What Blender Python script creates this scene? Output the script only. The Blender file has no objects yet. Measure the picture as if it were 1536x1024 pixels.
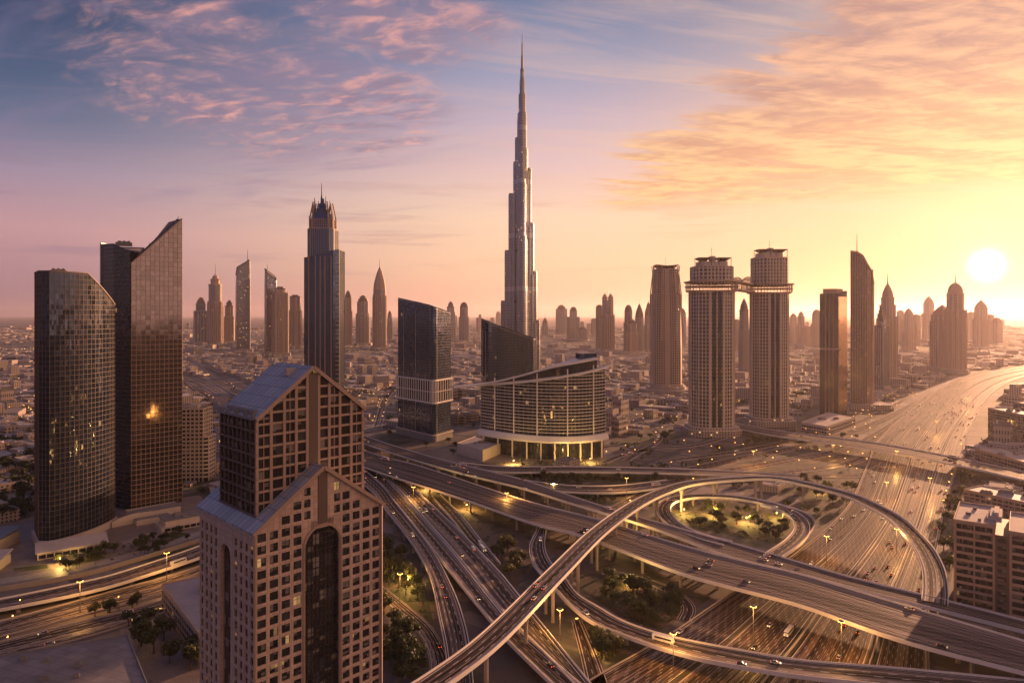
import bpy, math, random
import numpy as np
from mathutils import Vector, Matrix

random.seed(11)
RS = np.random.RandomState(5)
S = bpy.context.scene
COL = S.collection
R = math.radians

# ------------------------------------------------------------------ camera, world, sun, exposure
F, H, CX, HV = 1024.0, 180.0, 768.0, 472.0        # focal length in photo pixels, eye height (m), centre column, horizon row
cam = bpy.data.objects.new('camera', bpy.data.cameras.new('camera'))
COL.objects.link(cam)
cam.location = (0, 0, H)
cam.rotation_euler = (R(90), 0, 0)
cam.data.sensor_width = 36.0
cam.data.lens = 24.0
cam.data.shift_y = -40.0 / 1536.0
cam.data.clip_start = 1.0
cam.data.clip_end = 200000.0
S.camera = cam

S.view_settings.view_transform = 'Standard'
S.view_settings.look = 'None'
S.view_settings.gamma = 1.0
S.view_settings.use_curve_mapping = False
S.view_settings.exposure = 0.8
cy = S.cycles
cy.use_denoising = True
cy.max_bounces = 6
cy.diffuse_bounces = 2
cy.glossy_bounces = 3
cy.transmission_bounces = 2
cy.volume_bounces = 1
cy.caustics_reflective = False
cy.caustics_refractive = False
cy.sample_clamp_indirect = 4.0
cy.sample_clamp_direct = 0.0

SUN_AZ, SUN_EL = R(42), R(7.5)                       # direction the light comes from (right of straight ahead)
DISC_AZ, DISC_EL = math.atan((1480 - CX) / F), math.atan((HV - 398) / math.hypot(F, 1480 - CX))

sl = bpy.data.lights.new('sun', 'SUN')
sl.energy = 5.0
sl.angle = R(0.6)
sl.color = (1.0, 0.50, 0.26)
sun = bpy.data.objects.new('sun', sl)
COL.objects.link(sun)
sd = Vector((math.sin(SUN_AZ) * math.cos(SUN_EL), math.cos(SUN_AZ) * math.cos(SUN_EL), math.sin(SUN_EL)))
sun.rotation_euler = sd.to_track_quat('Z', 'Y').to_euler()
sun.location = (2000, 1000, 1500)

HAZE_DENSITY = 0.000022
HAZE_COLOR = (0.96, 0.85, 0.88)
HAZE_G = 0.60


def lin(c):
    return tuple(((x / 255.0) / 12.92 if x / 255.0 <= 0.04045 else ((x / 255.0 + 0.055) / 1.055) ** 2.4) for x in c)


class NT:
    """short hand for building node trees"""
    def __init__(self, tree):
        self.t = tree
        self.t.nodes.clear()

    def n(self, typ, props=None, **ins):
        nd = self.t.nodes.new(typ)
        for k, v in (props or {}).items():
            setattr(nd, k, v)
        for k, v in ins.items():
            key = int(k[1:]) if k[0] == 'i' and k[1:].isdigit() else k.replace('_', ' ')
            self.set(nd.inputs[key], v)
        return nd

    def set(self, sock, v):
        if hasattr(v, 'is_output'):
            self.t.links.new(v, sock)
        elif isinstance(v, (tuple, list)) and len(v) == 3 and sock.type == 'RGBA':
            sock.default_value = (*v, 1)
        else:
            sock.default_value = v

    def m(self, op, a, b=None, c=None, clamp=False):
        nd = self.t.nodes.new('ShaderNodeMath')
        nd.operation = op
        nd.use_clamp = clamp
        for i, v in enumerate((a, b, c)):
            if v is not None:
                self.set(nd.inputs[i], v)
        return nd.outputs[0]

    def vm(self, op, a, b=None, scale=None):
        nd = self.t.nodes.new('ShaderNodeVectorMath')
        nd.operation = op
        self.set(nd.inputs[0], a)
        if b is not None:
            self.set(nd.inputs[1], b)
        if scale is not None:
            self.set(nd.inputs[3], scale)
        return nd.outputs[1] if op in ('DOT_PRODUCT', 'LENGTH') else nd.outputs[0]

    def mix(self, f, a, b, mode='MIX'):
        nd = self.t.nodes.new('ShaderNodeMix')
        nd.data_type = 'RGBA'
        nd.blend_type = mode
        self.set(nd.inputs[0], f)
        self.set(nd.inputs[6], a)
        self.set(nd.inputs[7], b)
        return nd.outputs[2]

    def ramp(self, f, stops, interp='LINEAR'):
        nd = self.t.nodes.new('ShaderNodeValToRGB')
        cr = nd.color_ramp
        cr.interpolation = interp
        while len(cr.elements) < len(stops):
            cr.elements.new(0.5)
        for e, (p, c) in zip(cr.elements, stops):
            e.position = p
            e.color = (*c, 1) if not isinstance(c, (int, float)) else (c, c, c, 1)
        self.set(nd.inputs[0], f)
        return nd.outputs[0]

    def smooth(self, x, a, b):
        nd = self.t.nodes.new('ShaderNodeMapRange')
        nd.interpolation_type = 'SMOOTHSTEP'
        self.set(nd.inputs[0], x)
        self.set(nd.inputs[1], a)
        self.set(nd.inputs[2], b)
        nd.inputs[3].default_value = 0
        nd.inputs[4].default_value = 1
        return nd.outputs[0]

    def noise(self, vec, scale, detail=4, rough=0.55, dist=0.0):
        return self.n('ShaderNodeTexNoise', None, Vector=vec, Scale=scale, Detail=detail, Roughness=rough, Distortion=dist).outputs[0]

    def xyz(self, v):
        return self.n('ShaderNodeSeparateXYZ', None, i0=v).outputs

    def comb(self, x, y, z=0.0):
        return self.n('ShaderNodeCombineXYZ', None, i0=x, i1=y, i2=z).outputs[0]


# world: dusk sky with cloud layers (graded by direction) plus a little Nishita air light
W = bpy.data.worlds.new('World')
S.world = W
W.use_nodes = True


def build_world():
    g = NT(W.node_tree)
    tc = g.n('ShaderNodeTexCoord').outputs['Generated']
    d = g.vm('NORMALIZE', tc)
    x, y, z = g.xyz(d)
    el = g.m('MULTIPLY', g.m('ARCSINE', z), 180 / math.pi)
    az = g.m('MULTIPLY', g.m('ARCTAN2', x, y), 180 / math.pi)
    f = g.m('DIVIDE', el, 45.0, clamp=True)

    def rp(lst):
        return g.ramp(f, [(e / 45.0, lin(c)) for e, c in lst])
    left = rp([(0, (150, 116, 130)), (2.5, (172, 128, 142)), (6, (200, 150, 156)), (10, (160, 140, 162)), (13, (104, 112, 142)), (16.5, (60, 86, 122)), (20.5, (42, 66, 102)), (32, (44, 66, 106)), (45, (36, 62, 118))])
    mid = rp([(0, (240, 172, 146)), (4, (255, 204, 164)), (8, (255, 214, 180)), (12, (232, 194, 190)), (16, (198, 178, 194)), (20, (148, 154, 184)), (24.7, (96, 120, 160)), (33, (62, 88, 130)), (45, (38, 64, 120))])
    right = rp([(0, (238, 150, 92)), (3.2, (242, 182, 122)), (6.4, (244, 192, 140)), (10, (244, 190, 144)), (13, (244, 196, 142)), (16.5, (226, 178, 146)), (20.5, (176, 158, 160)), (32, (96, 106, 140)), (45, (42, 66, 118))])
    back = rp([(0, (156, 124, 128)), (6, (152, 126, 142)), (12, (112, 114, 148)), (20, (66, 92, 142)), (45, (40, 68, 124))])
    base = g.mix(g.smooth(az, -38.0, 4.0), left, mid)
    base = g.mix(g.smooth(az, 2.0, 34.0), base, right)
    base = g.mix(g.smooth(az, 118.0, 165.0), base, back)
    base = g.mix(g.smooth(az, -46.0, -85.0), base, back)

    sky_fill = g.m('MULTIPLY', g.m('MULTIPLY', g.smooth(az, 50.0, 92.0), g.smooth(az, 160.0, 122.0)), g.smooth(el, 27.0, 6.0))  # added bright sky out of view: warm fill for camera-facing walls
    base = g.mix(sky_fill, base, (2.1, 1.30, 1.05))
    # clouds live on a flat layer: direction projected to a plane
    zz = g.m('ADD', g.m('MAXIMUM', z, 0.0), 0.06)
    px, py = g.m('DIVIDE', x, zz), g.m('DIVIDE', y, zz)
    # streak axis runs down to the right on the left side, up to the right on the right side
    P = g.comb(px, g.m('MULTIPLY', py, 1.0), 0.0)
    rot = g.n('ShaderNodeVectorRotate', {'rotation_type': 'Z_AXIS'}, Vector=P, Angle=R(24)).outputs[0]
    stretched = g.vm('MULTIPLY', rot, (0.62, 1.25, 1.0))
    big = g.noise(stretched, 1.1, 7, 0.6, 0.35)
    puff = g.noise(g.vm('MULTIPLY', rot, (0.85, 1.5, 1.0)), 7.5, 6, 0.6, 0.5)
    cells = g.noise(stretched, 3.2, 8, 0.68, 0.2)
    # thin streaks over the whole upper sky
    rot2 = g.n('ShaderNodeVectorRotate', {'rotation_type': 'Z_AXIS'}, Vector=P, Angle=R(-14)).outputs[0]
    cir = g.noise(g.vm('MULTIPLY', rot2, (0.35, 2.2, 1.0)), 1.7, 7, 0.62, 0.9)
    cir_m = g.m('MULTIPLY', g.smooth(g.m('ADD', g.m('MULTIPLY', cir, 0.7), g.m('MULTIPLY', big, 0.3)), 0.46, 0.66), g.smooth(el, 4.5, 9.0))
    out = g.mix(g.m('MULTIPLY', cir_m, g.m('ADD', 0.12, g.m('MULTIPLY', g.smooth(az, -22.0, 12.0), 0.33))), base, g.mix(g.smooth(az, -34, 22), lin((196, 146, 164)), lin((250, 204, 172))))
    mauve = g.m('MULTIPLY', g.smooth(g.noise(g.vm('MULTIPLY', rot, (0.4, 1.6, 1.0)), 1.3, 6, 0.6, 0.5), 0.50, 0.68), g.smooth(az, 4.0, -14.0))
    out = g.mix(g.m('MULTIPLY', g.m('MULTIPLY', mauve, 0.40), g.smooth(el, 6.0, 10.0)), out, lin((136, 120, 152)))
    # left field of small pink puffs
    a1 = g.m('DIVIDE', g.m('ADD', az, 20.0), 17.0)
    e1 = g.m('DIVIDE', g.m('SUBTRACT', el, g.m('ADD', 17.6, g.m('MULTIPLY', g.m('ADD', az, 20.0), -0.10))), 6.6)
    m1 = g.m('SUBTRACT', 1.0, g.m('ADD', g.m('MULTIPLY', a1, a1), g.m('MULTIPLY', e1, e1)), clamp=True)
    a2 = g.m('DIVIDE', g.m('ADD', az, 9.0), 11.0)
    e2 = g.m('DIVIDE', g.m('SUBTRACT', el, 22.5), 3.6)
    m2 = g.m('SUBTRACT', 1.0, g.m('ADD', g.m('MULTIPLY', a2, a2), g.m('MULTIPLY', e2, e2)), clamp=True)
    mL = g.m('MAXIMUM', m1, m2)
    warp = g.n('ShaderNodeTexNoise', None, Vector=P, Scale=0.9, Detail=3).outputs['Color']
    rotw = g.vm('ADD', rot, g.vm('SCALE', warp, scale=1.1))
    puffs = g.m('ADD', g.m('MULTIPLY', g.noise(g.vm('MULTIPLY', rotw, (0.8, 1.25, 1.0)), 9.0, 7, 0.62, 0.3), 0.42), g.m('MULTIPLY', g.noise(g.vm('MULTIPLY', rotw, (0.7, 1.3, 1.0)), 2.4, 7, 0.62, 0.4), 0.58))
    body = g.m('MULTIPLY', g.smooth(g.m('ADD', g.m('MULTIPLY', big, 0.7), g.m('MULTIPLY', mL, 0.28)), 0.42, 0.72), g.smooth(mL, 0.0, 0.5))
    out = g.mix(g.m('MULTIPLY', body, 0.38), out, lin((128, 116, 148)))
    dens_l = g.smooth(g.m('ADD', puffs, g.m('MULTIPLY', mL, 0.15)), 0.50, 0.74)
    dens_l = g.m('MULTIPLY', dens_l, g.smooth(mL, 0.0, 0.6))
    col_l = g.mix(g.smooth(puff, 0.42, 0.66), lin((146, 124, 146)), lin((244, 172, 158)))
    out = g.mix(g.m('MULTIPLY', dens_l, 0.85), out, col_l)
    # right bank: a broad sheet, edge rising to the upper right
    top = g.m('ADD', g.m('ADD', 7.0, g.m('MULTIPLY', g.m('SUBTRACT', az, 6.0), 0.64)), g.m('MULTIPLY', g.m('SUBTRACT', cir, 0.36), 20.0))
    mR = g.m('MULTIPLY', g.smooth(g.m('SUBTRACT', top, el), -3.4, 4.6), g.smooth(el, 7.6, 10.6))
    mR = g.m('MULTIPLY', mR, g.smooth(az, 2.0, 12.0))
    str_r = g.noise(g.vm('MULTIPLY', rot2, (0.5, 1.7, 1.0)), 2.6, 8, 0.66, 0.5)
    mixr = g.m('ADD', g.m('MULTIPLY', str_r, 0.6), g.m('MULTIPLY', big, 0.4))
    dens_r = g.m('MULTIPLY', g.smooth(g.m('ADD', mixr, g.m('MULTIPLY', mR, 0.26)), 0.48, 0.72), g.smooth(mR, 0.0, 0.4))
    lit_r = g.mix(g.smooth(el, 9.0, 20.0), lin((255, 206, 136)), lin((240, 180, 142)))
    sh_r = g.mix(g.smooth(el, 9.0, 20.0), lin((222, 152, 102)), lin((170, 126, 122)))
    col_r = g.mix(g.smooth(g.m('ADD', g.m('MULTIPLY', str_r, 0.65), g.m('MULTIPLY', puff, 0.35)), 0.40, 0.60), sh_r, lit_r)
    out = g.mix(g.m('MULTIPLY', dens_r, 0.88), out, col_r)
    # thin bars low down
    bars = g.n('ShaderNodeTexNoise', None, Vector=g.comb(g.m('MULTIPLY', az, 0.05), g.m('MULTIPLY', el, 0.62), 3.3), Scale=1.6, Detail=5, Roughness=0.55).outputs[0]
    bm = g.m('MULTIPLY', g.smooth(bars, 0.54, 0.68), g.m('MULTIPLY', g.smooth(el, 2.0, 4.5), g.smooth(el, 13.5, 8.0)))
    out = g.mix(g.m('MULTIPLY', bm, 0.40), out, g.mix(g.smooth(az, -30, 25), lin((146, 116, 140)), lin((240, 180, 132))))
    # low sun: disc and the glow round it
    sv = (math.sin(DISC_AZ) * math.cos(DISC_EL), math.cos(DISC_AZ) * math.cos(DISC_EL), math.sin(DISC_EL))
    ang = g.m('MULTIPLY', g.m('ARCCOSINE', g.m('MINIMUM', g.vm('DOT_PRODUCT', d, sv), 1.0)), 180 / math.pi)
    core = g.m('MULTIPLY', g.m('POWER', g.smooth(ang, 2.1, 0.0), 3.0), 5.0)
    glow = g.m('EXPONENT', g.m('MULTIPLY', ang, -0.33))
    wide = g.m('EXPONENT', g.m('MULTIPLY', ang, -0.10))
    add = g.vm('ADD', g.vm('SCALE', (1.0, 0.92, 0.70), scale=core), g.vm('SCALE', (1.0, 0.70, 0.42), scale=g.m('MULTIPLY', glow, 0.38)))
    add = g.vm('ADD', add, g.vm('SCALE', (1.0, 0.62, 0.22), scale=g.m('MULTIPLY', wide, 0.06)))
    out = g.vm('ADD', out, add)
    # below the horizon: dull ground colour
    out = g.mix(g.smooth(el, 0.0, -1.5), out, lin((120, 96, 96)))
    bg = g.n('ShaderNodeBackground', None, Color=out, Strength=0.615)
    sky = g.n('ShaderNodeTexSky', {'sky_type': 'NISHITA', 'sun_disc': False, 'sun_elevation': SUN_EL, 'sun_rotation': SUN_AZ})
    bg2 = g.n('ShaderNodeBackground', None, Color=sky.outputs[0], Strength=0.05)
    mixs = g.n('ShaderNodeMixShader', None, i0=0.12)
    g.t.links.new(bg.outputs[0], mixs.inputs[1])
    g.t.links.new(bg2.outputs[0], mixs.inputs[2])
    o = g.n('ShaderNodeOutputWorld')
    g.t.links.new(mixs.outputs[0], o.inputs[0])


build_world()
W.cycles.sampling_method = 'MANUAL'
W.cycles.sample_map_resolution = 1024

# ------------------------------------------------------------------ placing helpers


def gp(u, v, z=0.0):
    """point at height z seen at photo pixel (u, v)"""
    d = F * (H - z) / (v - HV)
    return Vector(((u - CX) / F * d, d, z))


def zat(v, d):
    return H - (v - HV) * d / F


def xat(u, d):
    return (u - CX) / F * d


def dist(vb):
    return F * H / (vb - HV)


# ------------------------------------------------------------------ mesh builder and object helpers
class MB:
    def __init__(self):
        self.v, self.f, self.mi, self.uv = [], [], [], []

    def face(self, pts, mat=0, uv=None):
        i = len(self.v)
        self.v += [tuple(p) for p in pts]
        self.f.append(tuple(range(i, i + len(pts))))
        self.mi.append(mat)
        self.uv.append(uv if uv else [(p[0] + p[1] * 0.37, p[2] if abs(pts[0][2] - pts[2][2]) > 1e-3 else p[1]) for p in pts])

    def mesh(self, verts, faces, mat=0, uvs=None):
        """welded set of faces"""
        i = len(self.v)
        self.v += [tuple(p) for p in verts]
        for k, fc in enumerate(faces):
            self.f.append(tuple(i + j for j in fc))
            self.mi.append(mat if isinstance(mat, int) else mat[k])
            self.uv.append(uvs[k] if uvs else [(verts[j][0] + verts[j][1] * 0.37, verts[j][2]) for j in fc])

    def box(self, c, s, mat=0, ang=0.0, open_bottom=False):
        """box centred at c (x, y, z of its BASE), size s, turned by ang about z"""
        ca, sa = math.cos(ang), math.sin(ang)
        ex, ey = (ca * s[0] / 2, sa * s[0] / 2), (-sa * s[1] / 2, ca * s[1] / 2)
        p = [(c[0] + a * ex[0] + b * ey[0], c[1] + a * ex[1] + b * ey[1]) for a, b in ((-1, -1), (1, -1), (1, 1), (-1, 1))]
        self.prism(p, c[2], c[2] + s[2], mat, mat, bottom=not open_bottom)

    def prism(self, poly, z0, z1, mat=0, top=None, bottom=False, tops=None):
        n = len(poly)
        tz = tops if tops else [z1] * n
        vs = [(p[0], p[1], z0) for p in poly] + [(p[0], p[1], t) for p, t in zip(poly, tz)]
        fs, uvs, ms = [], [], []
        per = 0.0
        for i in range(n):
            j = (i + 1) % n
            L = math.hypot(poly[j][0] - poly[i][0], poly[j][1] - poly[i][1])
            fs.append((i, j, n + j, n + i))
            uvs.append([(per, z0), (per + L, z0), (per + L, tz[j]), (per, tz[i])])
            ms.append(mat)
            per += L
        fs.append(tuple(range(n, 2 * n)))
        uvs.append([(p[0], p[1]) for p in poly])
        ms.append(mat if top is None else top)
        if bottom:
            fs.append(tuple(range(n - 1, -1, -1)))
            uvs.append([(p[0], p[1]) for p in reversed(poly)])
            ms.append(mat)
        self.mesh(vs, fs, ms, uvs)

    def loft(self, rings, mat=0, top=None, cap=True, base=False):
        """rings: equal-length loops of 3-D points"""
        n = len(rings[0])
        vs = [p for r in rings for p in r]
        fs, uvs, ms = [], [], []
        per = [0.0]
        big = max(rings, key=lambda r: (Vector(r[0]) - Vector(r[n // 2])).length)
        for i in range(n):
            per.append(per[-1] + (Vector(big[(i + 1) % n]) - Vector(big[i])).length)
        for k in range(len(rings) - 1):
            for i in range(n):
                j = (i + 1) % n
                fs.append((k * n + i, k * n + j, (k + 1) * n + j, (k + 1) * n + i))
                uvs.append([(per[i], rings[k][i][2]), (per[i + 1], rings[k][j][2]), (per[i + 1], rings[k + 1][j][2]), (per[i], rings[k + 1][i][2])])
                ms.append(mat)
        if cap:
            b = (len(rings) - 1) * n
            fs.append(tuple(range(b, b + n)))
            uvs.append([(p[0], p[1]) for p in rings[-1]])
            ms.append(mat if top is None else top)
        if base:
            fs.append(tuple(range(n - 1, -1, -1)))
            uvs.append([(p[0], p[1]) for p in reversed(rings[0])])
            ms.append(mat)
        self.mesh(vs, fs, ms, uvs)

    def bar(self, a, b, w, h=None, mat=0):
        """square bar from a to b"""
        a, b = Vector(a), Vector(b)
        d = (b - a)
        if d.length < 1e-6:
            return
        d.normalize()
        up = Vector((0, 0, 1)) if abs(d.z) < 0.95 else Vector((0, 1, 0))
        s = d.cross(up).normalized()
        t = s.cross(d).normalized()
        h = h or w
        r = [[p + s * (i * w / 2) + t * (j * h / 2) for i, j in ((-1, -1), (1, -1), (1, 1), (-1, 1))] for p in (a, b)]
        self.loft(r, mat, mat, True, True)

    def build(self, name, mats, parent=None, offset=None, smooth=False):
        me = bpy.data.meshes.new(name)
        off = offset if offset is not None else (parent.matrix_world.translation.copy() if parent is not None else Vector((0, 0, 0)))
        if parent is not None and offset is None:
            off = world_loc(parent)
        ox, oy, oz = off
        me.from_pydata([(p[0] - ox, p[1] - oy, p[2] - oz) for p in self.v], [], self.f)
        if not isinstance(mats, (list, tuple)):
            mats = [mats]
        for m_ in mats:
            me.materials.append(m_)
        if len(mats) > 1:
            me.polygons.foreach_set('material_index', self.mi)
        ul = me.uv_layers.new(name='UVMap')
        flat = [c for face in self.uv for q in face for c in q]
        ul.data.foreach_set('uv', flat)
        if smooth:
            me.polygons.foreach_set('use_smooth', [True] * len(me.polygons))
        me.update()
        o = bpy.data.objects.new(name, me)
        COL.objects.link(o)
        if parent is not None:
            o.parent = parent
        else:
            o.location = off
        return o


LOCS = {}


def world_loc(o):
    p = Vector((0, 0, 0))
    while o is not None:
        p = p + Vector(o.location)
        o = o.parent
    return p


def tag(o, label, cat, group=None, kind=None):
    if label:
        o['label'] = label
    if cat:
        o['category'] = cat
    if group:
        o['group'] = group
    if kind:
        o['kind'] = kind
    return o


def thing(name, label, cat, loc=(0, 0, 0), group=None, kind=None):
    o = bpy.data.objects.new(name, None)
    o.location = loc
    COL.objects.link(o)
    return tag(o, label, cat, group, kind)


def copy_tree(o, parent=None):
    c = o.copy()
    COL.objects.link(c)
    if parent is not None:
        c.parent = parent
    for ch in list(o.children):
        copy_tree(ch, c)
    return c


def circle(cx, cy_, r, n, z=None, ry=None, a0=0.0):
    ry = ry or r
    pts = [(cx + r * math.cos(a0 + 2 * math.pi * i / n), cy_ + ry * math.sin(a0 + 2 * math.pi * i / n)) for i in range(n)]
    return pts if z is None else [(p[0], p[1], z) for p in pts]


def spline(pts, step):
    """Catmull-Rom through 3-D points, resampled about every step metres"""
    P = [np.array(p, float) for p in pts]
    P = [2 * P[0] - P[1]] + P + [2 * P[-1] - P[-2]]
    out = []
    for i in range(1, len(P) - 2):
        p0, p1, p2, p3 = P[i - 1:i + 3]
        n = max(4, int(np.linalg.norm(p2 - p1) / 3.0))
        for k in range(n):
            t = k / n
            out.append(0.5 * ((2 * p1) + (-p0 + p2) * t + (2 * p0 - 5 * p1 + 4 * p2 - p3) * t * t + (-p0 + 3 * p1 - 3 * p2 + p3) * t ** 3))
    out.append(P[-2])
    A = np.array(out)
    s = np.concatenate([[0], np.cumsum(np.linalg.norm(np.diff(A, axis=0), axis=1))])
    n = max(3, int(s[-1] / step) + 1)
    q = np.linspace(0, s[-1], n)
    return np.stack([np.interp(q, s, A[:, k]) for k in range(3)], 1)


def resample(A, n):
    s = np.concatenate([[0], np.cumsum(np.linalg.norm(np.diff(A, axis=0), axis=1))])
    q = np.linspace(0, s[-1], n)
    return np.stack([np.interp(q, s, A[:, k]) for k in range(3)], 1)


# ------------------------------------------------------------------ materials
def new_mat(name):
    m_ = bpy.data.materials.new(name)
    m_.use_nodes = True
    g = NT(m_.node_tree)
    out = g.n('ShaderNodeOutputMaterial')
    return m_, g, out


def finish(g, out, shader):
    g.t.links.new(shader, out.inputs[0])


def concrete(name, col, rough=0.75, var=0.22, scale=0.12, streak=True, metal=0.0, bump=0.15):
    m_, g, out = new_mat(name)
    pos = g.n('ShaderNodeNewGeometry').outputs['Position']
    n1 = g.noise(pos, scale, 5, 0.6)
    n2 = g.noise(g.vm('MULTIPLY', pos, (0.9, 0.9, 0.06)) if streak else pos, scale * 5, 4, 0.6)
    k = g.m('ADD', g.m('MULTIPLY', g.m('SUBTRACT', n1, 0.5), var * 2), g.m('MULTIPLY', g.m('SUBTRACT', n2, 0.5), var * 1.6))
    k = g.m('ADD', 1.0, k)
    c = g.vm('SCALE', col, scale=k)
    bp = g.n('ShaderNodeBump', None, Strength=bump, Distance=0.3, Height=g.noise(pos, 1.3, 5, 0.65))
    b = g.n('ShaderNodeBsdfPrincipled', None, Base_Color=c, Roughness=rough, Metallic=metal, Normal=bp.outputs[0])
    finish(g, out, b.outputs[0])
    return m_


def pane_normal(g, uv, pu, pv, tilt):
    x, y, _ = g.xyz(uv)
    oi_ = g.m('FLOOR', g.m('MULTIPLY', g.n('ShaderNodeObjectInfo').outputs['Random'], 400.0))
    cx_, cy_ = g.m('ADD', g.m('FLOOR', g.m('DIVIDE', x, pu)), oi_), g.m('FLOOR', g.m('DIVIDE', y, pv))
    wn = g.n('ShaderNodeTexWhiteNoise', {'noise_dimensions': '2D'}, Vector=g.comb(cx_, cy_))
    nv = g.vm('SCALE', g.vm('SUBTRACT', wn.outputs['Color'], (0.5, 0.5, 0.5)), scale=tilt)
    wob = g.n('ShaderNodeTexNoise', None, Vector=uv, Scale=0.07, Detail=3).outputs['Color']
    nv = g.vm('ADD', nv, g.vm('SCALE', g.vm('SUBTRACT', wob, (0.5, 0.5, 0.5)), scale=tilt * 1.5))
    nrm = g.n('ShaderNodeNewGeometry').outputs['Normal']
    return g.vm('NORMALIZE', g.vm('ADD', nrm, nv)), wn.outputs['Value'], cx_, cy_


def glass(name, refl, dark=(0.012, 0.014, 0.018), pu=1.5, pv=3.6, tilt=0.05, rough=0.07, mirror=0.5, lit=0.012, lit_col=(1.0, 0.55, 0.2), lit_str=0.3, var=0.45, blinds=0.0):
    """reflective curtain-wall glass: every pane leans a hair differently, some show blinds, a few rooms are lit"""
    m_, g, out = new_mat(name)
    uv = g.n('ShaderNodeUVMap').outputs[0]
    nrm, rnd, cx_, cy_ = pane_normal(g, uv, pu, pv, tilt)
    tint = g.mix(rnd, tuple(c * (1 - var) for c in refl), refl)
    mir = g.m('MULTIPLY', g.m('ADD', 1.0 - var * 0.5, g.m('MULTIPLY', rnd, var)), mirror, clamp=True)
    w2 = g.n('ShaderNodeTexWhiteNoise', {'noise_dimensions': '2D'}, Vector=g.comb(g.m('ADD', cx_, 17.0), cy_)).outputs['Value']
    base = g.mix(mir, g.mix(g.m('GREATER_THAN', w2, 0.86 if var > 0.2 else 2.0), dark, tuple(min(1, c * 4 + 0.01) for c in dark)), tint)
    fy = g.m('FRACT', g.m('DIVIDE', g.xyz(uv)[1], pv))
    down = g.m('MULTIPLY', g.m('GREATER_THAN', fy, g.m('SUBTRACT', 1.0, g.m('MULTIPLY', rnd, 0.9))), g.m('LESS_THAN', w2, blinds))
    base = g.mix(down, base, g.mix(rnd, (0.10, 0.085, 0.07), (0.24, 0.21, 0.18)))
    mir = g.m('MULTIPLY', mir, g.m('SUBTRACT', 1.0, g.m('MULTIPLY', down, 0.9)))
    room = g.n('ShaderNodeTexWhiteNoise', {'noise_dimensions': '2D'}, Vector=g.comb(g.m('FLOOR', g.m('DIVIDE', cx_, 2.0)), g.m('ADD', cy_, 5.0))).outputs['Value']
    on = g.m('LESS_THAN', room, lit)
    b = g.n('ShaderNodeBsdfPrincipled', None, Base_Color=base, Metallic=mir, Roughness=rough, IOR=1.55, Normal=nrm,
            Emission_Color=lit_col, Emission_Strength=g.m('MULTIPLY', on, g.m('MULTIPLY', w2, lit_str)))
    finish(g, out, b.outputs[0])
    m_.cycles.emission_sampling = 'NONE'
    return m_


def facade(name, wall, refl, bay=3.2, floor=3.8, wf=0.62, hf=0.6, wall_rough=0.6, wall_metal=0.0, mirror=0.35, lit=0.01, stripe=0.0, stripe_n=5.0, band=0, dark=(0.02, 0.022, 0.026)):
    """masonry or metal wall with a grid of windows laid out in metres along the wall"""
    m_, g, out = new_mat(name)
    uv = g.n('ShaderNodeUVMap').outputs[0]
    x, y, _ = g.xyz(uv)
    u_, v_ = g.m('DIVIDE', x, bay), g.m('DIVIDE', y, floor)
    cu, cv = g.m('FLOOR', u_), g.m('FLOOR', v_)
    win = g.m('MULTIPLY', g.m('LESS_THAN', g.m('FRACT', u_), wf), g.m('LESS_THAN', g.m('FRACT', v_), hf))
    if stripe > 0:      # continuous piers between groups of bays
        grp = g.m('FRACT', g.m('DIVIDE', cu, stripe_n))
        win = g.m('MULTIPLY', win, g.m('GREATER_THAN', grp, stripe))
    if band:            # plant floors without windows
        win = g.m('MULTIPLY', win, g.m('GREATER_THAN', g.m('FRACT', g.m('DIVIDE', g.m('ADD', cv, 3.0), float(band))), 0.06))
    nrm, rnd, a_, b_ = pane_normal(g, uv, bay, floor, 0.05)
    pos = g.n('ShaderNodeNewGeometry').outputs['Position']
    k = g.m('ADD', 0.72, g.m('MULTIPLY', g.noise(g.vm('MULTIPLY', pos, (1, 1, 0.25)), 0.03, 5, 0.6), 0.56))
    oi = g.n('ShaderNodeObjectInfo').outputs['Random']
    k = g.m('MULTIPLY', k, g.m('ADD', 0.88, g.m('MULTIPLY', oi, 0.24)))
    wc = g.vm('SCALE', wall, scale=k)
    wb = g.n('ShaderNodeBsdfPrincipled', None, Base_Color=wc, Roughness=wall_rough, Metallic=wall_metal)
    room = g.n('ShaderNodeTexWhiteNoise', {'noise_dimensions': '3D'}, Vector=g.comb(cu, cv, oi)).outputs['Value']
    gb = g.n('ShaderNodeBsdfPrincipled', None, Base_Color=g.mix(g.m('MULTIPLY', rnd, mirror * 2, clamp=True), dark, refl),
             Metallic=g.m('MULTIPLY', rnd, mirror * 2, clamp=True), Roughness=0.12, Normal=nrm,
             Emission_Color=(1, 0.55, 0.2), Emission_Strength=g.m('MULTIPLY', g.m('LESS_THAN', room, lit), 0.8))
    mx = g.n('ShaderNodeMixShader', None, i0=win)
    g.t.links.new(wb.outputs[0], mx.inputs[1])
    g.t.links.new(gb.outputs[0], mx.inputs[2])
    finish(g, out, mx.outputs[0])
    m_.cycles.emission_sampling = 'NONE'
    return m_


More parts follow.
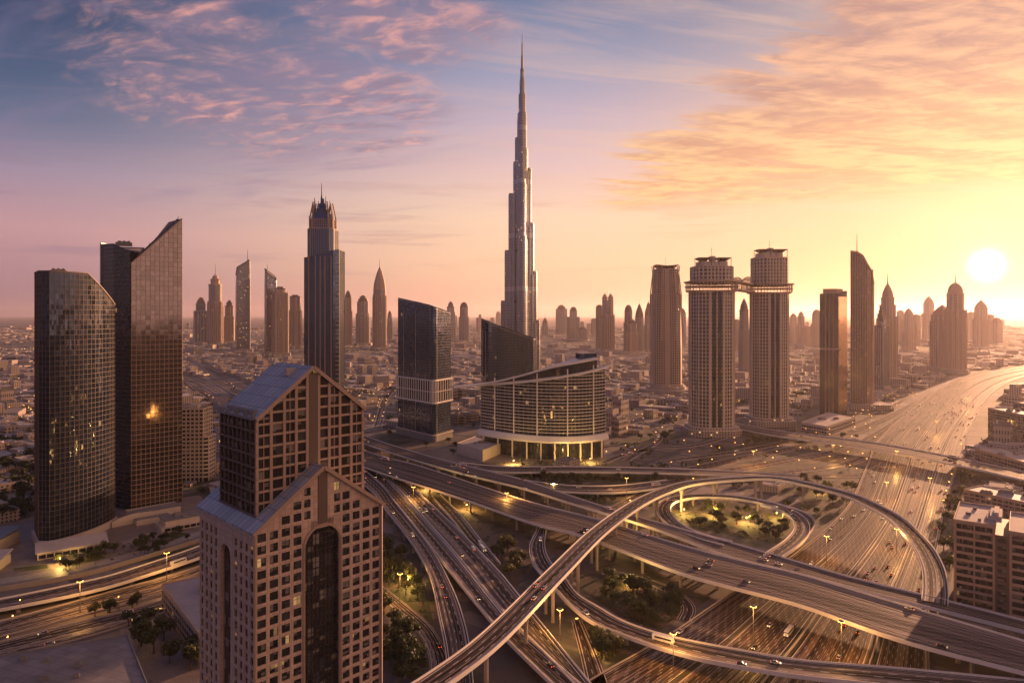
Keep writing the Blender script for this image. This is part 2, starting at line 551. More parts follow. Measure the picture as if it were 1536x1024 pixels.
def asphalt(name, dark=(0.020, 0.019, 0.020), light=(0.125, 0.095, 0.078), lane=3.6, rough=(0.42, 0.75), spec=0.25):
    """UVMap: metres across and along; Edge: metres to either kerb"""
    m_, g, out = new_mat(name)
    x, y, _ = g.xyz(g.n('ShaderNodeUVMap', {'uv_map': 'UVMap'}).outputs[0])
    l_, r_, _ = g.xyz(g.n('ShaderNodeUVMap', {'uv_map': 'Edge'}).outputs[0])
    wear_trail = g.noise(g.comb(g.m('MULTIPLY', x, 0.75), g.m('MULTIPLY', y, 0.008)), 1.0, 5, 0.62)  # lane wear, its pale streaks doubling as painted light trails
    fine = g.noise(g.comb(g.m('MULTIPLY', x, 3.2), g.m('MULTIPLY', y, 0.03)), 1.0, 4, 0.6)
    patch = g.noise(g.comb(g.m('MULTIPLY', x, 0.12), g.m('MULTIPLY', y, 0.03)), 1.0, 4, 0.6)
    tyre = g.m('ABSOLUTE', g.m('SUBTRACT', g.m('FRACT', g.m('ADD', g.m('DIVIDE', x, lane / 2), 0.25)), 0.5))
    k = g.m('ADD', g.m('MULTIPLY', wear_trail, 0.75), g.m('ADD', g.m('MULTIPLY', fine, 0.35), g.m('MULTIPLY', g.m('SUBTRACT', tyre, 0.25), 0.28)))
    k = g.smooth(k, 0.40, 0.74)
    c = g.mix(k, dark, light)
    thin = g.noise(g.comb(g.m('MULTIPLY', x, 1.5), g.m('MULTIPLY', y, 0.0035), 7.0), 1.0, 3, 0.55)  # thin pale streaks: vehicle light trails painted into the road colour
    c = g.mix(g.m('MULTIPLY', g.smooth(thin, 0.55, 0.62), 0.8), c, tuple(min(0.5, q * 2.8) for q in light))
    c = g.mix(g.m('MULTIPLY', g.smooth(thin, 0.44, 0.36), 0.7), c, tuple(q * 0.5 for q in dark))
    trail_broad = g.noise(g.comb(g.m('MULTIPLY', x, 0.30), g.m('MULTIPLY', y, 0.0022), 3.0), 1.0, 3, 0.6)  # broad pale streaks: light trails painted in, along with lane polish
    c = g.mix(g.m('MULTIPLY', g.smooth(trail_broad, 0.52, 0.60), 0.8), c, tuple(min(0.5, q * 2.3) for q in light))
    c = g.mix(g.m('MULTIPLY', g.smooth(trail_broad, 0.47, 0.36), 0.72), c, tuple(q * 0.6 for q in dark))
    k = g.m('MULTIPLY', k, g.m('ADD', 0.35, g.smooth(trail_broad, 0.45, 0.64)), clamp=True)
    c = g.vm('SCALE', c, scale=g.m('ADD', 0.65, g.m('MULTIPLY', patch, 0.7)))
    fx = g.m('ABSOLUTE', g.m('SUBTRACT', g.m('FRACT', g.m('DIVIDE', x, lane)), 0.5))
    on = g.m('MULTIPLY', g.m('GREATER_THAN', fx, 0.5 - 0.19 / lane), g.m('LESS_THAN', g.m('FRACT', g.m('ADD', g.m('DIVIDE', y, 12.0), g.m('MULTIPLY', g.m('FLOOR', g.m('ADD', g.m('DIVIDE', x, lane), 0.5)), 0.377))), 0.34))
    e = g.m('MINIMUM', l_, r_)
    ed = g.m('MULTIPLY', g.m('GREATER_THAN', e, 1.0), g.m('LESS_THAN', e, 1.5))
    inside = g.m('GREATER_THAN', e, 2.2)
    paint = g.m('MAXIMUM', g.m('MULTIPLY', on, inside), ed)
    worn = g.m('MULTIPLY', paint, g.smooth(g.noise(g.comb(x, y), 0.7, 4, 0.7), 0.30, 0.5))
    c = g.mix(g.m('MULTIPLY', worn, 0.9), c, (0.72, 0.66, 0.58))
    shine = g.m('ADD', 0.12, g.m('MULTIPLY', g.m('MAXIMUM', g.smooth(trail_broad, 0.50, 0.60), g.smooth(thin, 0.53, 0.62)), 0.88))
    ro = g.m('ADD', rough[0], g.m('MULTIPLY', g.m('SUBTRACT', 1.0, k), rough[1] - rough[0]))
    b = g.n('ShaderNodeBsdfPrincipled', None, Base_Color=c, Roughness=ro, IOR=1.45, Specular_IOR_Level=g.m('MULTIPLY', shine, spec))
    finish(g, out, b.outputs[0])
    return m_


def plain(name, col, rough=0.6, metal=0.0, em=0.0, emc=None):
    m_, g, out = new_mat(name)
    pos = g.n('ShaderNodeNewGeometry').outputs['Position']
    c = g.vm('SCALE', col, scale=g.m('ADD', 0.85, g.m('MULTIPLY', g.noise(pos, 0.8, 3), 0.3)))
    b = g.n('ShaderNodeBsdfPrincipled', None, Base_Color=c, Roughness=rough, Metallic=metal, Emission_Color=emc or col, Emission_Strength=em)
    finish(g, out, b.outputs[0])
    if em:
        m_.cycles.emission_sampling = 'NONE'
    return m_


def leafmat(name, a, b):
    m_, g, out = new_mat(name)
    oi = g.n('ShaderNodeObjectInfo').outputs['Random']
    pos = g.n('ShaderNodeNewGeometry').outputs['Position']
    n = g.noise(pos, 0.35, 3)
    k = g.m('ADD', g.m('MULTIPLY', oi, 0.5), g.m('MULTIPLY', n, 0.6), clamp=True)
    bs = g.n('ShaderNodeBsdfPrincipled', None, Base_Color=g.mix(k, a, b), Roughness=0.6)
    tr = g.n('ShaderNodeBsdfTranslucent', None, Color=g.mix(k, tuple(c * 1.3 for c in a), tuple(c * 1.4 for c in b)))
    mx = g.n('ShaderNodeMixShader', None, i0=0.3)
    g.t.links.new(bs.outputs[0], mx.inputs[1])
    g.t.links.new(tr.outputs[0], mx.inputs[2])
    finish(g, out, mx.outputs[0])
    return m_


def ground_mat():
    m_, g, out = new_mat('city ground')
    pos = g.n('ShaderNodeNewGeometry').outputs['Position']
    rot = g.n('ShaderNodeVectorRotate', {'rotation_type': 'Z_AXIS'}, Vector=pos, Angle=R(37)).outputs[0]
    x, y, _ = g.xyz(rot)
    big = g.noise(pos, 0.004, 6, 0.6)
    med = g.noise(pos, 0.02, 6, 0.62)
    fine = g.noise(pos, 0.25, 5, 0.65)
    sand = g.mix(med, (0.085, 0.066, 0.052), (0.23, 0.18, 0.14))
    sand = g.mix(g.smooth(fine, 0.35, 0.7), sand, (0.17, 0.135, 0.11))
    green = g.mix(fine, (0.018, 0.026, 0.010), (0.055, 0.06, 0.022))
    gm = g.smooth(g.m('ADD', g.m('MULTIPLY', big, 0.6), g.m('MULTIPLY', med, 0.4)), 0.50, 0.57)
    c = g.mix(gm, sand, green)
    # plots of paving
    vo = g.n('ShaderNodeTexVoronoi', {'feature': 'F1', 'distance': 'CHEBYCHEV'}, Vector=rot, Scale=0.022, Randomness=0.7)
    plot = g.xyz(vo.outputs['Color'])
    pv = g.m('MULTIPLY', g.m('GREATER_THAN', plot[0], 0.58), g.m('SUBTRACT', 1.0, g.m('MULTIPLY', gm, 0.7)))
    c = g.mix(g.m('MULTIPLY', pv, 0.8), c, g.mix(plot[1], (0.06, 0.055, 0.052), (0.32, 0.27, 0.235)))
    # streets on a skewed grid
    sx = g.m('ABSOLUTE', g.m('SUBTRACT', g.m('FRACT', g.m('DIVIDE', x, 92.0)), 0.5))
    sy = g.m('ABSOLUTE', g.m('SUBTRACT', g.m('FRACT', g.m('DIVIDE', y, 64.0)), 0.5))
    st = g.m('MAXIMUM', g.m('GREATER_THAN', sx, 0.5 - 4.5 / 92), g.m('GREATER_THAN', sy, 0.5 - 4.0 / 64))
    c = g.mix(g.m('MULTIPLY', st, 0.85), c, g.vm('SCALE', (0.062, 0.056, 0.054), scale=g.m('ADD', 0.6, g.m('MULTIPLY', fine, 0.9))))
    bp = g.n('ShaderNodeBump', None, Strength=0.4, Distance=0.5, Height=fine)
    b = g.n('ShaderNodeBsdfPrincipled', None, Base_Color=c, Roughness=0.8, Normal=bp.outputs[0])
    finish(g, out, b.outputs[0])
    return m_


def lawn_mat(name, a=(0.022, 0.034, 0.010), b=(0.075, 0.082, 0.022), c3=(0.16, 0.115, 0.07)):
    m_, g, out = new_mat(name)
    pos = g.n('ShaderNodeNewGeometry').outputs['Position']
    n1, n2 = g.noise(pos, 0.05, 6, 0.6), g.noise(pos, 0.6, 5, 0.65)
    c = g.mix(n2, a, b)
    c = g.mix(g.smooth(n1, 0.5, 0.62), c, c3)
    bp = g.n('ShaderNodeBump', None, Strength=0.6, Distance=0.4, Height=n2)
    bs = g.n('ShaderNodeBsdfPrincipled', None, Base_Color=c, Roughness=0.85, Normal=bp.outputs[0])
    finish(g, out, bs.outputs[0])
    return m_


def paving_mat(name, col, sc=0.22, mort=0.02):
    m_, g, out = new_mat(name)
    pos = g.n('ShaderNodeNewGeometry').outputs['Position']
    br = g.n('ShaderNodeTexBrick', None, Vector=g.n('ShaderNodeVectorRotate', {'rotation_type': 'Z_AXIS'}, Vector=pos, Angle=R(20)).outputs[0],
             Scale=sc, Color1=col, Color2=tuple(c * 0.78 for c in col), Mortar=tuple(c * 0.5 for c in col), Mortar_Size=mort)
    n1 = g.noise(pos, 0.09, 6, 0.62)
    c = g.vm('SCALE', br.outputs[0], scale=g.m('ADD', 0.45, n1))
    bs = g.n('ShaderNodeBsdfPrincipled', None, Base_Color=c, Roughness=0.6)
    finish(g, out, bs.outputs[0])
    return m_


def seam_roof(name, col, pitch=1.6):
    m_, g, out = new_mat(name)
    x, y, _ = g.xyz(g.n('ShaderNodeUVMap').outputs[0])
    pos = g.n('ShaderNodeNewGeometry').outputs['Position']
    rnd = g.n('ShaderNodeTexWhiteNoise', {'noise_dimensions': '2D'}, Vector=g.comb(g.m('FLOOR', g.m('DIVIDE', x, pitch)), g.m('FLOOR', g.m('DIVIDE', y, 4.2)))).outputs['Value']
    fx = g.m('ABSOLUTE', g.m('SUBTRACT', g.m('FRACT', g.m('DIVIDE', x, pitch)), 0.5))
    fy = g.m('ABSOLUTE', g.m('SUBTRACT', g.m('FRACT', g.m('DIVIDE', y, 4.2)), 0.5))
    seam = g.m('MAXIMUM', g.m('GREATER_THAN', fx, 0.445), g.m('GREATER_THAN', fy, 0.475))
    k = g.m('ADD', 0.62, g.m('ADD', g.m('MULTIPLY', rnd, 0.3), g.m('MULTIPLY', g.noise(pos, 0.25, 5, 0.65), 0.45)))
    c = g.vm('SCALE', col, scale=g.m('MULTIPLY', k, g.m('SUBTRACT', 1.0, g.m('MULTIPLY', seam, 0.55))))
    bp = g.n('ShaderNodeBump', None, Strength=0.6, Distance=0.12, Height=seam)
    bs = g.n('ShaderNodeBsdfPrincipled', None, Base_Color=c, Metallic=0.15, Roughness=g.m('ADD', 0.42, g.m('MULTIPLY', rnd, 0.22)), Normal=bp.outputs[0])
    finish(g, out, bs.outputs[0])
    return m_


def stone(name, col):
    m_, g, out = new_mat(name)
    x, y, _ = g.xyz(g.n('ShaderNodeUVMap').outputs[0])
    pos = g.n('ShaderNodeNewGeometry').outputs['Position']
    px, py = g.m('DIVIDE', x, 1.81), g.m('DIVIDE', y, 1.725)
    rnd = g.n('ShaderNodeTexWhiteNoise', {'noise_dimensions': '2D'}, Vector=g.comb(g.m('FLOOR', px), g.m('FLOOR', py))).outputs['Value']
    j = g.m('MAXIMUM', g.m('GREATER_THAN', g.m('ABSOLUTE', g.m('SUBTRACT', g.m('FRACT', px), 0.5)), 0.472), g.m('GREATER_THAN', g.m('ABSOLUTE', g.m('SUBTRACT', g.m('FRACT', py), 0.5)), 0.472))
    run = g.noise(g.vm('MULTIPLY', pos, (1.1, 1.1, 0.05)), 0.6, 5, 0.65)
    k = g.m('ADD', 0.60, g.m('ADD', g.m('MULTIPLY', rnd, 0.24), g.m('MULTIPLY', run, 0.62)))
    k = g.m('MULTIPLY', k, g.m('SUBTRACT', 1.0, g.m('MULTIPLY', j, 0.5)))
    b = g.n('ShaderNodeBsdfPrincipled', None, Base_Color=g.vm('SCALE', col, scale=k), Roughness=g.m('ADD', 0.42, g.m('MULTIPLY', rnd, 0.25)))
    finish(g, out, b.outputs[0])
    return m_


M = {}
M['tan'] = concrete('tan cladding', (0.40, 0.27, 0.20), 0.62, 0.18)
M['stone'] = stone('panelled stone', (0.52, 0.365, 0.285))
M['white'] = concrete('white cladding', (0.72, 0.66, 0.61), 0.55, 0.1)
M['tan_dark'] = concrete('brown cladding', (0.13, 0.085, 0.065), 0.55, 0.2)
M['cream'] = concrete('cream concrete', (0.55, 0.45, 0.37), 0.65, 0.16)
M['conc'] = concrete('deck concrete', (0.34, 0.28, 0.235), 0.75, 0.22)
M['conc_grey'] = concrete('grey concrete', (0.22, 0.20, 0.19), 0.8, 0.25)
M['roofgrey'] = concrete('grey roofing felt', (0.21, 0.185, 0.175), 0.85, 0.35, 0.05, False)
M['rooflight'] = concrete('pale roofing', (0.48, 0.41, 0.36), 0.8, 0.25, 0.06, False)
M['rooflilac'] = concrete('weathered sheet roof', (0.33, 0.29, 0.29), 0.6, 0.3, 0.06, False)
M['seam'] = seam_roof('standing seam roof', (0.36, 0.385, 0.43), 2.6)
M['bluemetal'] = seam_roof('blue grey sheet roof', (0.15, 0.175, 0.21), 3.0)
M['bronze_frame'] = concrete('bronze mullions', (0.22, 0.125, 0.078), 0.45, 0.12, metal=0.3)
M['dark_frame'] = concrete('dark mullions', (0.055, 0.055, 0.06), 0.4, 0.15, metal=0.4)
M['grey_frame'] = concrete('aluminium mullions', (0.30, 0.28, 0.27), 0.4, 0.12, metal=0.5)
M['steel'] = concrete('steel', (0.35, 0.34, 0.34), 0.4, 0.1, metal=0.7)
M['g_teal'] = glass('teal curtain glass', (0.035, 0.062, 0.12), pu=1.6, pv=4.0, mirror=0.5, lit=0.0006)
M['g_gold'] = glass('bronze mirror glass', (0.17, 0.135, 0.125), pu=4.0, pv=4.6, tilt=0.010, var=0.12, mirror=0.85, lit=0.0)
M['g_sunlit'] = glass('sunlit gold mirror glass', (0.80, 0.52, 0.30), pu=3.0, pv=4.0, tilt=0.012, var=0.15, mirror=0.85, lit=0.0)  # gold tint carries the low sun's glow in its colour
M['g_dark'] = glass('black curtain glass', (0.06, 0.075, 0.095), pu=1.6, pv=3.8, mirror=0.35, lit=0.004)
M['g_blue'] = glass('blue curtain glass', (0.075, 0.15, 0.29), pu=1.8, pv=3.8, mirror=0.55, lit=0.002)
M['g_hotel'] = glass('smoked hotel glass', (0.13, 0.13, 0.14), pu=2.2, pv=4.0, mirror=0.35, lit=0.008)
M['g_win'] = glass('office window glass', (0.12, 0.11, 0.11), pu=1.0, pv=1.0, mirror=0.3, lit=0.012, blinds=0.42)
M['g_brown'] = glass('bronze smoked glass', (0.14, 0.10, 0.08), pu=2.0, pv=3.45, mirror=0.3, lit=0.004, blinds=0.3)
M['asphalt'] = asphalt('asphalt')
M['asphalt_hi'] = asphalt('polished highway asphalt', (0.013, 0.012, 0.013), (0.088, 0.052, 0.031), rough=(0.24, 0.66), spec=0.8)  # orange streak colour carries the painted light trails
M['roofjoint'] = paving_mat('jointed roof', (0.27, 0.235, 0.22), 0.045, 0.006)
M['paleband'] = paving_mat('pale paving', (0.42, 0.35, 0.30))
M['ground'] = ground_mat()
M['lawn'] = lawn_mat('lawn')
M['scrub'] = lawn_mat('scrub earth', (0.03, 0.034, 0.014), (0.07, 0.06, 0.03), (0.15, 0.10, 0.065))
M['dirt'] = lawn_mat('bare earth', (0.09, 0.066, 0.05), (0.16, 0.115, 0.085), (0.05, 0.046, 0.03))
M['plaza'] = paving_mat('plaza paving', (0.27, 0.215, 0.18))
M['leaf'] = leafmat('dark foliage', (0.018, 0.030, 0.009), (0.055, 0.068, 0.020))
M['leaf2'] = leafmat('olive foliage', (0.035, 0.042, 0.012), (0.09, 0.088, 0.025))
M['bark'] = concrete('bark', (0.10, 0.07, 0.05), 0.9, 0.3)
M['lamp'] = plain('sodium lamp', (1.0, 0.60, 0.2), 0.5, 0, 7.0, (1.0, 0.42, 0.07))
M['lamp_far'] = plain('far sodium lamp', (1.0, 0.60, 0.2), 0.5, 0, 3.0, (1.0, 0.50, 0.10))
M['head'] = plain('headlamp', (1, 0.85, 0.6), 0.3, 0, 5.0, (1.0, 0.66, 0.30))
M['tail'] = plain('tail lamp', (0.6, 0.03, 0.02), 0.3, 0, 3.5, (1.0, 0.13, 0.04))
M['tyre'] = plain('tyre rubber', (0.02, 0.02, 0.02), 0.8)
M['carglass'] = plain('car glass', (0.02, 0.022, 0.025), 0.1)
M['burj'] = facade('silver finned cladding', (0.40, 0.38, 0.38), (0.22, 0.25, 0.30), 2.4, 3.6, 0.55, 0.78, 0.30, 0.75, 0.45, 0.006, band=34)
FAC = {
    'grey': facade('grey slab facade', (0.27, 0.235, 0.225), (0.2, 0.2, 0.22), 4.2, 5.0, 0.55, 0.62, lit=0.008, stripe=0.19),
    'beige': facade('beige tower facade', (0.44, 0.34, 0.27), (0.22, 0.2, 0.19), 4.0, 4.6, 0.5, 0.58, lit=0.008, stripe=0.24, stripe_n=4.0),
    'glassy': facade('glass tower facade', (0.20, 0.19, 0.20), (0.26, 0.27, 0.31), 3.4, 4.4, 0.78, 0.80, 0.4, 0.4, 0.42, 0.01),
    'brown': facade('brown tower facade', (0.36, 0.26, 0.205), (0.12, 0.12, 0.13), 5.2, 5.6, 0.60, 0.66, lit=0.008, stripe=0.15, stripe_n=7.0),
    'fins': facade('vertical fin facade', (0.36, 0.29, 0.25), (0.2, 0.21, 0.23), 4.5, 4.2, 0.50, 0.86, lit=0.008),
    'low': facade('low rise facade', (0.42, 0.34, 0.285), (0.15, 0.15, 0.15), 4.2, 3.6, 0.45, 0.5, lit=0.02),
    'block': facade('apartment facade', (0.40, 0.32, 0.27), (0.13, 0.12, 0.12), 3.6, 3.4, 0.62, 0.55, lit=0.02),
}

# ------------------------------------------------------------------ occupancy of the ground (where streets and heroes stand)
GX0, GX1, GY0, GY1, GC = -4200.0, 4200.0, 100.0, 7200.0, 4.0
OCC = np.zeros((int((GX1 - GX0) / GC), int((GY1 - GY0) / GC)), bool)
LOWROAD = np.zeros_like(OCC)


def mark(x, y, r, grid=None):
    grid = OCC if grid is None else grid
    i0, i1 = int((x - r - GX0) / GC), int((x + r - GX0) / GC) + 1
    j0, j1 = int((y - r - GY0) / GC), int((y + r - GY0) / GC) + 1
    i0, j0 = max(i0, 0), max(j0, 0)
    if i1 <= i0 or j1 <= j0:
        return
    ii, jj = np.ogrid[i0:min(i1, grid.shape[0]), j0:min(j1, grid.shape[1])]
    grid[i0:i1, j0:j1] |= ((GX0 + (ii + .5) * GC - x) ** 2 + (GY0 + (jj + .5) * GC - y) ** 2) < r * r


def busy(x, y, grid=None):
    grid = OCC if grid is None else grid
    i, j = int((x - GX0) / GC), int((y - GY0) / GC)
    return 0 <= i < grid.shape[0] and 0 <= j < grid.shape[1] and bool(grid[i, j])


# ------------------------------------------------------------------ ground and roads
def sheet(name, poly, z, m_, kind='structure', label=None, cat=None):
    b = MB()
    b.face([(p[0], p[1], z) for p in poly], 0, [(p[0], p[1]) for p in poly])
    o = b.build(name, m_)
    if name not in ('ground',):
        for i in range(1, len(poly) - 1):
            for a_ in np.linspace(0, 1, 24):
                for c_ in np.linspace(0, 1, 24):
                    mark(poly[0][0] * (1 - a_) + poly[i][0] * a_ * (1 - c_) + poly[i + 1][0] * a_ * c_, poly[0][1] * (1 - a_) + poly[i][1] * a_ * (1 - c_) + poly[i + 1][1] * a_ * c_, 5)
    return tag(o, label, cat, None, kind)


GS = 60000.0
sheet('ground', [(-GS, -2000), (GS, -2000), (GS, GS), (-GS, GS)], 0.0, M['ground'], label='wide flat city ground of sand, plots and streets', cat='ground')

ROADS = []
UNIT = {}


def unit_pillar():
    if 'p' not in UNIT:
        b = MB()
        b.loft([circle(0, 0, r, 12, z) for r, z in ((1.25, 0), (1.25, 0.02), (1.05, 0.03), (1.05, 0.80), (1.5, 0.90), (2.6, 1.0))], 0)
        o = b.build('pillar', M['conc'], None, Vector((0, 0, 0)))
        UNIT['p'] = o.data
        bpy.data.objects.remove(o)
    return UNIT['p']


def ribbon(A, B, name, m_, parent, dz=0.0, xoff=1.8):
    """road surface between two edge lines, with metre UVs and an Edge map"""
    me = bpy.data.meshes.new(name)
    n = len(A)
    K = 3
    mid = (A + B) / 2
    s = np.concatenate([[0], np.cumsum(np.linalg.norm(np.diff(mid, axis=0), axis=1))])
    w = np.linalg.norm(B - A, axis=1)
    wm = float(np.median(w))
    off = np.array(world_loc(parent)) if parent is not None else np.zeros(3)
    vs, fs, uv, ue = [], [], [], []
    for i in range(n):
        for k in range(K + 1):
            t = k / K
            p = A[i] * (1 - t) + B[i] * t
            vs.append((p[0] - off[0], p[1] - off[1], p[2] + dz - off[2]))
    for i in range(n - 1):
        for k in range(K):
            a, b = i * (K + 1) + k, (i + 1) * (K + 1) + k
            fs.append((a, a + 1, b + 1, b))
            for ii, kk in ((i, k), (i, k + 1), (i + 1, k + 1), (i + 1, k)):
                uv += [kk / K * wm - 1.2 + xoff - 1.8, s[ii]]
                ue += [kk / K * w[ii], (1 - kk / K) * w[ii]]
    me.from_pydata(vs, [], fs)
    me.materials.append(m_)
    me.uv_layers.new(name='UVMap').data.foreach_set('uv', uv)
    me.uv_layers.new(name='Edge').data.foreach_set('uv', ue)
    me.update()
    o = bpy.data.objects.new(name, me)
    COL.objects.link(o)
    if parent is not None:
        o.parent = parent
    return o


def strip(mb, P, N, prof, mat=0):
    """sweep a closed profile [(offset along N, dz)] along points P"""
    n, k = len(P), len(prof)
    vs = []
    for p, nn in zip(P, N):
        for a, dz in prof:
            vs.append((p[0] + nn[0] * a, p[1] + nn[1] * a, p[2] + dz))
    fs = []
    for i in range(n - 1):
        for j in range(k):
            j2 = (j + 1) % k
            fs.append((i * k + j, i * k + j2, (i + 1) * k + j2, (i + 1) * k + j))
    fs.append(tuple(range(k)))
    fs.append(tuple(range((n - 1) * k, n * k)))
    mb.mesh(vs, fs, mat)


def road(name, A, B, label, cat, m_='asphalt', elevated=True, lanes=None, step=7.0, pillars=34.0, cars=0, wall=1.0, oneway=None, splits=((0.0, 1.0),)):
    n = max(len(A), len(B), int(max(np.sum(np.linalg.norm(np.diff(A, axis=0), axis=1)), 10) / step))
    A, B = resample(A, n), resample(B, n)
    mid = (A + B) / 2
    w = np.linalg.norm((B - A)[:, :2], axis=1)
    root = thing(name, label, cat, tuple(mid[n // 2] * (1, 1, 0)), None, 'structure')
    for q_, (t0, t1) in enumerate(splits):
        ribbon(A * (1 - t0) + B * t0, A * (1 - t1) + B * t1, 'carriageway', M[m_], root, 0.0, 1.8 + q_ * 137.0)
    nb = (B - A) / np.maximum(w, 1e-3)[:, None]
    if elevated:
        b = MB()
        t = 1.9
        vs, fs = [], []
        for i in range(n):
            a_, b_ = A[i] - nb[i] * 0.45, B[i] + nb[i] * 0.45
            q = 0.18 * w[i]
            vs += [(a_[0], a_[1], a_[2] - 0.02), (a_[0], a_[1], a_[2] - 0.9), (a_[0] + nb[i][0] * q, a_[1] + nb[i][1] * q, a_[2] - t),
                   (b_[0] - nb[i][0] * q, b_[1] - nb[i][1] * q, b_[2] - t), (b_[0], b_[1], b_[2] - 0.9), (b_[0], b_[1], b_[2] - 0.02)]
        for i in range(n - 1):
            for k in range(6):
                k2 = (k + 1) % 6
                fs.append((i * 6 + k, i * 6 + k2, (i + 1) * 6 + k2, (i + 1) * 6 + k))
        b.mesh(vs, fs, 0)
        b.build('deck', M['conc'], root)
        for P, sgn in ((A, -1), (B, 1)):
            b = MB()
            strip(b, P, nb * sgn, [(0.0, 0.02), (0.0, wall * 0.3), (0.14, wall), (0.5, wall), (0.5, -1.1), (0.44, -1.1)])
            b.build('parapet', M['white'], root)
        if pillars:
            s = 0.0
            acc = np.concatenate([[0], np.cumsum(np.linalg.norm(np.diff(mid, axis=0), axis=1))])
            nx = pillars * 0.5
            while nx < acc[-1]:
                i = int(np.searchsorted(acc, nx))
                nx += pillars
                if i >= n or mid[i][2] < 4.0:
                    continue
                cnt = 1 if w[i] < 17 else (2 if w[i] < 30 else 3)
                for k in range(cnt):
                    t_ = 0.5 if cnt == 1 else 0.18 + 0.64 * k / (cnt - 1)
                    p = A[i] * (1 - t_) + B[i] * t_
                    if busy(p[0], p[1], LOWROAD):
                        continue
                    o = bpy.data.objects.new('pillar', unit_pillar())
                    COL.objects.link(o)
                    o.parent = root
                    lo = world_loc(root)
                    o.location = (p[0] - lo[0], p[1] - lo[1], 0)
                    o.scale = (1, 1, p[2] - 1.85)
    else:
        for P, sgn in ((A, -1), (B, 1)):
            b = MB()
            strip(b, P, nb * sgn, [(0.0, -0.1), (0.0, 0.16 if wall <= 0.5 else wall), (0.35, 0.16 if wall <= 0.5 else wall), (0.35, -0.1)])
            b.build('kerb', M['cream'], root)
    T_ = np.gradient(mid, axis=0)[:, :2]
    T_ /= np.maximum(np.linalg.norm(T_, axis=1), 1e-6)[:, None]
    D_ = (B - A)[:, :2]
    wp = np.abs(T_[:, 0] * D_[:, 1] - T_[:, 1] * D_[:, 0])
    for i in range(n):
        for t in ((0.5,) if w[i] < wp[i] * 1.3 else (0.2, 0.35, 0.5, 0.65, 0.8)):
            p = A[i] * (1 - t) + B[i] * t
            mark(p[0], p[1], wp[i] / 2 * (1 if t == 0.5 else 0.7) + 5)
            if not elevated:
                mark(p[0], p[1], wp[i] / 2 * (1 if t == 0.5 else 0.7) + 1.5, LOWROAD)
    ROADS.append(dict(name=name, A=A, B=B, mid=mid, w=w, cars=cars, oneway=oneway, elevated=elevated))
    return root


def run_on(L):
    """carry a road straight on past the edge of the view"""
    for end in (0, -1):
        p, q = L[end], L[1 if end == 0 else -2]
        if p[1] < 345 or abs(p[0]) > 0.755 * p[1]:
            d = (p - q) / np.linalg.norm(p - q)
            d[2] = 0
            ext = [p + d * k for k in range(8, 137, 8)]
            L = np.vstack([ext[::-1], L]) if end == 0 else np.vstack([L, ext])
    return L


def edges(A, B, z, zs=None):
    """edge lines given in photo pixels at height z (or one height per point)"""
    def conv(L):
        out = []
        for i, p in enumerate(L):
            zz = z if zs is None else np.interp(i / (len(L) - 1), np.linspace(0, 1, len(zs)), zs)
            out.append(gp(p[0], p[1], zz))
        return spline(out, 5.0)
    a, b = conv(A), conv(B)
    a2, b2 = run_on(a), run_on(b)
    return (a2, b2) if len(a2) - len(a) == len(b2) - len(b) else (a, b)


def centre(L, w, step=5.0):
    """centre line [(u, v, z)] and a constant width"""
    C = run_on(spline([gp(*p) for p in L], step))
    T = np.gradient(C, axis=0)
    T[:, 2] = 0
    T /= np.linalg.norm(T, axis=1)[:, None]
    Nn = np.stack([-T[:, 1], T[:, 0], np.zeros(len(T))], 1)
    return C + Nn * w / 2, C - Nn * w / 2


# ground-level roads first (elevated ones keep their pillars off them)
E = edges([(800, 1072), (900, 1012), (1006, 951), (1092, 893), (1194, 830), (1270, 762), (1300, 700), (1322, 655), (1379, 606), (1446, 566), (1536, 548), (1660, 534)],
          [(1394, 1075), (1393, 996), (1394, 900), (1415, 771), (1437, 696), (1448, 660), (1466, 622), (1489, 590), (1536, 566), (1640, 544)], 0.20)
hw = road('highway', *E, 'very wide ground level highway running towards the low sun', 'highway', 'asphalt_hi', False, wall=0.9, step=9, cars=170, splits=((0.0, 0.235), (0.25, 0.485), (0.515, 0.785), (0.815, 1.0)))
A_, B_ = ROADS[-1]['A'], ROADS[-1]['B']
for t0, t1, bar_ in ((0.235, 0.25, False), (0.485, 0.515, True), (0.785, 0.815, True)):
    P0, P1 = A_ * (1 - t0) + B_ * t0, A_ * (1 - t1) + B_ * t1
    hw_ = np.linalg.norm(P1 - P0, axis=1) / 2
    Nn = (P1 - P0) / (2 * hw_)[:, None]
    b = MB()
    vs, fs = [], []
    for i in range(len(P0)):
        for sg, dz in ((-1.0, -0.1), (-1.0, 0.22), (1.0, 0.22), (1.0, -0.1)):
            p = (P0[i] + P1[i]) / 2 + Nn[i] * hw_[i] * sg
            vs.append((p[0], p[1], p[2] + dz))
    for i in range(len(P0) - 1):
        for k in range(3):
            fs.append((i * 4 + k, i * 4 + k + 1, (i + 1) * 4 + k + 1, (i + 1) * 4 + k))
    b.mesh(vs, fs, 0)
    b.build('median', M['scrub'], hw)
    if bar_:
        b = MB()
        strip(b, (P0 + P1) / 2, Nn, [(-0.5, 0.2), (-0.2, 1.3), (0.2, 1.3), (0.5, 0.2)])
        b.build('median_barrier', M['cream'], hw)
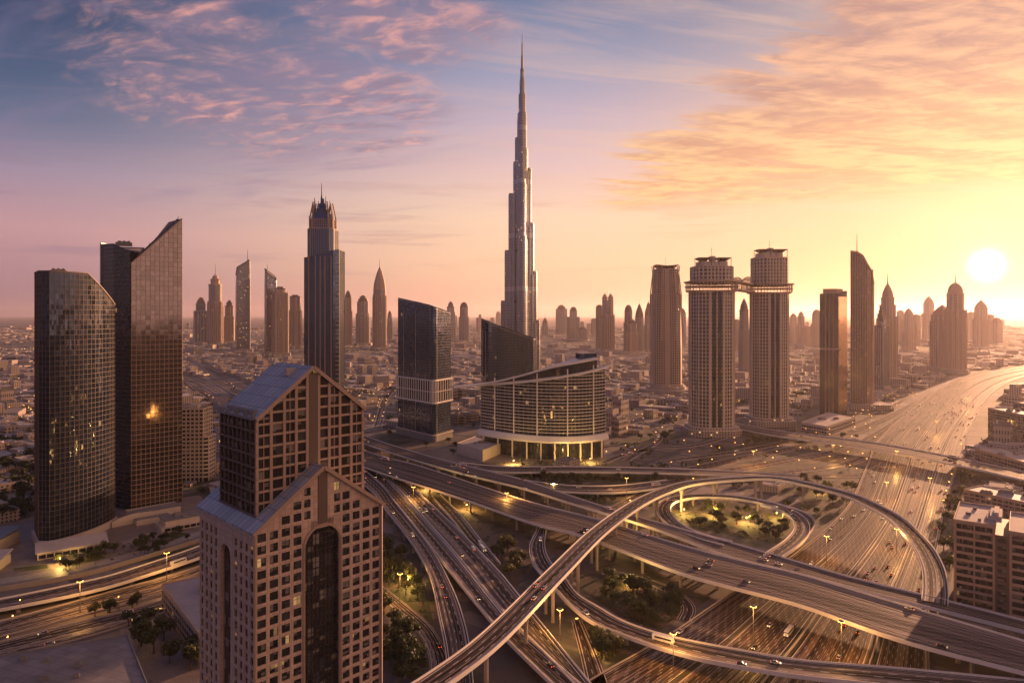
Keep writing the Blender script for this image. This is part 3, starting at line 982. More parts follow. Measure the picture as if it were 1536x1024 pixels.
for L_, w_, z_, lb in (
        ([(915, 772), (985, 735), (1045, 715), (1170, 692), (1290, 666), (1372, 616)], 22, .12, 'broad slip road curving from the level ramps into the highway'),
        ([(1000, 712), (1100, 690), (1220, 664), (1330, 628), (1400, 588)], 20, .10, 'second slip road merging beside the pale hall'),
        ([(985, 752), (1050, 724), (1180, 708), (1285, 690), (1345, 648), (1395, 606)], 17, .14, 'slip road nearest the high flyover joining the highway'),
        ([(1010, 690), (1110, 676), (1210, 655), (1300, 628), (1385, 584)], 14, .08, 'outermost slip road passing below the bridged towers'),
        ([(1120, 706), (1200, 712), (1290, 712), (1340, 690), (1380, 650)], 16, .16, 'short connecting lane at the edge of the highway')):
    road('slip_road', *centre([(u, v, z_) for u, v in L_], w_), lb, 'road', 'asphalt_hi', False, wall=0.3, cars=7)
road('road', *centre([(60, 552, .14), (160, 553, .14), (272, 564, .14), (340, 600, .14), (440, 646, .14), (550, 694, .14)], 62),
     'wide highway curving away behind the gabled tower', 'road', 'asphalt_hi', False, wall=0.9, cars=26)
road('road', *centre([(150, 528, .1), (272, 540, .1), (345, 572, .1), (440, 610, .1), (540, 642, .1)], 34),
     'farther highway branch behind the ridge of the gabled tower', 'road', 'asphalt_hi', False, wall=0.5, cars=8)
road('road', *edges([(-60, 944), (0, 932), (150, 892), (311, 845), (420, 790), (540, 700)], [(-60, 968), (0, 955), (112, 926), (240, 893), (330, 860), (440, 805), (560, 712)], 0.2),
     'dark ground road below the plaza wall', 'road', 'asphalt', False, wall=0.9, cars=12)
road('road', *edges([(-60, 976), (0, 963), (112, 935), (240, 902), (345, 862)], [(-60, 1000), (0, 986), (112, 960), (206, 932), (345, 885)], 0.25),
     'lower ground road beside the flat grey roof', 'road', 'asphalt', False, wall=0.9, cars=8)
road('road', *edges([(480, 832), (540, 860), (571, 877), (614, 910), (647, 940), (671, 981), (690, 1040)], [(480, 848), (540, 878), (571, 896), (599, 922), (629, 951), (644, 987), (640, 1040)], 0.2),
     'ground road among trees behind the gabled tower', 'road', 'asphalt', False, wall=0.3, cars=6)
road('road', *centre([(905, 857, .2), (948, 865, .2), (990, 878, .2), (1020, 895, .2), (1033, 912, .2), (1026, 930, .2)], 8),
     'narrow lane bending round the shrubs under the viaduct', 'road', 'asphalt', False, wall=0.3, cars=0)
road('road', *edges([(858, 930), (872, 985), (884, 1040)], [(872, 930), (896, 985), (916, 1040)], 0.2), 'short pale lane under the sweeping ramp', 'road', 'asphalt_hi', False, wall=0.3)
for L_, w_, lb in (
        ([(905, 694, .2), (935, 682, .2), (985, 672, .2), (1040, 668, .2), (1100, 652, .2)], 11, 'small street bending past the curved hotel'),
        ([(520, 590, .2), (600, 596, .2), (700, 600, .2), (820, 578, .2), (960, 560, .2), (1050, 572, .2)], 20, 'city street passing behind the curved hotel'),
        ([(-40, 566, .2), (0, 560, .2), (60, 548, .2), (150, 540, .2)], 26, 'street on the plain behind the dark glass towers'),
        ([(660, 555, .2), (590, 585, .2), (565, 640, .2)], 14, 'street curving down beside the terrace banded tower'),
        ([(925, 612, .2), (1030, 618, .2), (1160, 602, .2), (1230, 592, .2), (1330, 562, .2)], 17, 'street passing the foot of the bridged towers'),
        ([(820, 545, .2), (930, 553, .2), (1080, 540, .2), (1250, 533, .2), (1400, 524, .2)], 26, 'distant avenue crossing the plain'),
        ([(540, 540, .2), (640, 545, .2), (720, 552, .2)], 24, 'distant street left of the tallest tower'),
        ([(940, 690, .2), (990, 655, .2), (960, 630, .2), (930, 612, .2)], 10, 'winding lane between low blocks and the bridged towers')):
    road('street', *centre(L_, w_), lb, 'street', 'asphalt', False, wall=0.3, cars=4)

# elevated roads
road('flyover', *edges([(345, 593), (440, 633), (546, 676), (632, 700), (782, 749), (895, 779), (1029, 820), (1122, 844), (1200, 862), (1347, 906), (1536, 962), (1660, 998)],
                       [(337, 612), (440, 657), (546, 700), (696, 749), (797, 784), (876, 805), (1010, 856), (1085, 878), (1200, 908), (1347, 959), (1536, 1009), (1660, 1042)], 13.0),
     'widest straight viaduct crossing the whole interchange', 'viaduct', 'asphalt', True, cars=46)
road('flyover', *edges([(345, 581), (440, 614), (550, 655), (632, 681), (689, 696), (782, 719), (860, 745), (935, 769), (1010, 790), (1085, 811), (1200, 844), (1272, 865), (1422, 902), (1536, 931), (1660, 962)],
                       [(345, 588), (440, 624), (550, 666), (670, 704), (782, 732), (860, 756), (972, 790), (1085, 831), (1200, 861), (1347, 899), (1536, 947), (1660, 980)], 11.0),
     'long narrower viaduct just behind the widest one', 'viaduct', 'asphalt', True, cars=16)
road('flyover', *centre([(585, 1062, 22), (652, 1022, 22), (740, 955, 22), (834, 860, 22), (898, 797, 22), (955, 756, 22), (1000, 735, 22), (1040, 724, 22), (1105, 718, 21.5), (1160, 717, 21),
                         (1215, 727, 20), (1272, 742, 18.5), (1300, 754, 17.5), (1342, 777, 16), (1378, 812, 14.5), (1398, 848, 13.2), (1403, 880, 12.2), (1402, 903, 11.7)], 12.5),
     'highest single flyover curving in a great arc over the interchange', 'flyover', 'asphalt', True, pillars=44, cars=7, oneway=1)
road('ramp', *centre([(1092, 815, 11.3), (1050, 804, 10.6), (1014, 788, 9.6), (995, 767, 9), (1003, 752, 9), (1035, 744.5, 9), (1080, 744, 9), (1125, 749, 9), (1165, 759, 9), (1194, 774, 9.4), (1203, 793, 10), (1190, 812, 10.8), (1160, 833, 11.4)], 11.0),
     'small looping cloverleaf ramp round a planted garden', 'ramp', 'asphalt', True, pillars=30, cars=4, oneway=1)
road('ramp', *edges([(1135, 750), (1170, 757), (1205, 768), (1222, 785), (1200, 815), (1175, 835)], [(1140, 757), (1168, 765), (1193, 778), (1200, 790), (1180, 815), (1158, 833)], 8.6),
     'short outer ramp hugging the looping ramp', 'ramp', 'asphalt', True, pillars=0, cars=2, oneway=1)
road('ramp', *edges([(824, 770), (818, 795), (817, 823), (826, 844), (846, 866), (865, 891), (899, 912), (932, 931), (982, 949), (1037, 962), (1100, 974), (1200, 991), (1347, 1003), (1536, 1021), (1660, 1034)],
                    [(812, 770), (806, 794), (795, 818), (799, 843), (813, 861), (833, 883), (854, 906), (885, 931), (926, 949), (976, 967), (1037, 985), (1100, 998), (1200, 1014), (1347, 1029), (1536, 1046), (1660, 1058)], 8.0),
     'long S shaped ramp sweeping under the high flyover and over the highway', 'ramp', 'asphalt', True, pillars=30, cars=7, oneway=1)
road('ramp', *edges([(689, 694), (760, 700), (860, 700), (1010, 703), (1122, 708), (1200, 713)], [(676, 699), (760, 708), (860, 707.5), (1010, 710), (1122, 714), (1200, 718)], 7.0, [11, 8, 7, 7, 6, 2, 0.8]),
     'nearly level ramp in front of the hotel planting', 'ramp', 'asphalt', True, cars=5)
road('ramp', *edges([(690, 702), (745, 712), (800, 722), (860, 728.5), (930, 728), (1000, 720)], [(690, 710), (745, 720), (800, 731), (860, 738), (940, 738), (1015, 728)], 6.0, [11, 7, 6, 6, 4, 0.8]),
     'lower ramp splitting off behind the long viaduct', 'ramp', 'asphalt', True, cars=4)
road('viaduct', *edges([(530, 690), (575, 730), (591, 752), (644, 820), (677, 880), (695, 930), (704, 975), (712, 1060)], [(512, 700), (556, 735), (572, 756), (614, 809), (644, 861), (660, 930), (670, 985), (672, 1060)], 8.0),
     'curving carriageway nearest the gabled tower and trees', 'viaduct', 'asphalt', True, cars=8)
road('viaduct', *edges([(548, 694), (584, 724), (640, 786), (689, 842), (745, 912), (780, 948), (861, 1019), (900, 1052)], [(535, 700), (568, 727), (595, 756), (670, 850), (737, 932), (762, 961), (827, 1024), (865, 1060)], 6.0),
     'middle carriageway of the bundle sweeping under the high flyover', 'viaduct', 'asphalt', True, cars=14)
road('viaduct', *edges([(560, 688), (617, 730), (689, 797), (745, 854), (779, 895), (815, 940), (872, 1010), (905, 1050)], [(550, 693), (588, 723), (644, 785), (693, 841), (749, 911), (785, 948), (838, 1000), (880, 1044)], 6.2),
     'outer carriageway of the bundle beside the ground trees', 'viaduct', 'asphalt', True, cars=14)
road('ramp', *edges([(660, 742), (690, 772), (715, 803), (750, 845)], [(648, 744), (675, 776), (700, 808), (733, 842)], 3.0, [0.6, 2, 4.5, 6.1]),
     'thin ramp rising to join the outer carriageway', 'ramp', 'asphalt', True, pillars=0, cars=2, oneway=1)
road('overpass', *edges([(1040, 622), (1105, 635), (1160, 645), (1310, 664), (1437, 687), (1536, 708), (1660, 735)], [(1040, 629), (1105, 642), (1160, 653), (1310, 675), (1437, 698), (1536, 720), (1660, 748)], 9.0),
     'straight dark bridge crossing the highway by the low blocks', 'bridge', 'asphalt', True, pillars=40, cars=8)
road('overpass', *edges([(-60, 908), (0, 899), (112, 876), (187, 857), (311, 815), (400, 778)], [(-60, 924), (0, 914), (112, 892), (187, 873), (311, 832), (400, 796)], 4.5),
     'low raised road following the curved plaza wall', 'road', 'asphalt', True, pillars=30, cars=6)

# lawns, plazas
for nm, pts, z_, mk, lb in (
        ('lawn', [(566, 800), (605, 835), (640, 885), (655, 960), (640, 985), (610, 915), (566, 872)], 0.05, 'lawn', 'lit green lawn beside the gabled tower'),
        ('garden', [(1003, 768), (1020, 752), (1080, 750), (1160, 765), (1190, 785), (1165, 815), (1110, 806), (1040, 792)], 0.05, 'scrub', 'planted garden inside the looping ramp'),
        ('garden', [(850, 858), (960, 862), (1020, 890), (1030, 920), (990, 945), (930, 925), (880, 890)], 0.05, 'scrub', 'shrubby ground inside the sweeping ramp'),
        ('ground_patch', [(600, 712), (780, 768), (800, 850), (775, 880), (690, 790), (620, 728)], 0.04, 'dirt', 'bare shaded earth beneath the wide viaduct'),
        ('ground_patch', [(870, 930), (985, 955), (930, 1000), (890, 1030), (880, 980)], 0.05, 'scrub', 'rough earth between the ramp and highway'),
        ('ground_patch', [(800, 800), (1000, 862), (1075, 890), (1000, 945), (860, 862)], 0.03, 'dirt', 'dusty ground in the shade of the viaduct'),
        ('verge', [(690, 712), (1000, 716), (1000, 722), (860, 724), (740, 706)], 0.04, 'lawn', 'strip of planting between the level ramps'),
        ('verge', [(1180, 722), (1270, 722), (1284, 745), (1255, 780), (1215, 770)], 0.05, 'scrub', 'scrub island between ramp and highway'),
        ('plaza', [(0, 790), (60, 770), (170, 762), (300, 742), (330, 790), (312, 808), (200, 844), (110, 868), (0, 888), (-60, 898), (-60, 800)], 0.06, 'plaza', 'curved paved plaza round the dark glass towers'),
        ('plaza', [(660, 700), (740, 692), (915, 690), (925, 684), (900, 668), (660, 670), (620, 678)], 0.04, 'plaza', 'paved forecourt in front of the curved hotel'),
        ('plaza', [(180, 905), (235, 878), (318, 868), (320, 1060), (180, 1060)], 0.03, 'plaza', 'paved yard beside the gabled tower')):
    sheet(nm, [gp(u, v) for u, v in pts], z_, M[mk], 'structure', lb, 'ground')


for nm, pts, z_, mk, lb in (
        ('path', [(0, 868), (110, 850), (200, 828), (300, 796), (306, 801), (204, 835), (112, 857), (0, 876)], 0.075, 'paleband', 'pale curved path along the plaza edge'),
        ('path', [(180, 812), (250, 790), (256, 797), (190, 820)], 0.079, 'paleband', 'short pale path crossing the plaza'),
        ('flower_bed', [(225, 812), (262, 797), (285, 800), (240, 818)], 0.083, 'lawn', 'oval planted bed on the plaza'),
        ('flower_bed', [(100, 842), (150, 831), (160, 836), (108, 849)], 0.083, 'lawn', 'long planted bed on the plaza'),
        ('flower_bed', [(20, 852), (70, 846), (72, 852), (22, 858)], 0.083, 'lawn', 'narrow planted bed on the plaza'),
        ('verge', [(1040, 684), (1110, 668), (1200, 650), (1212, 655), (1120, 676), (1052, 690)], 0.05, 'lawn', 'grass verge before the bridged towers'),
        ('verge', [(1200, 690), (1285, 672), (1330, 650), (1320, 662), (1275, 684), (1210, 698)], 0.05, 'scrub', 'scrub verge between the merging slip roads'),
        ('verge', [(1245, 655), (1300, 640), (1335, 612), (1342, 616), (1312, 645), (1255, 661)], 0.045, 'lawn', 'grass bank beside the pale hall and highway'),
        ('verge', [(915, 665), (990, 650), (1030, 655), (960, 668)], 0.05, 'lawn', 'grass between low lanes right of the hotel'),
        ('verge', [(1422, 860), (1428, 780), (1446, 720), (1462, 700), (1450, 760), (1424, 880)], 0.05, 'scrub', 'planted strip between highway and apartment block')):
    sheet(nm, [gp(u, v) for u, v in pts], z_, M[mk], 'structure', lb, 'ground')


# ------------------------------------------------------------------ curtain-wall towers
def subdivide(path, tops, step, closed=True):
    P, T, corner = [], [], []
    n = len(path)
    for i in range(n if closed else n - 1):
        a, b = Vector(path[i]), Vector(path[(i + 1) % n])
        L = (b - a).length
        k = max(1, int(round(L / step)))
        for j in range(k):
            t = j / k
            P.append(a.lerp(b, t))
            T.append(tops[i] * (1 - t) + tops[(i + 1) % n] * t)
            corner.append(j == 0)
    if not closed:
        P.append(Vector(path[-1]))
        T.append(tops[-1])
        corner.append(True)
    return P, T, corner


def curtain(root, path, z0, tops, gm, fm, floor=3.8, step=3.0, fin=0.25, fin_d=0.25, band=0.35, band_d=0.18, roof=None, gname='glazing', fname='mullion_frame', corner_fin=None, skip_band=None):
    """glass skin over a counter-clockwise footprint; a net of vertical fins and floor bands stands proud of it"""
    if not isinstance(tops, (list, tuple)):
        tops = [tops] * len(path)
    P, T, corner = subdivide(path, tops, step)
    n = len(P)
    g = MB()
    per = 0
    vs = [(p.x, p.y, z0) for p in P] + [(p.x, p.y, t) for p, t in zip(P, T)]
    fs, uvs, ms = [], [], []
    for i in range(n):
        j = (i + 1) % n
        fs.append((i, j, n + j, n + i))
        L = (P[j] - P[i]).length
        uvs.append([(per, z0), (per + L, z0), (per + L, T[j]), (per, T[i])])
        ms.append(0)
        per += L
    c = sum(P, Vector((0, 0))) / n
    vs.append((c.x, c.y, sum(T) / n - 0.4))
    for i in range(n):
        fs.append((n + i, n + (i + 1) % n, 2 * n))
        uvs.append([(0, 0), (1, 0), (0, 1)])
        ms.append(1)
    g.mesh(vs, fs, ms, uvs)
    g.build(gname, [gm, roof or M['roofgrey']], root)
    f = MB()
    nrm = []
    for i in range(n):
        d = (P[(i + 1) % n] - P[i - 1]).normalized()
        nrm.append(Vector((d.y, -d.x)))
    for i in range(n):
        w = corner_fin if (corner[i] and corner_fin) else fin
        if w <= 0:
            continue
        d, nn = Vector((-nrm[i].y, nrm[i].x)), nrm[i]
        a, b, c2, e = P[i] - d * w / 2 + nn * fin_d, P[i] + d * w / 2 + nn * fin_d, P[i] + d * w / 2 - nn * 0.05, P[i] - d * w / 2 - nn * 0.05
        f.prism([a, b, c2, e], z0, T[i] + 0.5, 0)
    if band > 0:
        z = z0 + floor
        zm = max(T)
        while z < zm:
            for i in range(n):
                j = (i + 1) % n
                if z > min(T[i], T[j]) - 0.3 or (skip_band and skip_band(P[i], z)):
                    continue
                a, b = P[i] + nrm[i] * band_d, P[j] + nrm[j] * band_d
                a0, b0 = P[i] - nrm[i] * 0.02, P[j] - nrm[j] * 0.02
                f.mesh([(a.x, a.y, z), (b.x, b.y, z), (b.x, b.y, z + band), (a.x, a.y, z + band), (a0.x, a0.y, z), (b0.x, b0.y, z), (b0.x, b0.y, z + band), (a0.x, a0.y, z + band)],
                       [(0, 1, 2, 3), (3, 2, 6, 7), (0, 4, 5, 1)])
            z += floor
    # coping along the top edge
    for i in range(n):
        j = (i + 1) % n
        f.bar((P[i].x + nrm[i].x * 0.1, P[i].y + nrm[i].y * 0.1, T[i] + 0.3), (P[j].x + nrm[j].x * 0.1, P[j].y + nrm[j].y * 0.1, T[j] + 0.3), 0.7, 0.9)
    f.build(fname, fm, root)
    return P, T, nrm


def roof_units(root, spots, z, m_=None, name='plant_room'):
    for (x, y, sx, sy, h, a) in spots:
        b = MB()
        b.box((x, y, z), (sx, sy, h), 0, a)
        b.box((x, y, z + h), (sx * 0.8, sy * 0.5, h * 0.35), 0, a)
        for k in range(3):
            b.box((x + math.cos(a) * sx * (k - 1) * 0.28, y + math.sin(a) * sx * (k - 1) * 0.28, z + h * 1.35), (sx * 0.16, sx * 0.16, h * 0.25), 0, a)
        b.build(name, m_ or M['conc_grey'], root)


def occupy(path, extra=12):
    c = sum((Vector(p) for p in path), Vector((0, 0))) / len(path)
    r = max((Vector(p) - c).length for p in path)
    mark(c.x, c.y, r + extra)


# ---- gabled foreground tower
def gable_tower():
    P1 = Vector((-71.6, 190.0))
    e1, e2 = Vector((0.70, 0.714)), Vector((-0.714, 0.70))
    W1, W2 = 42.0, 39.0
    ZE, ZA = 119.0, 134.0
    FL = 3.45
    root = thing('gabled_tower', 'near tan stone tower with two stacked gables, grey metal roofs and a tall dark arch', 'tower', (P1.x, P1.y, 0))

    def L(x, y, z=None):
        p = P1 + e1 * x + e2 * y
        return (p.x, p.y) if z is None else (p.x, p.y, z)
    ang1, ang2 = math.atan2(e1.y, e1.x), math.atan2(e2.y, e2.x)
    wins = []

    def clip(poly, x0, z0, x1, z1):
        """keep the part of a (x, z) polygon under the line through two points"""
        out = []
        s = lambda p: (z0 + (z1 - z0) * (p[0] - x0) / (x1 - x0)) - p[1]
        for i in range(len(poly)):
            a, b = poly[i], poly[(i + 1) % len(poly)]
            sa, sb = s(a), s(b)
            if sa >= 0:
                out.append(a)
            if (sa >= 0) != (sb >= 0):
                t = sa / (sa - sb)
                out.append((a[0] + (b[0] - a[0]) * t, a[1] + (b[1] - a[1]) * t))
        return out

    def grid_wall(mb, place, inward, width, cols, rows, zlo, top, zmax, skip, ang, fine=()):
        """pierced wall: place(x, z, depth) -> world point"""
        xs = sorted(set([0, width] + [c for q in cols for c in q] + list(fine)))
        zs = sorted(set([zlo, zmax] + [c for q in rows for c in q]))
        for i in range(len(xs) - 1):
            x0, x1 = xs[i], xs[i + 1]
            if x1 - x0 < 1e-4:
                continue
            iscol = any(abs(q[0] - x0) < 1e-6 and abs(q[1] - x1) < 1e-6 for q in cols)
            for j in range(len(zs) - 1):
                z0, z1 = zs[j], zs[j + 1]
                isrow = any(abs(q[0] - z0) < 1e-6 and abs(q[1] - z1) < 1e-6 for q in rows)
                cx_, cz_ = (x0 + x1) / 2, (z0 + z1) / 2
                if skip and skip(cx_, cz_):
                    continue
                full = z1 + 0.6 <= min(top(x0), top(x1))
                if iscol and isrow and full:
                    wins.append((place(cx_, z0, inward), x1 - x0, z1 - z0, ang))
                    q = [(x0, z0), (x1, z0), (x1, z1), (x0, z1)]
                    for k in range(4):
                        a, b = q[k], q[(k + 1) % 4]
                        mb.face([place(a[0], a[1], 0), place(b[0], b[1], 0), place(b[0], b[1], inward), place(a[0], a[1], inward)])
                    continue
                poly = [(x0, z0), (x1, z0), (x1, z1), (x0, z1)]
                if z1 > min(top(x0), top(x1)):
                    poly = clip(poly, x0, top(x0), x1, top(x1))
                if len(poly) >= 3:
                    mb.face([place(a, b, 0) for a, b in poly], 0, [(a, b) for a, b in poly])

    # lower storey block: front wall (along e1) and side wall (along e2)
    wall = MB()
    arch_r, arch_c, arch_s = 6.2, W1 / 2, 111.0
    topf = lambda x: ZE + (ZA - ZE) * (1 - abs(x - W1 / 2) / (W1 / 2))
    cols = [(0.75 + 3.62 * k, 0.75 + 3.62 * k + 2.55) for k in range(4)]
    cols += [(W1 - b_, W1 - a_) for a_, b_ in cols]
    cols += [(W1 / 2 - 6.0, W1 / 2 - 3.9), (W1 / 2 + 3.9, W1 / 2 + 6.0)]
    rows = [(ZE - 2.75 - FL * k, ZE - 0.35 - FL * k) for k in range(-4, 20)]
    inarch = lambda x, z: abs(x - arch_c) < arch_r and (z < arch_s or (x - arch_c) ** 2 + (z - arch_s) ** 2 < arch_r ** 2)
    fine = [arch_c + (k / 12.0) * arch_r for k in range(-12, 13)]
    # the arch field is rebuilt with a fine mesh; windows beside it keep their own columns
    fr = lambda x, z, d: L(x, d, z)
    grid_wall(wall, fr, 0.4, W1, cols, rows, 40.0, topf, ZA + 0.01, lambda x, z: abs(x - arch_c) < arch_r and z < arch_s + arch_r, ang1, [arch_c, arch_c - arch_r, arch_c + arch_r])
    # spandrel over the arch
    for k in range(24):
        x0, x1 = arch_c - arch_r + arch_r * 2 * k / 24, arch_c - arch_r + arch_r * 2 * (k + 1) / 24
        za = lambda x: arch_s + math.sqrt(max(0, arch_r ** 2 - (x - arch_c) ** 2))
        zt = min([z for z in sorted(set(c for q in rows for c in q)) if z >= arch_s + arch_r] + [ZA])
        wall.face([fr(x0, za(x0), 0), fr(x1, za(x1), 0), fr(x1, zt + 0.0, 0), fr(x0, zt + 0.0, 0)], 0, [(x0, za(x0)), (x1, za(x1)), (x1, zt), (x0, zt)])
        wall.face([fr(x0, za(x0), 0), fr(x1, za(x1), 0), fr(x1, za(x1), 1.6), fr(x0, za(x0), 1.6)])
    zt0 = arch_s + arch_r
    for sx in (arch_c - arch_r, arch_c + arch_r):
        wall.face([fr(sx, 40, 0), fr(sx, arch_s, 0), fr(sx, arch_s, 1.6), fr(sx, 40, 1.6)])
    # side wall, runs back along e2 (place x from the near corner)
    sd_ = lambda x, z, d: L(d, x, z)
    scols = [(1.0 + 3.5 * k, 1.0 + 3.5 * k + 1.9) for k in range(4)]
    scols += [(W2 - b_, W2 - a_) for a_, b_ in scols]
    s_c, s_r, s_s = W2 / 2, 3.6, 108.0
    grid_wall(wall, sd_, 0.4, W2, scols, rows, 40.0, lambda x: ZE, ZE, lambda x, z: abs(x - s_c) < s_r and z < s_s + s_r, ang2, [s_c, s_c - s_r, s_c + s_r])
    zt = min(z for z in sorted(set(c for q in rows for c in q)) if z >= s_s + s_r)
    for k in range(16):
        x0, x1 = s_c - s_r + s_r * 2 * k / 16, s_c - s_r + s_r * 2 * (k + 1) / 16
        za = lambda x: s_s + 1.7 * math.sqrt(max(0, s_r ** 2 - (x - s_c) ** 2)) * 0.6
        wall.face([sd_(x0, za(x0), 0), sd_(x1, za(x1), 0), sd_(x1, zt, 0), sd_(x0, zt, 0)], 0)
        wall.face([sd_(x0, za(x0), 0), sd_(x1, za(x1), 0), sd_(x1, za(x1), 1.2), sd_(x0, za(x0), 1.2)])
    for sx in (s_c - s_r, s_c + s_r):
        wall.face([sd_(sx, 40, 0), sd_(sx, s_s, 0), sd_(sx, s_s, 1.2), sd_(sx, 40, 1.2)])
    # plain shaft below the view and the two far walls
    for a, b in (((0, 0), (W1, 0)), ((0, W2), (0, 0)), ((W1, 0), (W1, W2)), ((W1, W2), (0, W2))):
        zt_ = 40 if b == (W1, 0) or a == (0, W2) else ZE
        p, q = L(*a), L(*b)
        wall.face([(*p, 0), (*q, 0), (*q, zt_), (*p, zt_)], 0, [(0, 0), (40, 0), (40, zt_), (0, zt_)])
    p, q, r_ = L(W1, W2, ZE), L(0, W2, ZE), L(W1 / 2, W2, ZA)
    wall.face([p, q, r_])
    wall.build('stone_wall', M['stone'], root)
    # windows: the largest in view are parts, the rest one part
    win = MB()
    uw = MB()
    uw.face([(-0.5, 0, 0), (0.5, 0, 0), (0.5, 0, 1), (-0.5, 0, 1)], 0, [(0, 0), (2, 0), (2, 1), (0, 1)])
    for xa in (-0.5, -0.02, 0.46):
        uw.prism([(xa, -0.06), (xa + 0.04, -0.06), (xa + 0.04, 0.0), (xa, 0.0)], 0, 1, 1)
    uw.prism([(-0.5, -0.07), (0.5, -0.07), (0.5, -0.005), (-0.5, -0.005)], 0.60, 0.64, 1)
    proto = uw.build('window', [M['g_win'], M['dark_frame']], None, Vector((0, 0, 0)))
    wins.sort(key=lambda q: (q[3] != ang1, -q[0][2]))
    vis = [q for q in wins if q[0][2] > 66]
    first, rest = vis[:100], vis[100:] + [q for q in wins if q[0][2] <= 66]
    lo = world_loc(root)
    for k, (p, w, h, a) in enumerate(first):
        o = proto if k == 0 else proto.copy()
        if k:
            COL.objects.link(o)
        o.parent = root
        o.location = Vector(p) - lo
        # the normal of the pane looks outwards: front wall -e2, side wall -e1
        o.rotation_euler = (0, 0, a if a == ang1 else a + math.pi)
        o.scale = (w, 1, h)
    rest_b = MB()
    for (p, w, h, a) in rest:
        d = Vector((math.cos(a), math.sin(a)))
        c = Vector((p[0], p[1]))
        u0 = random.random() * 40
        rest_b.face([(*(c - d * w / 2), p[2]), (*(c + d * w / 2), p[2]), (*(c + d * w / 2), p[2] + h), (*(c - d * w / 2), p[2] + h)], 0, [(u0, 0), (u0 + 2, 0), (u0 + 2, 2), (u0, 2)])
    o = rest_b.build('window_pane', M['g_win'], root)
    o['kind'] = 'stuff'
    # arch glazing with its net of mullions
    g = MB()
    g.face([fr(arch_c - arch_r - .1, 40, 1.6), fr(arch_c + arch_r + .1, 40, 1.6), fr(arch_c + arch_r + .1, arch_s + arch_r + .1, 1.6), fr(arch_c - arch_r - .1, arch_s + arch_r + .1, 1.6)], 0,
           [(0, 40), (12.4, 40), (12.4, 117), (0, 117)])
    ag = g.build('arch_glazing', M['g_brown'], root)
    f = MB()
    for k in range(-4, 5):
        x = arch_c + k * arch_r / 4.5
        zt_ = arch_s + math.sqrt(max(0, arch_r ** 2 - (x - arch_c) ** 2))
        f.bar(fr(x, 40, 1.5), fr(x, zt_, 1.5), 0.14)
    z = 42.0
    while z < arch_s + arch_r - 0.3:
        hw_ = arch_r if z < arch_s else math.sqrt(max(0, arch_r ** 2 - (z - arch_s) ** 2))
        f.bar(fr(arch_c - hw_, z, 1.5), fr(arch_c + hw_, z, 1.5), 0.16)
        z += FL / 2
    f.build('mullion_frame', M['dark_frame'], ag)
    f = MB()
    prev = None
    pts = [(arch_c - arch_r, 40.0), (arch_c - arch_r, arch_s)] + [(arch_c - arch_r * math.cos(math.pi * k / 20), arch_s + arch_r * math.sin(math.pi * k / 20)) for k in range(1, 20)] + [(arch_c + arch_r, arch_s), (arch_c + arch_r, 40.0)]
    for k in range(len(pts) - 1):
        f.bar(fr(pts[k][0], pts[k][1], -0.05), fr(pts[k + 1][0], pts[k + 1][1], -0.05), 0.75, 0.75)
    f.build('arch_moulding', M['tan'], root)
    g = MB()
    g.face([sd_(s_c - s_r - .1, 40, 1.2), sd_(s_c + s_r + .1, 40, 1.2), sd_(s_c + s_r + .1, s_s + s_r + .1, 1.2), sd_(s_c - s_r - .1, s_s + s_r + .1, 1.2)], 0, [(0, 40), (7, 40), (7, 112), (0, 112)])
    g.build('arch_glazing', M['g_brown'], root)
    # lower roof: two slopes, ridge running back, with a tan rake trim
    rf = MB()
    ov = 0.8
    for sgn in (0, 1):
        x0, x1 = (-ov, W1 / 2) if sgn == 0 else (W1 + ov, W1 / 2)
        z0 = ZE - ov * (ZA - ZE) / (W1 / 2)
        sl_ = math.hypot(W1 / 2, ZA - ZE)
        for dz in (0.25, 0.8):
            rf.face([L(x0, -ov, z0 + dz), L(x1, -ov, ZA + dz), L(x1, W2 + ov, ZA + dz), L(x0, W2 + ov, z0 + dz)], 0, [(0, 0), (0, sl_), (W2, sl_), (W2, 0)])
        rf.face([L(x0, -ov, z0 + .25), L(x1, -ov, ZA + .25), L(x1, -ov, ZA + .8), L(x0, -ov, z0 + .8)], 0)
        rf.face([L(x0, -ov, z0 + .25), L(x0, W2 + ov, z0 + .25), L(x0, W2 + ov, z0 + .8), L(x0, -ov, z0 + .8)], 0)
    rf.build('lower_roof', M['seam'], root)
    tr = MB()
    for xa, xb in ((-ov, W1 / 2), (W1 + ov, W1 / 2)):
        z0 = ZE - ov * (ZA - ZE) / (W1 / 2)
        tr.bar(L(xa, -ov - 0.2, z0 + 0.5), L(xb, -ov - 0.2, ZA + 0.5), 0.5, 1.1)
    for x in (0.0, W1):
        tr.bar(L(x, -0.3, 40), L(x, -0.3, ZE - 0.3), 0.5, 0.9)
    tr.build('rake_trim', M['tan'], root)
    # centre rib from the arch to the apex
    rb = MB()
    rb.prism([L(W1 / 2 - 1.5, -0.35), L(W1 / 2 + 1.5, -0.35), L(W1 / 2 + 1.5, 0.05), L(W1 / 2 - 1.5, 0.05)], arch_s + arch_r + 0.6, ZA - 1.3, 0)
    rb.build('centre_rib', M['tan_dark'], root)

    # upper block: bronze glass behind a tan frame, steep metal roof
    ax, ay, UW, UD, UE, UA = 3.25, 6.0, 35.5, 24.0, 149.6, 163.6
    U = lambda x, y, z: L(ax + x, ay + y, z)
    zb = ZE + 1.0
    topu = lambda x: UE + (UA - UE) * (1 - abs(x - UW / 2) / (UW / 2))
    g = MB()
    g.face([U(0, 0, zb), U(UW, 0, zb), U(UW, 0, UE), U(UW / 2, 0, UA), U(0, 0, UE)], 0, [(0, zb), (UW, zb), (UW, UE), (UW / 2, UA), (0, UE)])
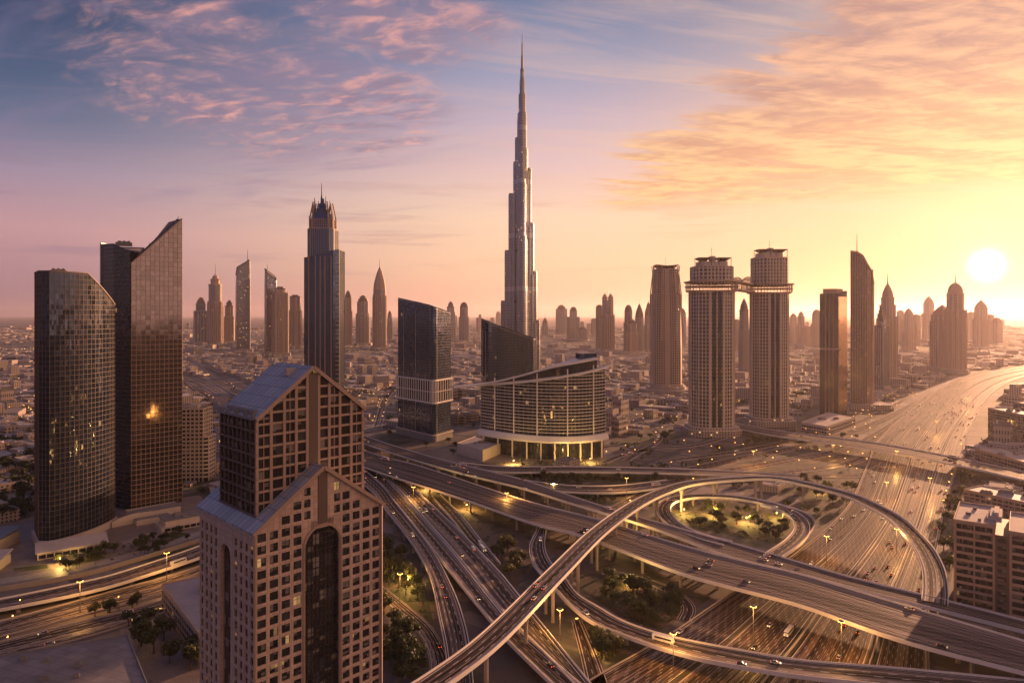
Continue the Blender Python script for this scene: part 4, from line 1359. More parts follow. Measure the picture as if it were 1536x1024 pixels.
    g.face([U(0, UD, zb), U(0, 0, zb), U(0, 0, UE), U(0, UD, UE)], 0, [(0, zb), (UD, zb), (UD, UE), (0, UE)])
    g.face([U(UW, 0, zb), U(UW, UD, zb), U(UW, UD, UE), U(UW, 0, UE)], 0, [(0, zb), (UD, zb), (UD, UE), (0, UE)])
    g.face([U(UW, UD, zb), U(0, UD, zb), U(0, UD, UE), U(UW / 2, UD, UA), U(UW, UD, UE)], 0, [(0, zb), (UW, zb), (UW, UE), (UW / 2, UA), (0, UE)])
    g.build('upper_glazing', M['g_brown'], root)
    f = MB()
    vx = [0, 4.3, 8.4, 12.2, 15.8, UW - 15.8, UW - 12.2, UW - 8.4, UW - 4.3, UW]
    for x in vx:
        f.prism([U(x - 0.42, -0.6, 0)[:2], U(x + 0.42, -0.6, 0)[:2], U(x + 0.42, 0.02, 0)[:2], U(x - 0.42, 0.02, 0)[:2]], zb, topu(x) - 0.3, 0)
    for k in range(len(vx) - 1):
        xm = (vx[k] + vx[k + 1]) / 2
        if abs(xm - UW / 2) > 3 and k % 2 == 0:
            f.prism([U(xm - 0.1, -0.25, 0)[:2], U(xm + 0.1, -0.25, 0)[:2], U(xm + 0.1, 0.02, 0)[:2], U(xm - 0.1, 0.02, 0)[:2]], zb, topu(xm) - 0.3, 0)
    z = UE - FL * 8
    k = 0
    while z < UA - 2:
        xi = 0 if z < UE else (z - UE) / (UA - UE) * UW / 2
        if z > zb:
            for xa, xb in ((xi, 15.4), (UW - 15.4, UW - xi)):
                if xb - xa > 0.6:
                    hh = 0.65
                    f.prism([U(xa, -0.45, 0)[:2], U(xb, -0.45, 0)[:2], U(xb, 0.0, 0)[:2], U(xa, 0.0, 0)[:2]], z, z + hh, 0)
        z += FL * 0.94
        k += 1
    z = UE - FL * 8
    while z < UE:
        if z > zb:
            f.prism([U(UW + 0.9, -1.0, 0)[:2], U(UW + 0.9, 5, 0)[:2], U(UW, 5, 0)[:2], U(UW, -1.0, 0)[:2]], z, z + 0.4, 0)
        z += FL
    f.build('front_frame', M['tan'], root)
    f = MB()
    for k in range(9):
        y = UD * k / 8
        f.prism([U(-0.45, y - 0.2, 0)[:2], U(0.02, y - 0.2, 0)[:2], U(0.02, y + 0.2, 0)[:2], U(-0.45, y + 0.2, 0)[:2]], zb, UE, 0)
    z = UE - FL * 8
    while z < UE + 0.1:
        if z > zb:
            f.prism([U(-0.8, -0.6, 0)[:2], U(0.0, -0.6, 0)[:2], U(0.0, UD, 0)[:2], U(-0.8, UD, 0)[:2]], z, z + 0.55, 0)
        z += FL
    f.build('side_frame', M['tan_dark'], root)
    rb = MB()
    rb.prism([U(UW / 2 - 1.9, -0.5, 0)[:2], U(UW / 2 + 1.9, -0.5, 0)[:2], U(UW / 2 + 1.9, 0.02, 0)[:2], U(UW / 2 - 1.9, 0.02, 0)[:2]], ZA + 0.5, UA - 1.6, 0)
    rb.build('centre_rib', M['tan_dark'], root)
    # flat ledge at the eave with plant, then the pitched roof set in on the near slope
    lg = MB()
    lg.prism([U(-0.9, -0.2, 0)[:2], U(4.2, -0.2, 0)[:2], U(4.2, UD + 0.5, 0)[:2], U(-0.9, UD + 0.5, 0)[:2]], UE, UE + 0.6, 0)
    lg.prism([U(0.4, 3, 0)[:2], U(2.4, 3, 0)[:2], U(2.4, UD - 3, 0)[:2], U(0.4, UD - 3, 0)[:2]], UE + 0.6, UE + 2.4, 0)
    for yy in (1.2, 6.0, 12.0, 18.0, 22.5):
        lg.prism([U(-0.6, yy, 0)[:2], U(0.6, yy, 0)[:2], U(0.6, yy + 1.4, 0)[:2], U(-0.6, yy + 1.4, 0)[:2]], UE + 0.6, UE + 1.7, 0)
    lg.build('roof_ledge', M['conc_grey'], root)
    rf = MB()
    sl_ = math.hypot(UW / 2, UA - UE)
    for sgn in (0, 1):
        x0, x1 = (-0.4, UW / 2) if sgn == 0 else (UW + 0.8, UW / 2)
        z0 = topu(x0) if sgn == 0 else topu(x0)
        for dz in (0.2, 0.75):
            rf.face([U(x0, -0.8, z0 + dz), U(x1, -0.8, UA + dz), U(x1, UD + 0.6, UA + dz), U(x0, UD + 0.6, z0 + dz)], 0, [(0, 0), (0, sl_), (UD, sl_), (UD, 0)])
        rf.face([U(x0, -0.8, z0 + .2), U(x1, -0.8, UA + .2), U(x1, -0.8, UA + .75), U(x0, -0.8, z0 + .75)], 0)
        rf.face([U(x0, -0.8, z0 + .2), U(x0, UD + .6, z0 + .2), U(x0, UD + .6, z0 + .75), U(x0, -0.8, z0 + .75)], 0)
    rf.build('upper_roof', M['seam'], root)
    tr = MB()
    for xa, xb in ((-0.4, UW / 2), (UW + 0.8, UW / 2)):
        tr.bar(U(xa, -1.0, topu(xa) + 0.45), U(xb, -1.0, UA + 0.45), 0.4, 1.1)
    tr.build('rake_trim', M['tan'], root)
    # hatch and small finial box on the ridge, a stair hood at its back end
    hb = MB()
    hb.box(U(UW / 2 - 3.0, UD * 0.35, UA - 2.4), (3.2, 2.2, 2.2), 0, ang1)
    hb.build('roof_hatch', M['rooflight'], root)
    hb = MB()
    hb.loft([[U(UW / 2 - 1.4, UD - 1.5, UA), U(UW / 2 + 1.4, UD - 1.5, UA), U(UW / 2 + 1.4, UD + 1.0, UA), U(UW / 2 - 1.4, UD + 1.0, UA)],
             [U(UW / 2 - 0.2, UD - 0.4, UA + 2.3), U(UW / 2 + 0.2, UD - 0.4, UA + 2.3), U(UW / 2 + 0.2, UD, UA + 2.3), U(UW / 2 - 0.2, UD, UA + 2.3)]], 0)
    hb.build('ridge_finial', M['cream'], root)
    occupy([L(0, 0), L(W1, 0), L(W1, W2), L(0, W2)], 4)


gable_tower()


# ---- two dark glass towers
def arc_pts(a, b, c, n):
    """points on a smooth curve through a, b, c"""
    out = []
    for k in range(n + 1):
        t = k / n
        out.append(Vector(a) * (1 - t) * (1 - 2 * t) + Vector(b) * 4 * t * (1 - t) + Vector(c) * t * (2 * t - 1))
    return out


def left_towers():
    N_, Rr = (-357, 527), (-342, 588)
    curve = arc_pts(N_, (-344.0, 553.0), Rr, 16)
    path = [(-386, 552), (-366, 528)] + [tuple(p) for p in curve] + [(-375, 604), (-391, 590)]
    tops = []
    for p in path:
        t = (p[1] - 553) / 35.0
        tops.append(213.5 if p[0] < -345 and p[1] < 556 or p[0] < -360 else 213.5 - max(0, min(1, t)) * 25)
    root = thing('glass_tower', 'shorter dark glass tower with a rounded side and a chamfered sloping shoulder', 'tower', (-365, 560, 0))
    curtain(root, path, 0, tops, M['g_teal'], M['tan_dark'], 4.0, 3.1, 0.22, 0.2, 0.22, 0.14)
    roof_units(root, [(-372, 560, 12, 8, 3.0, 0.5)], 213.2)
    for p in ((-380, 556), (-362, 545)):
        b = MB()
        b.bar((p[0], p[1], 213), (p[0], p[1], 215.5), 0.3)
        b.build('roof_mast', M['steel'], root)
    b = MB()
    b.prism([tuple(Vector(p) + (Vector(p) - Vector((-365, 565))).normalized() * 2.2) for p in path], 0, 5.5, 0)
    b.build('podium', M['cream'], root)
    occupy(path, 14)

    # blade tower: mirror face, dark folded side
    BL, BR = Vector((-349.6, 627)), Vector((-318, 658))
    root = thing('glass_tower', 'taller dark glass tower with a golden mirrored face rising to a sharp slanted point', 'tower', (-350, 655, 0))
    back = Vector((-344, 684))
    g = [(BL.x, BL.y), (BR.x, BR.y), (back.x, back.y), (-368, 668), (-361, 637)]
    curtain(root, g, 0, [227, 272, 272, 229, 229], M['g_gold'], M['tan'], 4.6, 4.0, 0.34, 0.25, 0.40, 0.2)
    blk = [(-394, 655), (-373.5, 640), (-352, 628.5), (-355, 660), (-372, 690), (-394, 680)]
    curtain(root, blk, 0, [247, 246, 238, 238, 247, 247], M['g_dark'], M['dark_frame'], 3.9, 2.6, 0.18, 0.15, 0.5, 0.55, gname='side_glazing', fname='side_frame')
    b = MB()
    b.prism([(-396, 656), (-393.6, 654.2), (-393.4, 680), (-396, 680)], 150, 249, 0)
    b.build('edge_fin', M['grey_frame'], root)
    b = MB()
    d = (BR - BL).normalized()
    for k in range(7):
        t = 0.15 + 0.12 * k
        p = BL + (BR - BL) * t + Vector((-d.y, d.x)) * 6
        b.bar((p.x, p.y, 227 + 45 * t - 2), (p.x, p.y, 227 + 45 * t + 3.0), 0.5)
    p0, p1 = BL + (BR - BL) * 0.1 + Vector((-d.y, d.x)) * 6, BL + (BR - BL) * 0.95 + Vector((-d.y, d.x)) * 6
    b.bar((p0.x, p0.y, 232), (p1.x, p1.y, 272.5), 1.0)
    b.bar((p1.x, p1.y, 270), (p1.x + 1, p1.y, 275), 0.5)
    b.build('roof_rail_frame', M['dark_frame'], root)
    roof_units(root, [(-376, 662, 14, 9, 3.0, 0.4)], 246.8)
    occupy(g + blk, 12)
    # podium blocks at the feet
    root = thing('podium_building', 'low cream podium building with a curved screen wall between the dark glass towers', 'building', (-330, 600, 0))
    b = MB()
    cw = arc_pts((-338, 577), (-325, 590), (-300, 615), 14)
    for k in range(len(cw) - 1):
        a, c = cw[k], cw[k + 1]
        h = 5 + 3.5 * math.sin(math.pi * k / 13)
        b.prism([a, c, c + Vector((-0.8, 0.8)), a + Vector((-0.8, 0.8))], 0, h, 0)
    b.build('screen_wall', M['cream'], root)
    b = MB()
    b.prism([(-330, 590), (-300, 618), (-313, 634), (-343, 606)], 0, 7.0, 0, 1)
    b.prism([(-326, 588), (-306, 606), (-300, 600), (-320, 582)], 0, 4.6, 0, 1)
    b.build('hall', [M['cream'], M['roofgrey']], root)
    mark(-318, 605, 30)
    root = thing('pavilion', 'small flat pavilion with layered terraces at the foot of the taller glass tower', 'building', (-285, 585, 0))
    b = MB()
    for k, (s, z0, z1) in enumerate(((1.0, 0, 4), (0.86, 4, 4.8), (0.8, 4.8, 8.5))):
        b.box((-283, 582, z0), (34 * s, 22 * s, z1 - z0), 0, 0.72)
    b.build('wall', M['cream'], root)
    b = MB()
    b.box((-283, 582, 8.5), (29, 19, 0.6), 0, 0.72)
    b.box((-286, 584, 9.1), (6, 4, 1.8), 0, 0.72)
    b.box((-278, 580, 9.1), (4, 3, 1.2), 0, 0.72)
    b.build('roof', M['roofgrey'], root)
    b = MB()
    for k in range(6):
        t = (k - 2.5) * 5
        b.box((-283 + math.cos(.72) * t + math.sin(.72) * 11.05, 582 + math.sin(.72) * t - math.cos(.72) * 11.05, 0.8), (4.3, 0.2, 2.4), 0, .72)
    b.build('window_glazing', M['g_dark'], root)
    mark(-283, 582, 24)
    for (x, y, sx, sy, h, a, mk, lb) in ((-415, 520, 52, 40, 9, 0.12, 'bluemetal', 'large blue grey sheet roofed hall left of the rounded glass tower'),
                                        (-385, 482, 46, 20, 6.5, 0.25, 'rooflight', 'pale rounded low pavilion at the frame edge of the plaza'),
                                        (-335, 520, 44, 18, 5.0, 0.62, 'rooflight', 'pale sloping canopy roof before the rounded glass tower')):
        root = thing('hall', lb, 'building', (x, y, 0))
        b = MB()
        b.box((x, y, 0), (sx, sy, h), 0, a, True)
        b.build('wall', M['cream'], root)
        b = MB()
        ca, sa = math.cos(a), math.sin(a)
        q = lambda i, j, z: (x + ca * i - sa * j, y + sa * i + ca * j, z)
        X, Y = sx / 2 + 1.2, sy / 2 + 1.2
        b.mesh([q(-X, -Y, h), q(X, -Y, h), q(X, Y, h + 2.4), q(-X, Y, h + 2.4), q(-X, -Y, h + .7), q(X, -Y, h + .7), q(X, Y, h + 3.1), q(-X, Y, h + 3.1)],
               [(0, 1, 5, 4), (1, 2, 6, 5), (2, 3, 7, 6), (3, 0, 4, 7), (4, 5, 6, 7)], 0,
               [[(0, 0), (1, 0), (1, 1), (0, 1)]] * 4 + [[(0, 0), (sx, 0), (sx, sy), (0, sy)]])
        b.build('roof', M[mk], root)
        b = MB()
        for k in range(int(sx / 5)):
            b.box((*q(-sx / 2 + 3 + k * 5, -sy / 2 - 0.06, 0)[:2], 1.0), (4.2, 0.12, h - 2.4), 0, a)
        b.build('window_glazing', M['g_dark'], root)
        mark(x, y, max(sx, sy) * 0.5)
    # retaining wall of the plaza
    b = MB()
    W_ = spline([gp(*p) for p in ((-60, 896), (0, 887), (110, 868), (200, 844), (312, 808), (345, 785))], 5)
    T = np.gradient(W_, axis=0)
    T /= np.linalg.norm(T, axis=1)[:, None]
    Nn = np.stack([-T[:, 1], T[:, 0], 0 * T[:, 0]], 1)
    strip(b, W_, Nn, [(0, 0), (0, 3.2), (1.0, 3.2), (1.0, 0)])
    tag(b.build('retaining_wall', M['conc'], None, Vector(W_[len(W_) // 2])), 'long curved concrete wall along the edge of the paved plaza', 'wall')


left_towers()


def flat_building(name, label, corners, h, wall_m, roof_m, rows=3, inset=0.5, units=(), win_m=None, cat='building', parapet=1.0):
    """flat-roofed block: walls with real recessed windows bands, roof slab, parapet, plant"""
    c = sum((Vector(p) for p in corners), Vector((0, 0))) / len(corners)
    root = thing(name, label, cat, (c.x, c.y, 0))
    b = MB()
    b.prism(corners, 0, h, 0)
    n = len(corners)
    b.build('wall', wall_m, root)
    b = MB()
    ins = [tuple(Vector(p).lerp(c, 0.01)) for p in corners]
    b.prism(ins, h + 0.004, h + 0.25, 0)
    b.build('roof', roof_m, root)
    b = MB()
    for i in range(n):
        a, d = Vector(corners[i]), Vector(corners[(i + 1) % n])
        b.bar((*a, h + parapet / 2), (*d, h + parapet / 2), 0.45, parapet)
    b.build('parapet', wall_m, root)
    if rows:
        fl = h / (rows + 0.4)
        for i in range(n):
            b, fr = MB(), MB()
            a, d = Vector(corners[i]), Vector(corners[(i + 1) % n])
            t = (d - a).normalized()
            nn = Vector((t.y, -t.x))
            L = (d - a).length
            k = max(1, int(L / 4.6))
            for r in range(rows):
                for j in range(k):
                    s = (j + 0.5) * L / k
                    p = a + t * s + nn * 0.05
                    z = 1.2 + r * fl
                    w = L / k * 0.40
                    u0 = j * 3 + r * 50 + i * 311
                    b.face([(*(p - t * w), z), (*(p + t * w), z), (*(p + t * w), z + fl * .55), (*(p - t * w), z + fl * .55)], 0, [(u0, 0), (u0 + 2, 0), (u0 + 2, 1), (u0, 1)])
                p, q = a + nn * 0.2, d + nn * 0.2
                fr.bar((*p, 0.8 + r * fl), (*q, 0.8 + r * fl), 0.4, 0.35)
            b.build('window_glazing', win_m or M['g_win'], root)
            fr.build('sill_trim', wall_m, root)
    if units:
        roof_units(root, [(c.x + u[0], c.y + u[1], u[2], u[3], u[4], u[5]) for u in units], h + 0.25)
    occupy(corners, 4)
    return root


# flat roof in the bottom corner and the arched yard building beside the gabled tower
P_ = [gp(41, 1003, 12), gp(229, 1023, 12), gp(191, 953, 12)]
a_, b_, c_ = Vector(P_[0][:2]), Vector(P_[1][:2]), Vector(P_[2][:2])
flat_building('warehouse', 'grey flat roofed warehouse with joints across its roof in the bottom corner', [(a_.x - 12, a_.y - 30), (b_.x, b_.y - 4), tuple(c_), (c_.x - 62, c_.y - 27)], 12, M['conc_grey'], M['roofjoint'], 2,
              units=((-30, -8, 9, 5, 2.2, 0.4), (10, 4, 3, 3, 1.4, 0.4), (2, -8, 4, 2, 1.2, 0.4), (16, -6, 2.4, 2, 1.2, .4), (-8, 8, 3, 2.4, 1.3, .4), (-20, 10, 2.4, 2.4, 1.2, .4)))
p, q = Vector((-215, 419)), Vector((-163, 355))
t_ = (q - p).normalized()
n_ = Vector((-t_.y, t_.x))
flat_building('yard_building', 'three storey pale building with rows of windows and a cluttered roof beside the gabled tower', [tuple(p), tuple(q), tuple(q + n_ * 44), tuple(p + n_ * 44)], 14, M['tan'], M['rooflilac'], 3,
              units=((-12, 10, 9, 6, 3, -.9), (8, -12, 6, 5, 2.4, -.9), (2, 2, 4, 3, 2, -.9), (-4, 18, 5, 3, 1.6, -.9)))

# beige stepped block right of the blade tower
d_ = 735.0
x0, x1 = xat(272, d_), xat(310, d_)
root = thing('apartment_block', 'beige stepped apartment block with a lattice of small windows beside the mirrored blade tower', 'building', ((x0 + x1) / 2, d_, 0))
for nm, (xa, xb, ya, yb, zt) in zip(('main_block', 'stepped_wing'), ((x0 - 4, xat(303, d_), d_, d_ + 24, zat(614, d_)), (xat(303, d_) + 0.05, x1, d_ + 2, d_ + 20, zat(655, d_)))):
    curtain(root, [(xa, ya), (xb, ya + 3), (xb, yb), (xa, yb)], 0, zt, M['g_brown'], M['cream'], 4.3, 4.4, 1.3, 0.5, 1.7, 0.5, roof=M['roofgrey'], gname=nm, fname=nm + '_frame')
b = MB()
b.box(((x0 + x1) / 2 - 5, d_ + 12, zat(614, d_)), (10, 8, 4), 0)
b.build('plant_room', M['cream'], root)
mark((x0 + x1) / 2, d_ + 12, 26)


# ---- apartment block at the right edge
def right_block():
    O = Vector((275, 425))
    ex, ey = Vector((0.8, -0.6)), Vector((0.6, 0.8))
    Hh, FLh = 51.0, 4.6
    root = thing('apartment_block', 'pinkish apartment block with stacked dark balconies and a pale flat roof beside the highway', 'building', (O.x, O.y, 0))
    L = lambda x, y: tuple(O + ex * x + ey * y)
    blocks = ((0, 21, Hh), (28, 60, Hh - 2.0))
    for bi, (xa, xb, h) in enumerate(blocks):
        w = MB()
        # back body
        w.prism([L(xa, 3.2), L(xb, 3.2), L(xb, 50), L(xa, 50)], 0, h, 0)
        # side cheeks and the post in the middle of each block
        for x in (xa, (xa + xb) / 2 - 0.35, xb - 1.2):
            w.prism([L(x, 0), L(x + (1.2 if x != (xa + xb) / 2 - 0.35 else 0.7), 0), L(x + (1.2 if x != (xa + xb) / 2 - 0.35 else 0.7), 3.2), L(x, 3.2)], 0, h, 0)
        k = 0
        z = 0.0
        while z < h - 1:
            w.prism([L(xa + 0.02, -0.12), L(xb - 0.02, -0.12), L(xb - 0.02, 3.19), L(xa + 0.02, 3.19)], z, z + 0.5, 0)
            z += FLh
        w.prism([L(xa - 0.3, -0.4), L(xb + 0.3, -0.4), L(xb + 0.3, 50.3), L(xa - 0.3, 50.3)], h, h + 0.8, 0)
        w.build('wall', M['tan'], root)
        z = 0.0
        i = 0
        while z < h - 3:
            for (s, e) in ((xa + 1.25, (xa + xb) / 2 - 0.4), ((xa + xb) / 2 + 0.4, xb - 1.25)):
                b = MB()
                rail = random.random() < 0.75
                b.prism([L(s, -0.10), L(e, -0.10), L(e, 0.04), L(s, 0.04)], z + 0.5, z + (1.75 if rail else 1.5), 0)
                o = b.build('balcony', M['tan'], root)
                g = MB()
                nwin = 3
                for q in range(nwin):
                    s1, e1 = s + (e - s) * q / nwin + 0.04, s + (e - s) * (q + 1) / nwin - 0.04
                    c0, c1 = L(s1, 3.12), L(e1, 3.12)
                    u0 = random.random() * 60
                    g.face([(*c0, z + 0.6), (*c1, z + 0.6), (*c1, z + 3.9), (*c0, z + 3.9)], 0, [(u0 + q * 4, 0), (u0 + q * 4 + 1, 0), (u0 + q * 4 + 1, 1), (u0 + q * 4, 1)])
                g.build('window_glazing', M['g_win'], o)
                if random.random() < 0.5:
                    t = MB()
                    cx0 = s + random.uniform(0.8, (e - s) - 1.6)
                    col = random.randrange(3)
                    t.prism([L(cx0, 0.6), L(cx0 + 0.9, 0.6), L(cx0 + 0.9, 1.6), L(cx0, 1.6)], z + 0.5, z + 1.6 + random.random(), 0)
                    t.build('balcony_furniture', (M['cream'], M['conc_grey'], M['bronze_frame'])[col], o)
            z += FLh
        b = MB()
        b.prism([L(xa + 0.3, 0.4), L(xb - 0.3, 0.4), L(xb - 0.3, 49.6), L(xa + 0.3, 49.6)], h + 0.81, h + 1.0, 0)
        b.build('roof', M['rooflight'], root)
        b = MB()
        for (s, e) in (((xa, 0), (xb, 0)), ((xb, 0), (xb, 50)), ((xb, 50), (xa, 50)), ((xa, 50), (xa, 0))):
            p0, p1 = L(*s), L(*e)
            b.bar((*p0, h + 1.5), (*p1, h + 1.5), 0.4, 1.4)
        b.build('parapet', M['tan'], root)
    c = MB()
    c.prism([L(21.02, 1.6), L(27.98, 1.6), L(27.98, 44), L(21.02, 44)], 0, Hh - 4, 0)
    c.build('stair_core', M['tan_dark'], root)
    g = MB()
    z = 1.0
    while z < Hh - 6:
        p0, p1 = L(22.2, 1.54), L(26.6, 1.54)
        g.face([(*p0, z), (*p1, z), (*p1, z + 2.6), (*p0, z + 2.6)], 0, [(z, 0), (z + 2, 0), (z + 2, 2), (z, 2)])
        z += FLh
    g.build('stair_glazing', M['g_win'], root)
    c = MB()
    c.prism([L(18, 12), L(24, 12), L(24, 34), L(18, 34)], Hh + 1.02, Hh + 4.6, 0)
    c.prism([L(20, 14), L(22.5, 14), L(22.5, 32), L(20, 32)], Hh + 4.6, Hh + 6.4, 0)
    for k in range(5):
        c.prism([L(16.5, 12 + k * 4.4), L(18, 12 + k * 4.4), L(18, 15 + k * 4.4), L(16.5, 15 + k * 4.4)], Hh + 1.02, Hh + 3.2, 0)
    c.build('plant_room', M['rooflight'], root)
    for (x, y, s) in ((5, 20, 3), (8, 36, 2.2), (12, 8, 1.8), (36, 20, 3.4), (46, 34, 2.6), (40, 8, 2)):
        c = MB()
        c.prism([L(x, y), L(x + s, y), L(x + s, y + s * 0.7), L(x, y + s * 0.7)], Hh + (0.99 if x < 21 else -1.01), Hh + (2.6 if x < 21 else 0.6), 0)
        c.build('air_handler', M['conc_grey'], root)
    occupy([L(0, 0), L(60, 0), L(60, 50), L(0, 50)], 4)


right_block()
for lb, (u0, v0, u1, v1), h, dep, rows, uns in (
        ('grey apartment slab with many window rows behind the bridge at the right edge', (1482, 655, 1534, 668), 42, 30, 10, ((-8, 0, 8, 6, 3, .6), (8, 5, 6, 5, 2.4, .6))),
        ('second grey slab beyond the bridge, cut by the frame edge', (1520, 640, 1580, 655), 40, 30, 10, ((0, 0, 8, 6, 3, .6),)),
        ('low pale block with a ribbed roof just past the bridge', (1462, 690, 1536, 712), 14, 34, 3, ((-12, 2, 8, 6, 2, .6), (8, 4, 10, 4, 2, .6), (18, -3, 4, 4, 2, .6))),
        ('long low block with a cluttered roof just behind the pinkish apartment block', (1446, 760, 1540, 782), 16, 30, 4, ((-14, 2, 10, 5, 2, -.6), (4, 2, 12, 4, 2.4, -.6), (16, -6, 5, 5, 2, -.6)))):
    a, b2 = gp(u0, v0), gp(u1, v1)
    a, b2 = Vector(a[:2]), Vector(b2[:2])
    t = (b2 - a).normalized()
    nn = Vector((-t.y, t.x))
    flat_building('apartment_slab' if rows > 6 else 'low_block', lb, [tuple(a), tuple(b2), tuple(b2 + nn * dep), tuple(a + nn * dep)], h, M['tan'] if rows < 6 else M['conc_grey'], M['rooflilac'], rows, units=uns)


# ---- dark rounded office tower with a terrace band, and the second one behind the hotel
def dark_tower(label, uL, vL, uN, vN, uR, vR, ztop, band, lean=0.0):
    Lp, Np, Rp = (Vector(gp(u, v)[:2]) for u, v in ((uL, vL), (uN, vN), (uR, vR)))
    rounded = arc_pts(Np + (Lp - Np) * 0.10, Np + ((Lp - Np).normalized() + (Rp - Np).normalized()) * 1.0, Np + (Rp - Np) * 0.25, 6)
    back = Rp + (Lp - Np) * 0.75
    path = [tuple(Lp)] + [tuple(q) for q in rounded] + [tuple(Rp), tuple(back + (Rp - Np) * 0.25), tuple(Lp + (Rp - Np) * 1.0)]
    zt = lambda p: ztop(p)
    root = thing('office_tower', label, 'tower', (Np.x, Np.y, 0))
    tops = [zt(p) for p in path]
    P, T, nrm = curtain(root, path, 0, tops, M['g_blue'], M['dark_frame'], 3.9, 3.2, 0.15, 0.12, 0.30, 0.14)
    # bright corner rods on the main face
    f = MB()
    for t in (0.18, 0.52):
        p = Lp.lerp(Np, t)
        d = (Np - Lp).normalized()
        nn = Vector((d.y, -d.x))
        q = p + nn * 0.4
        f.bar((*q, 0), (*q, zt(q) - 12), 0.7)
    f.build('facade_rod', M['grey_frame'], root)
    # glass screen above the roof: thin wing that follows the sloping top
    b = MB()
    for i in range(len(rounded) + 1):
        a, c = Vector(path[i]), Vector(path[i + 1])
        za, zc = zt(a), zt(c)
        b.face([(*a, za + 0.9), (*c, zc + 0.9), (*c, zc + 3.2), (*a, za + 3.2)], 0, [(0, 0), (9, 0), (9, 3), (0, 3)])
    b.build('roof_screen', M['g_blue'], root)
    if band:
        z0, z1 = band
        ctr = (Lp + Rp) / 2
        off = lambda p, k: tuple(Vector(p) + (Vector(p) - ctr).normalized() * k)
        for z, hgt, k in ((z0, 1.8, 4.2), ((z0 + z1) / 2, 1.0, 2.6), (z1, 1.8, 3.4)):
            b = MB()
            b.prism([off(p, k) for p in path], z, z + hgt, 0, bottom=True)
            b.build('terrace_slab', M['white'], root)
        b = MB()
        Q, _, _ = subdivide([off(p, 2.4) for p in path], [0] * len(path), 6.0)
        for q in Q:
            b.bar((q.x, q.y, z0 + 1.8), (q.x, q.y, z1), 1.1)
        b.build('terrace_frame', M['white'], root)
        b = MB()
        b.prism([off(p, 3.4) for p in path], 0, 9, 0)
        b.build('base_plinth', M['conc_grey'], root)
        b = MB()
        b.prism([off(p, 5.0) for p in path], 9, 10.2, 0, bottom=True)
        b.build('entrance_canopy', M['cream'], root)
    occupy(path, 14)
    return root


xl, xr = gp(597, 650).x, gp(676, 655).x
dark_tower('dark blue glass tower with a pale terrace band round its middle', 597, 650, 650, 663, 676, 655,
           lambda p: 203 - 22 * max(0, min(1, (p[0] - xl) / (xr - xl))) ** 1.6, (54, 86))
xl2, xr2 = gp(722, 662).x, gp(800, 662).x
dark_tower('dark blue glass tower with a slanted wing roof, standing behind the curved hotel', 722, 660, 735, 665, 800, 650,
           lambda p: 172 - 30 * max(0, min(1, (p[0] - xl2) / (xr2 - xl2))), None)


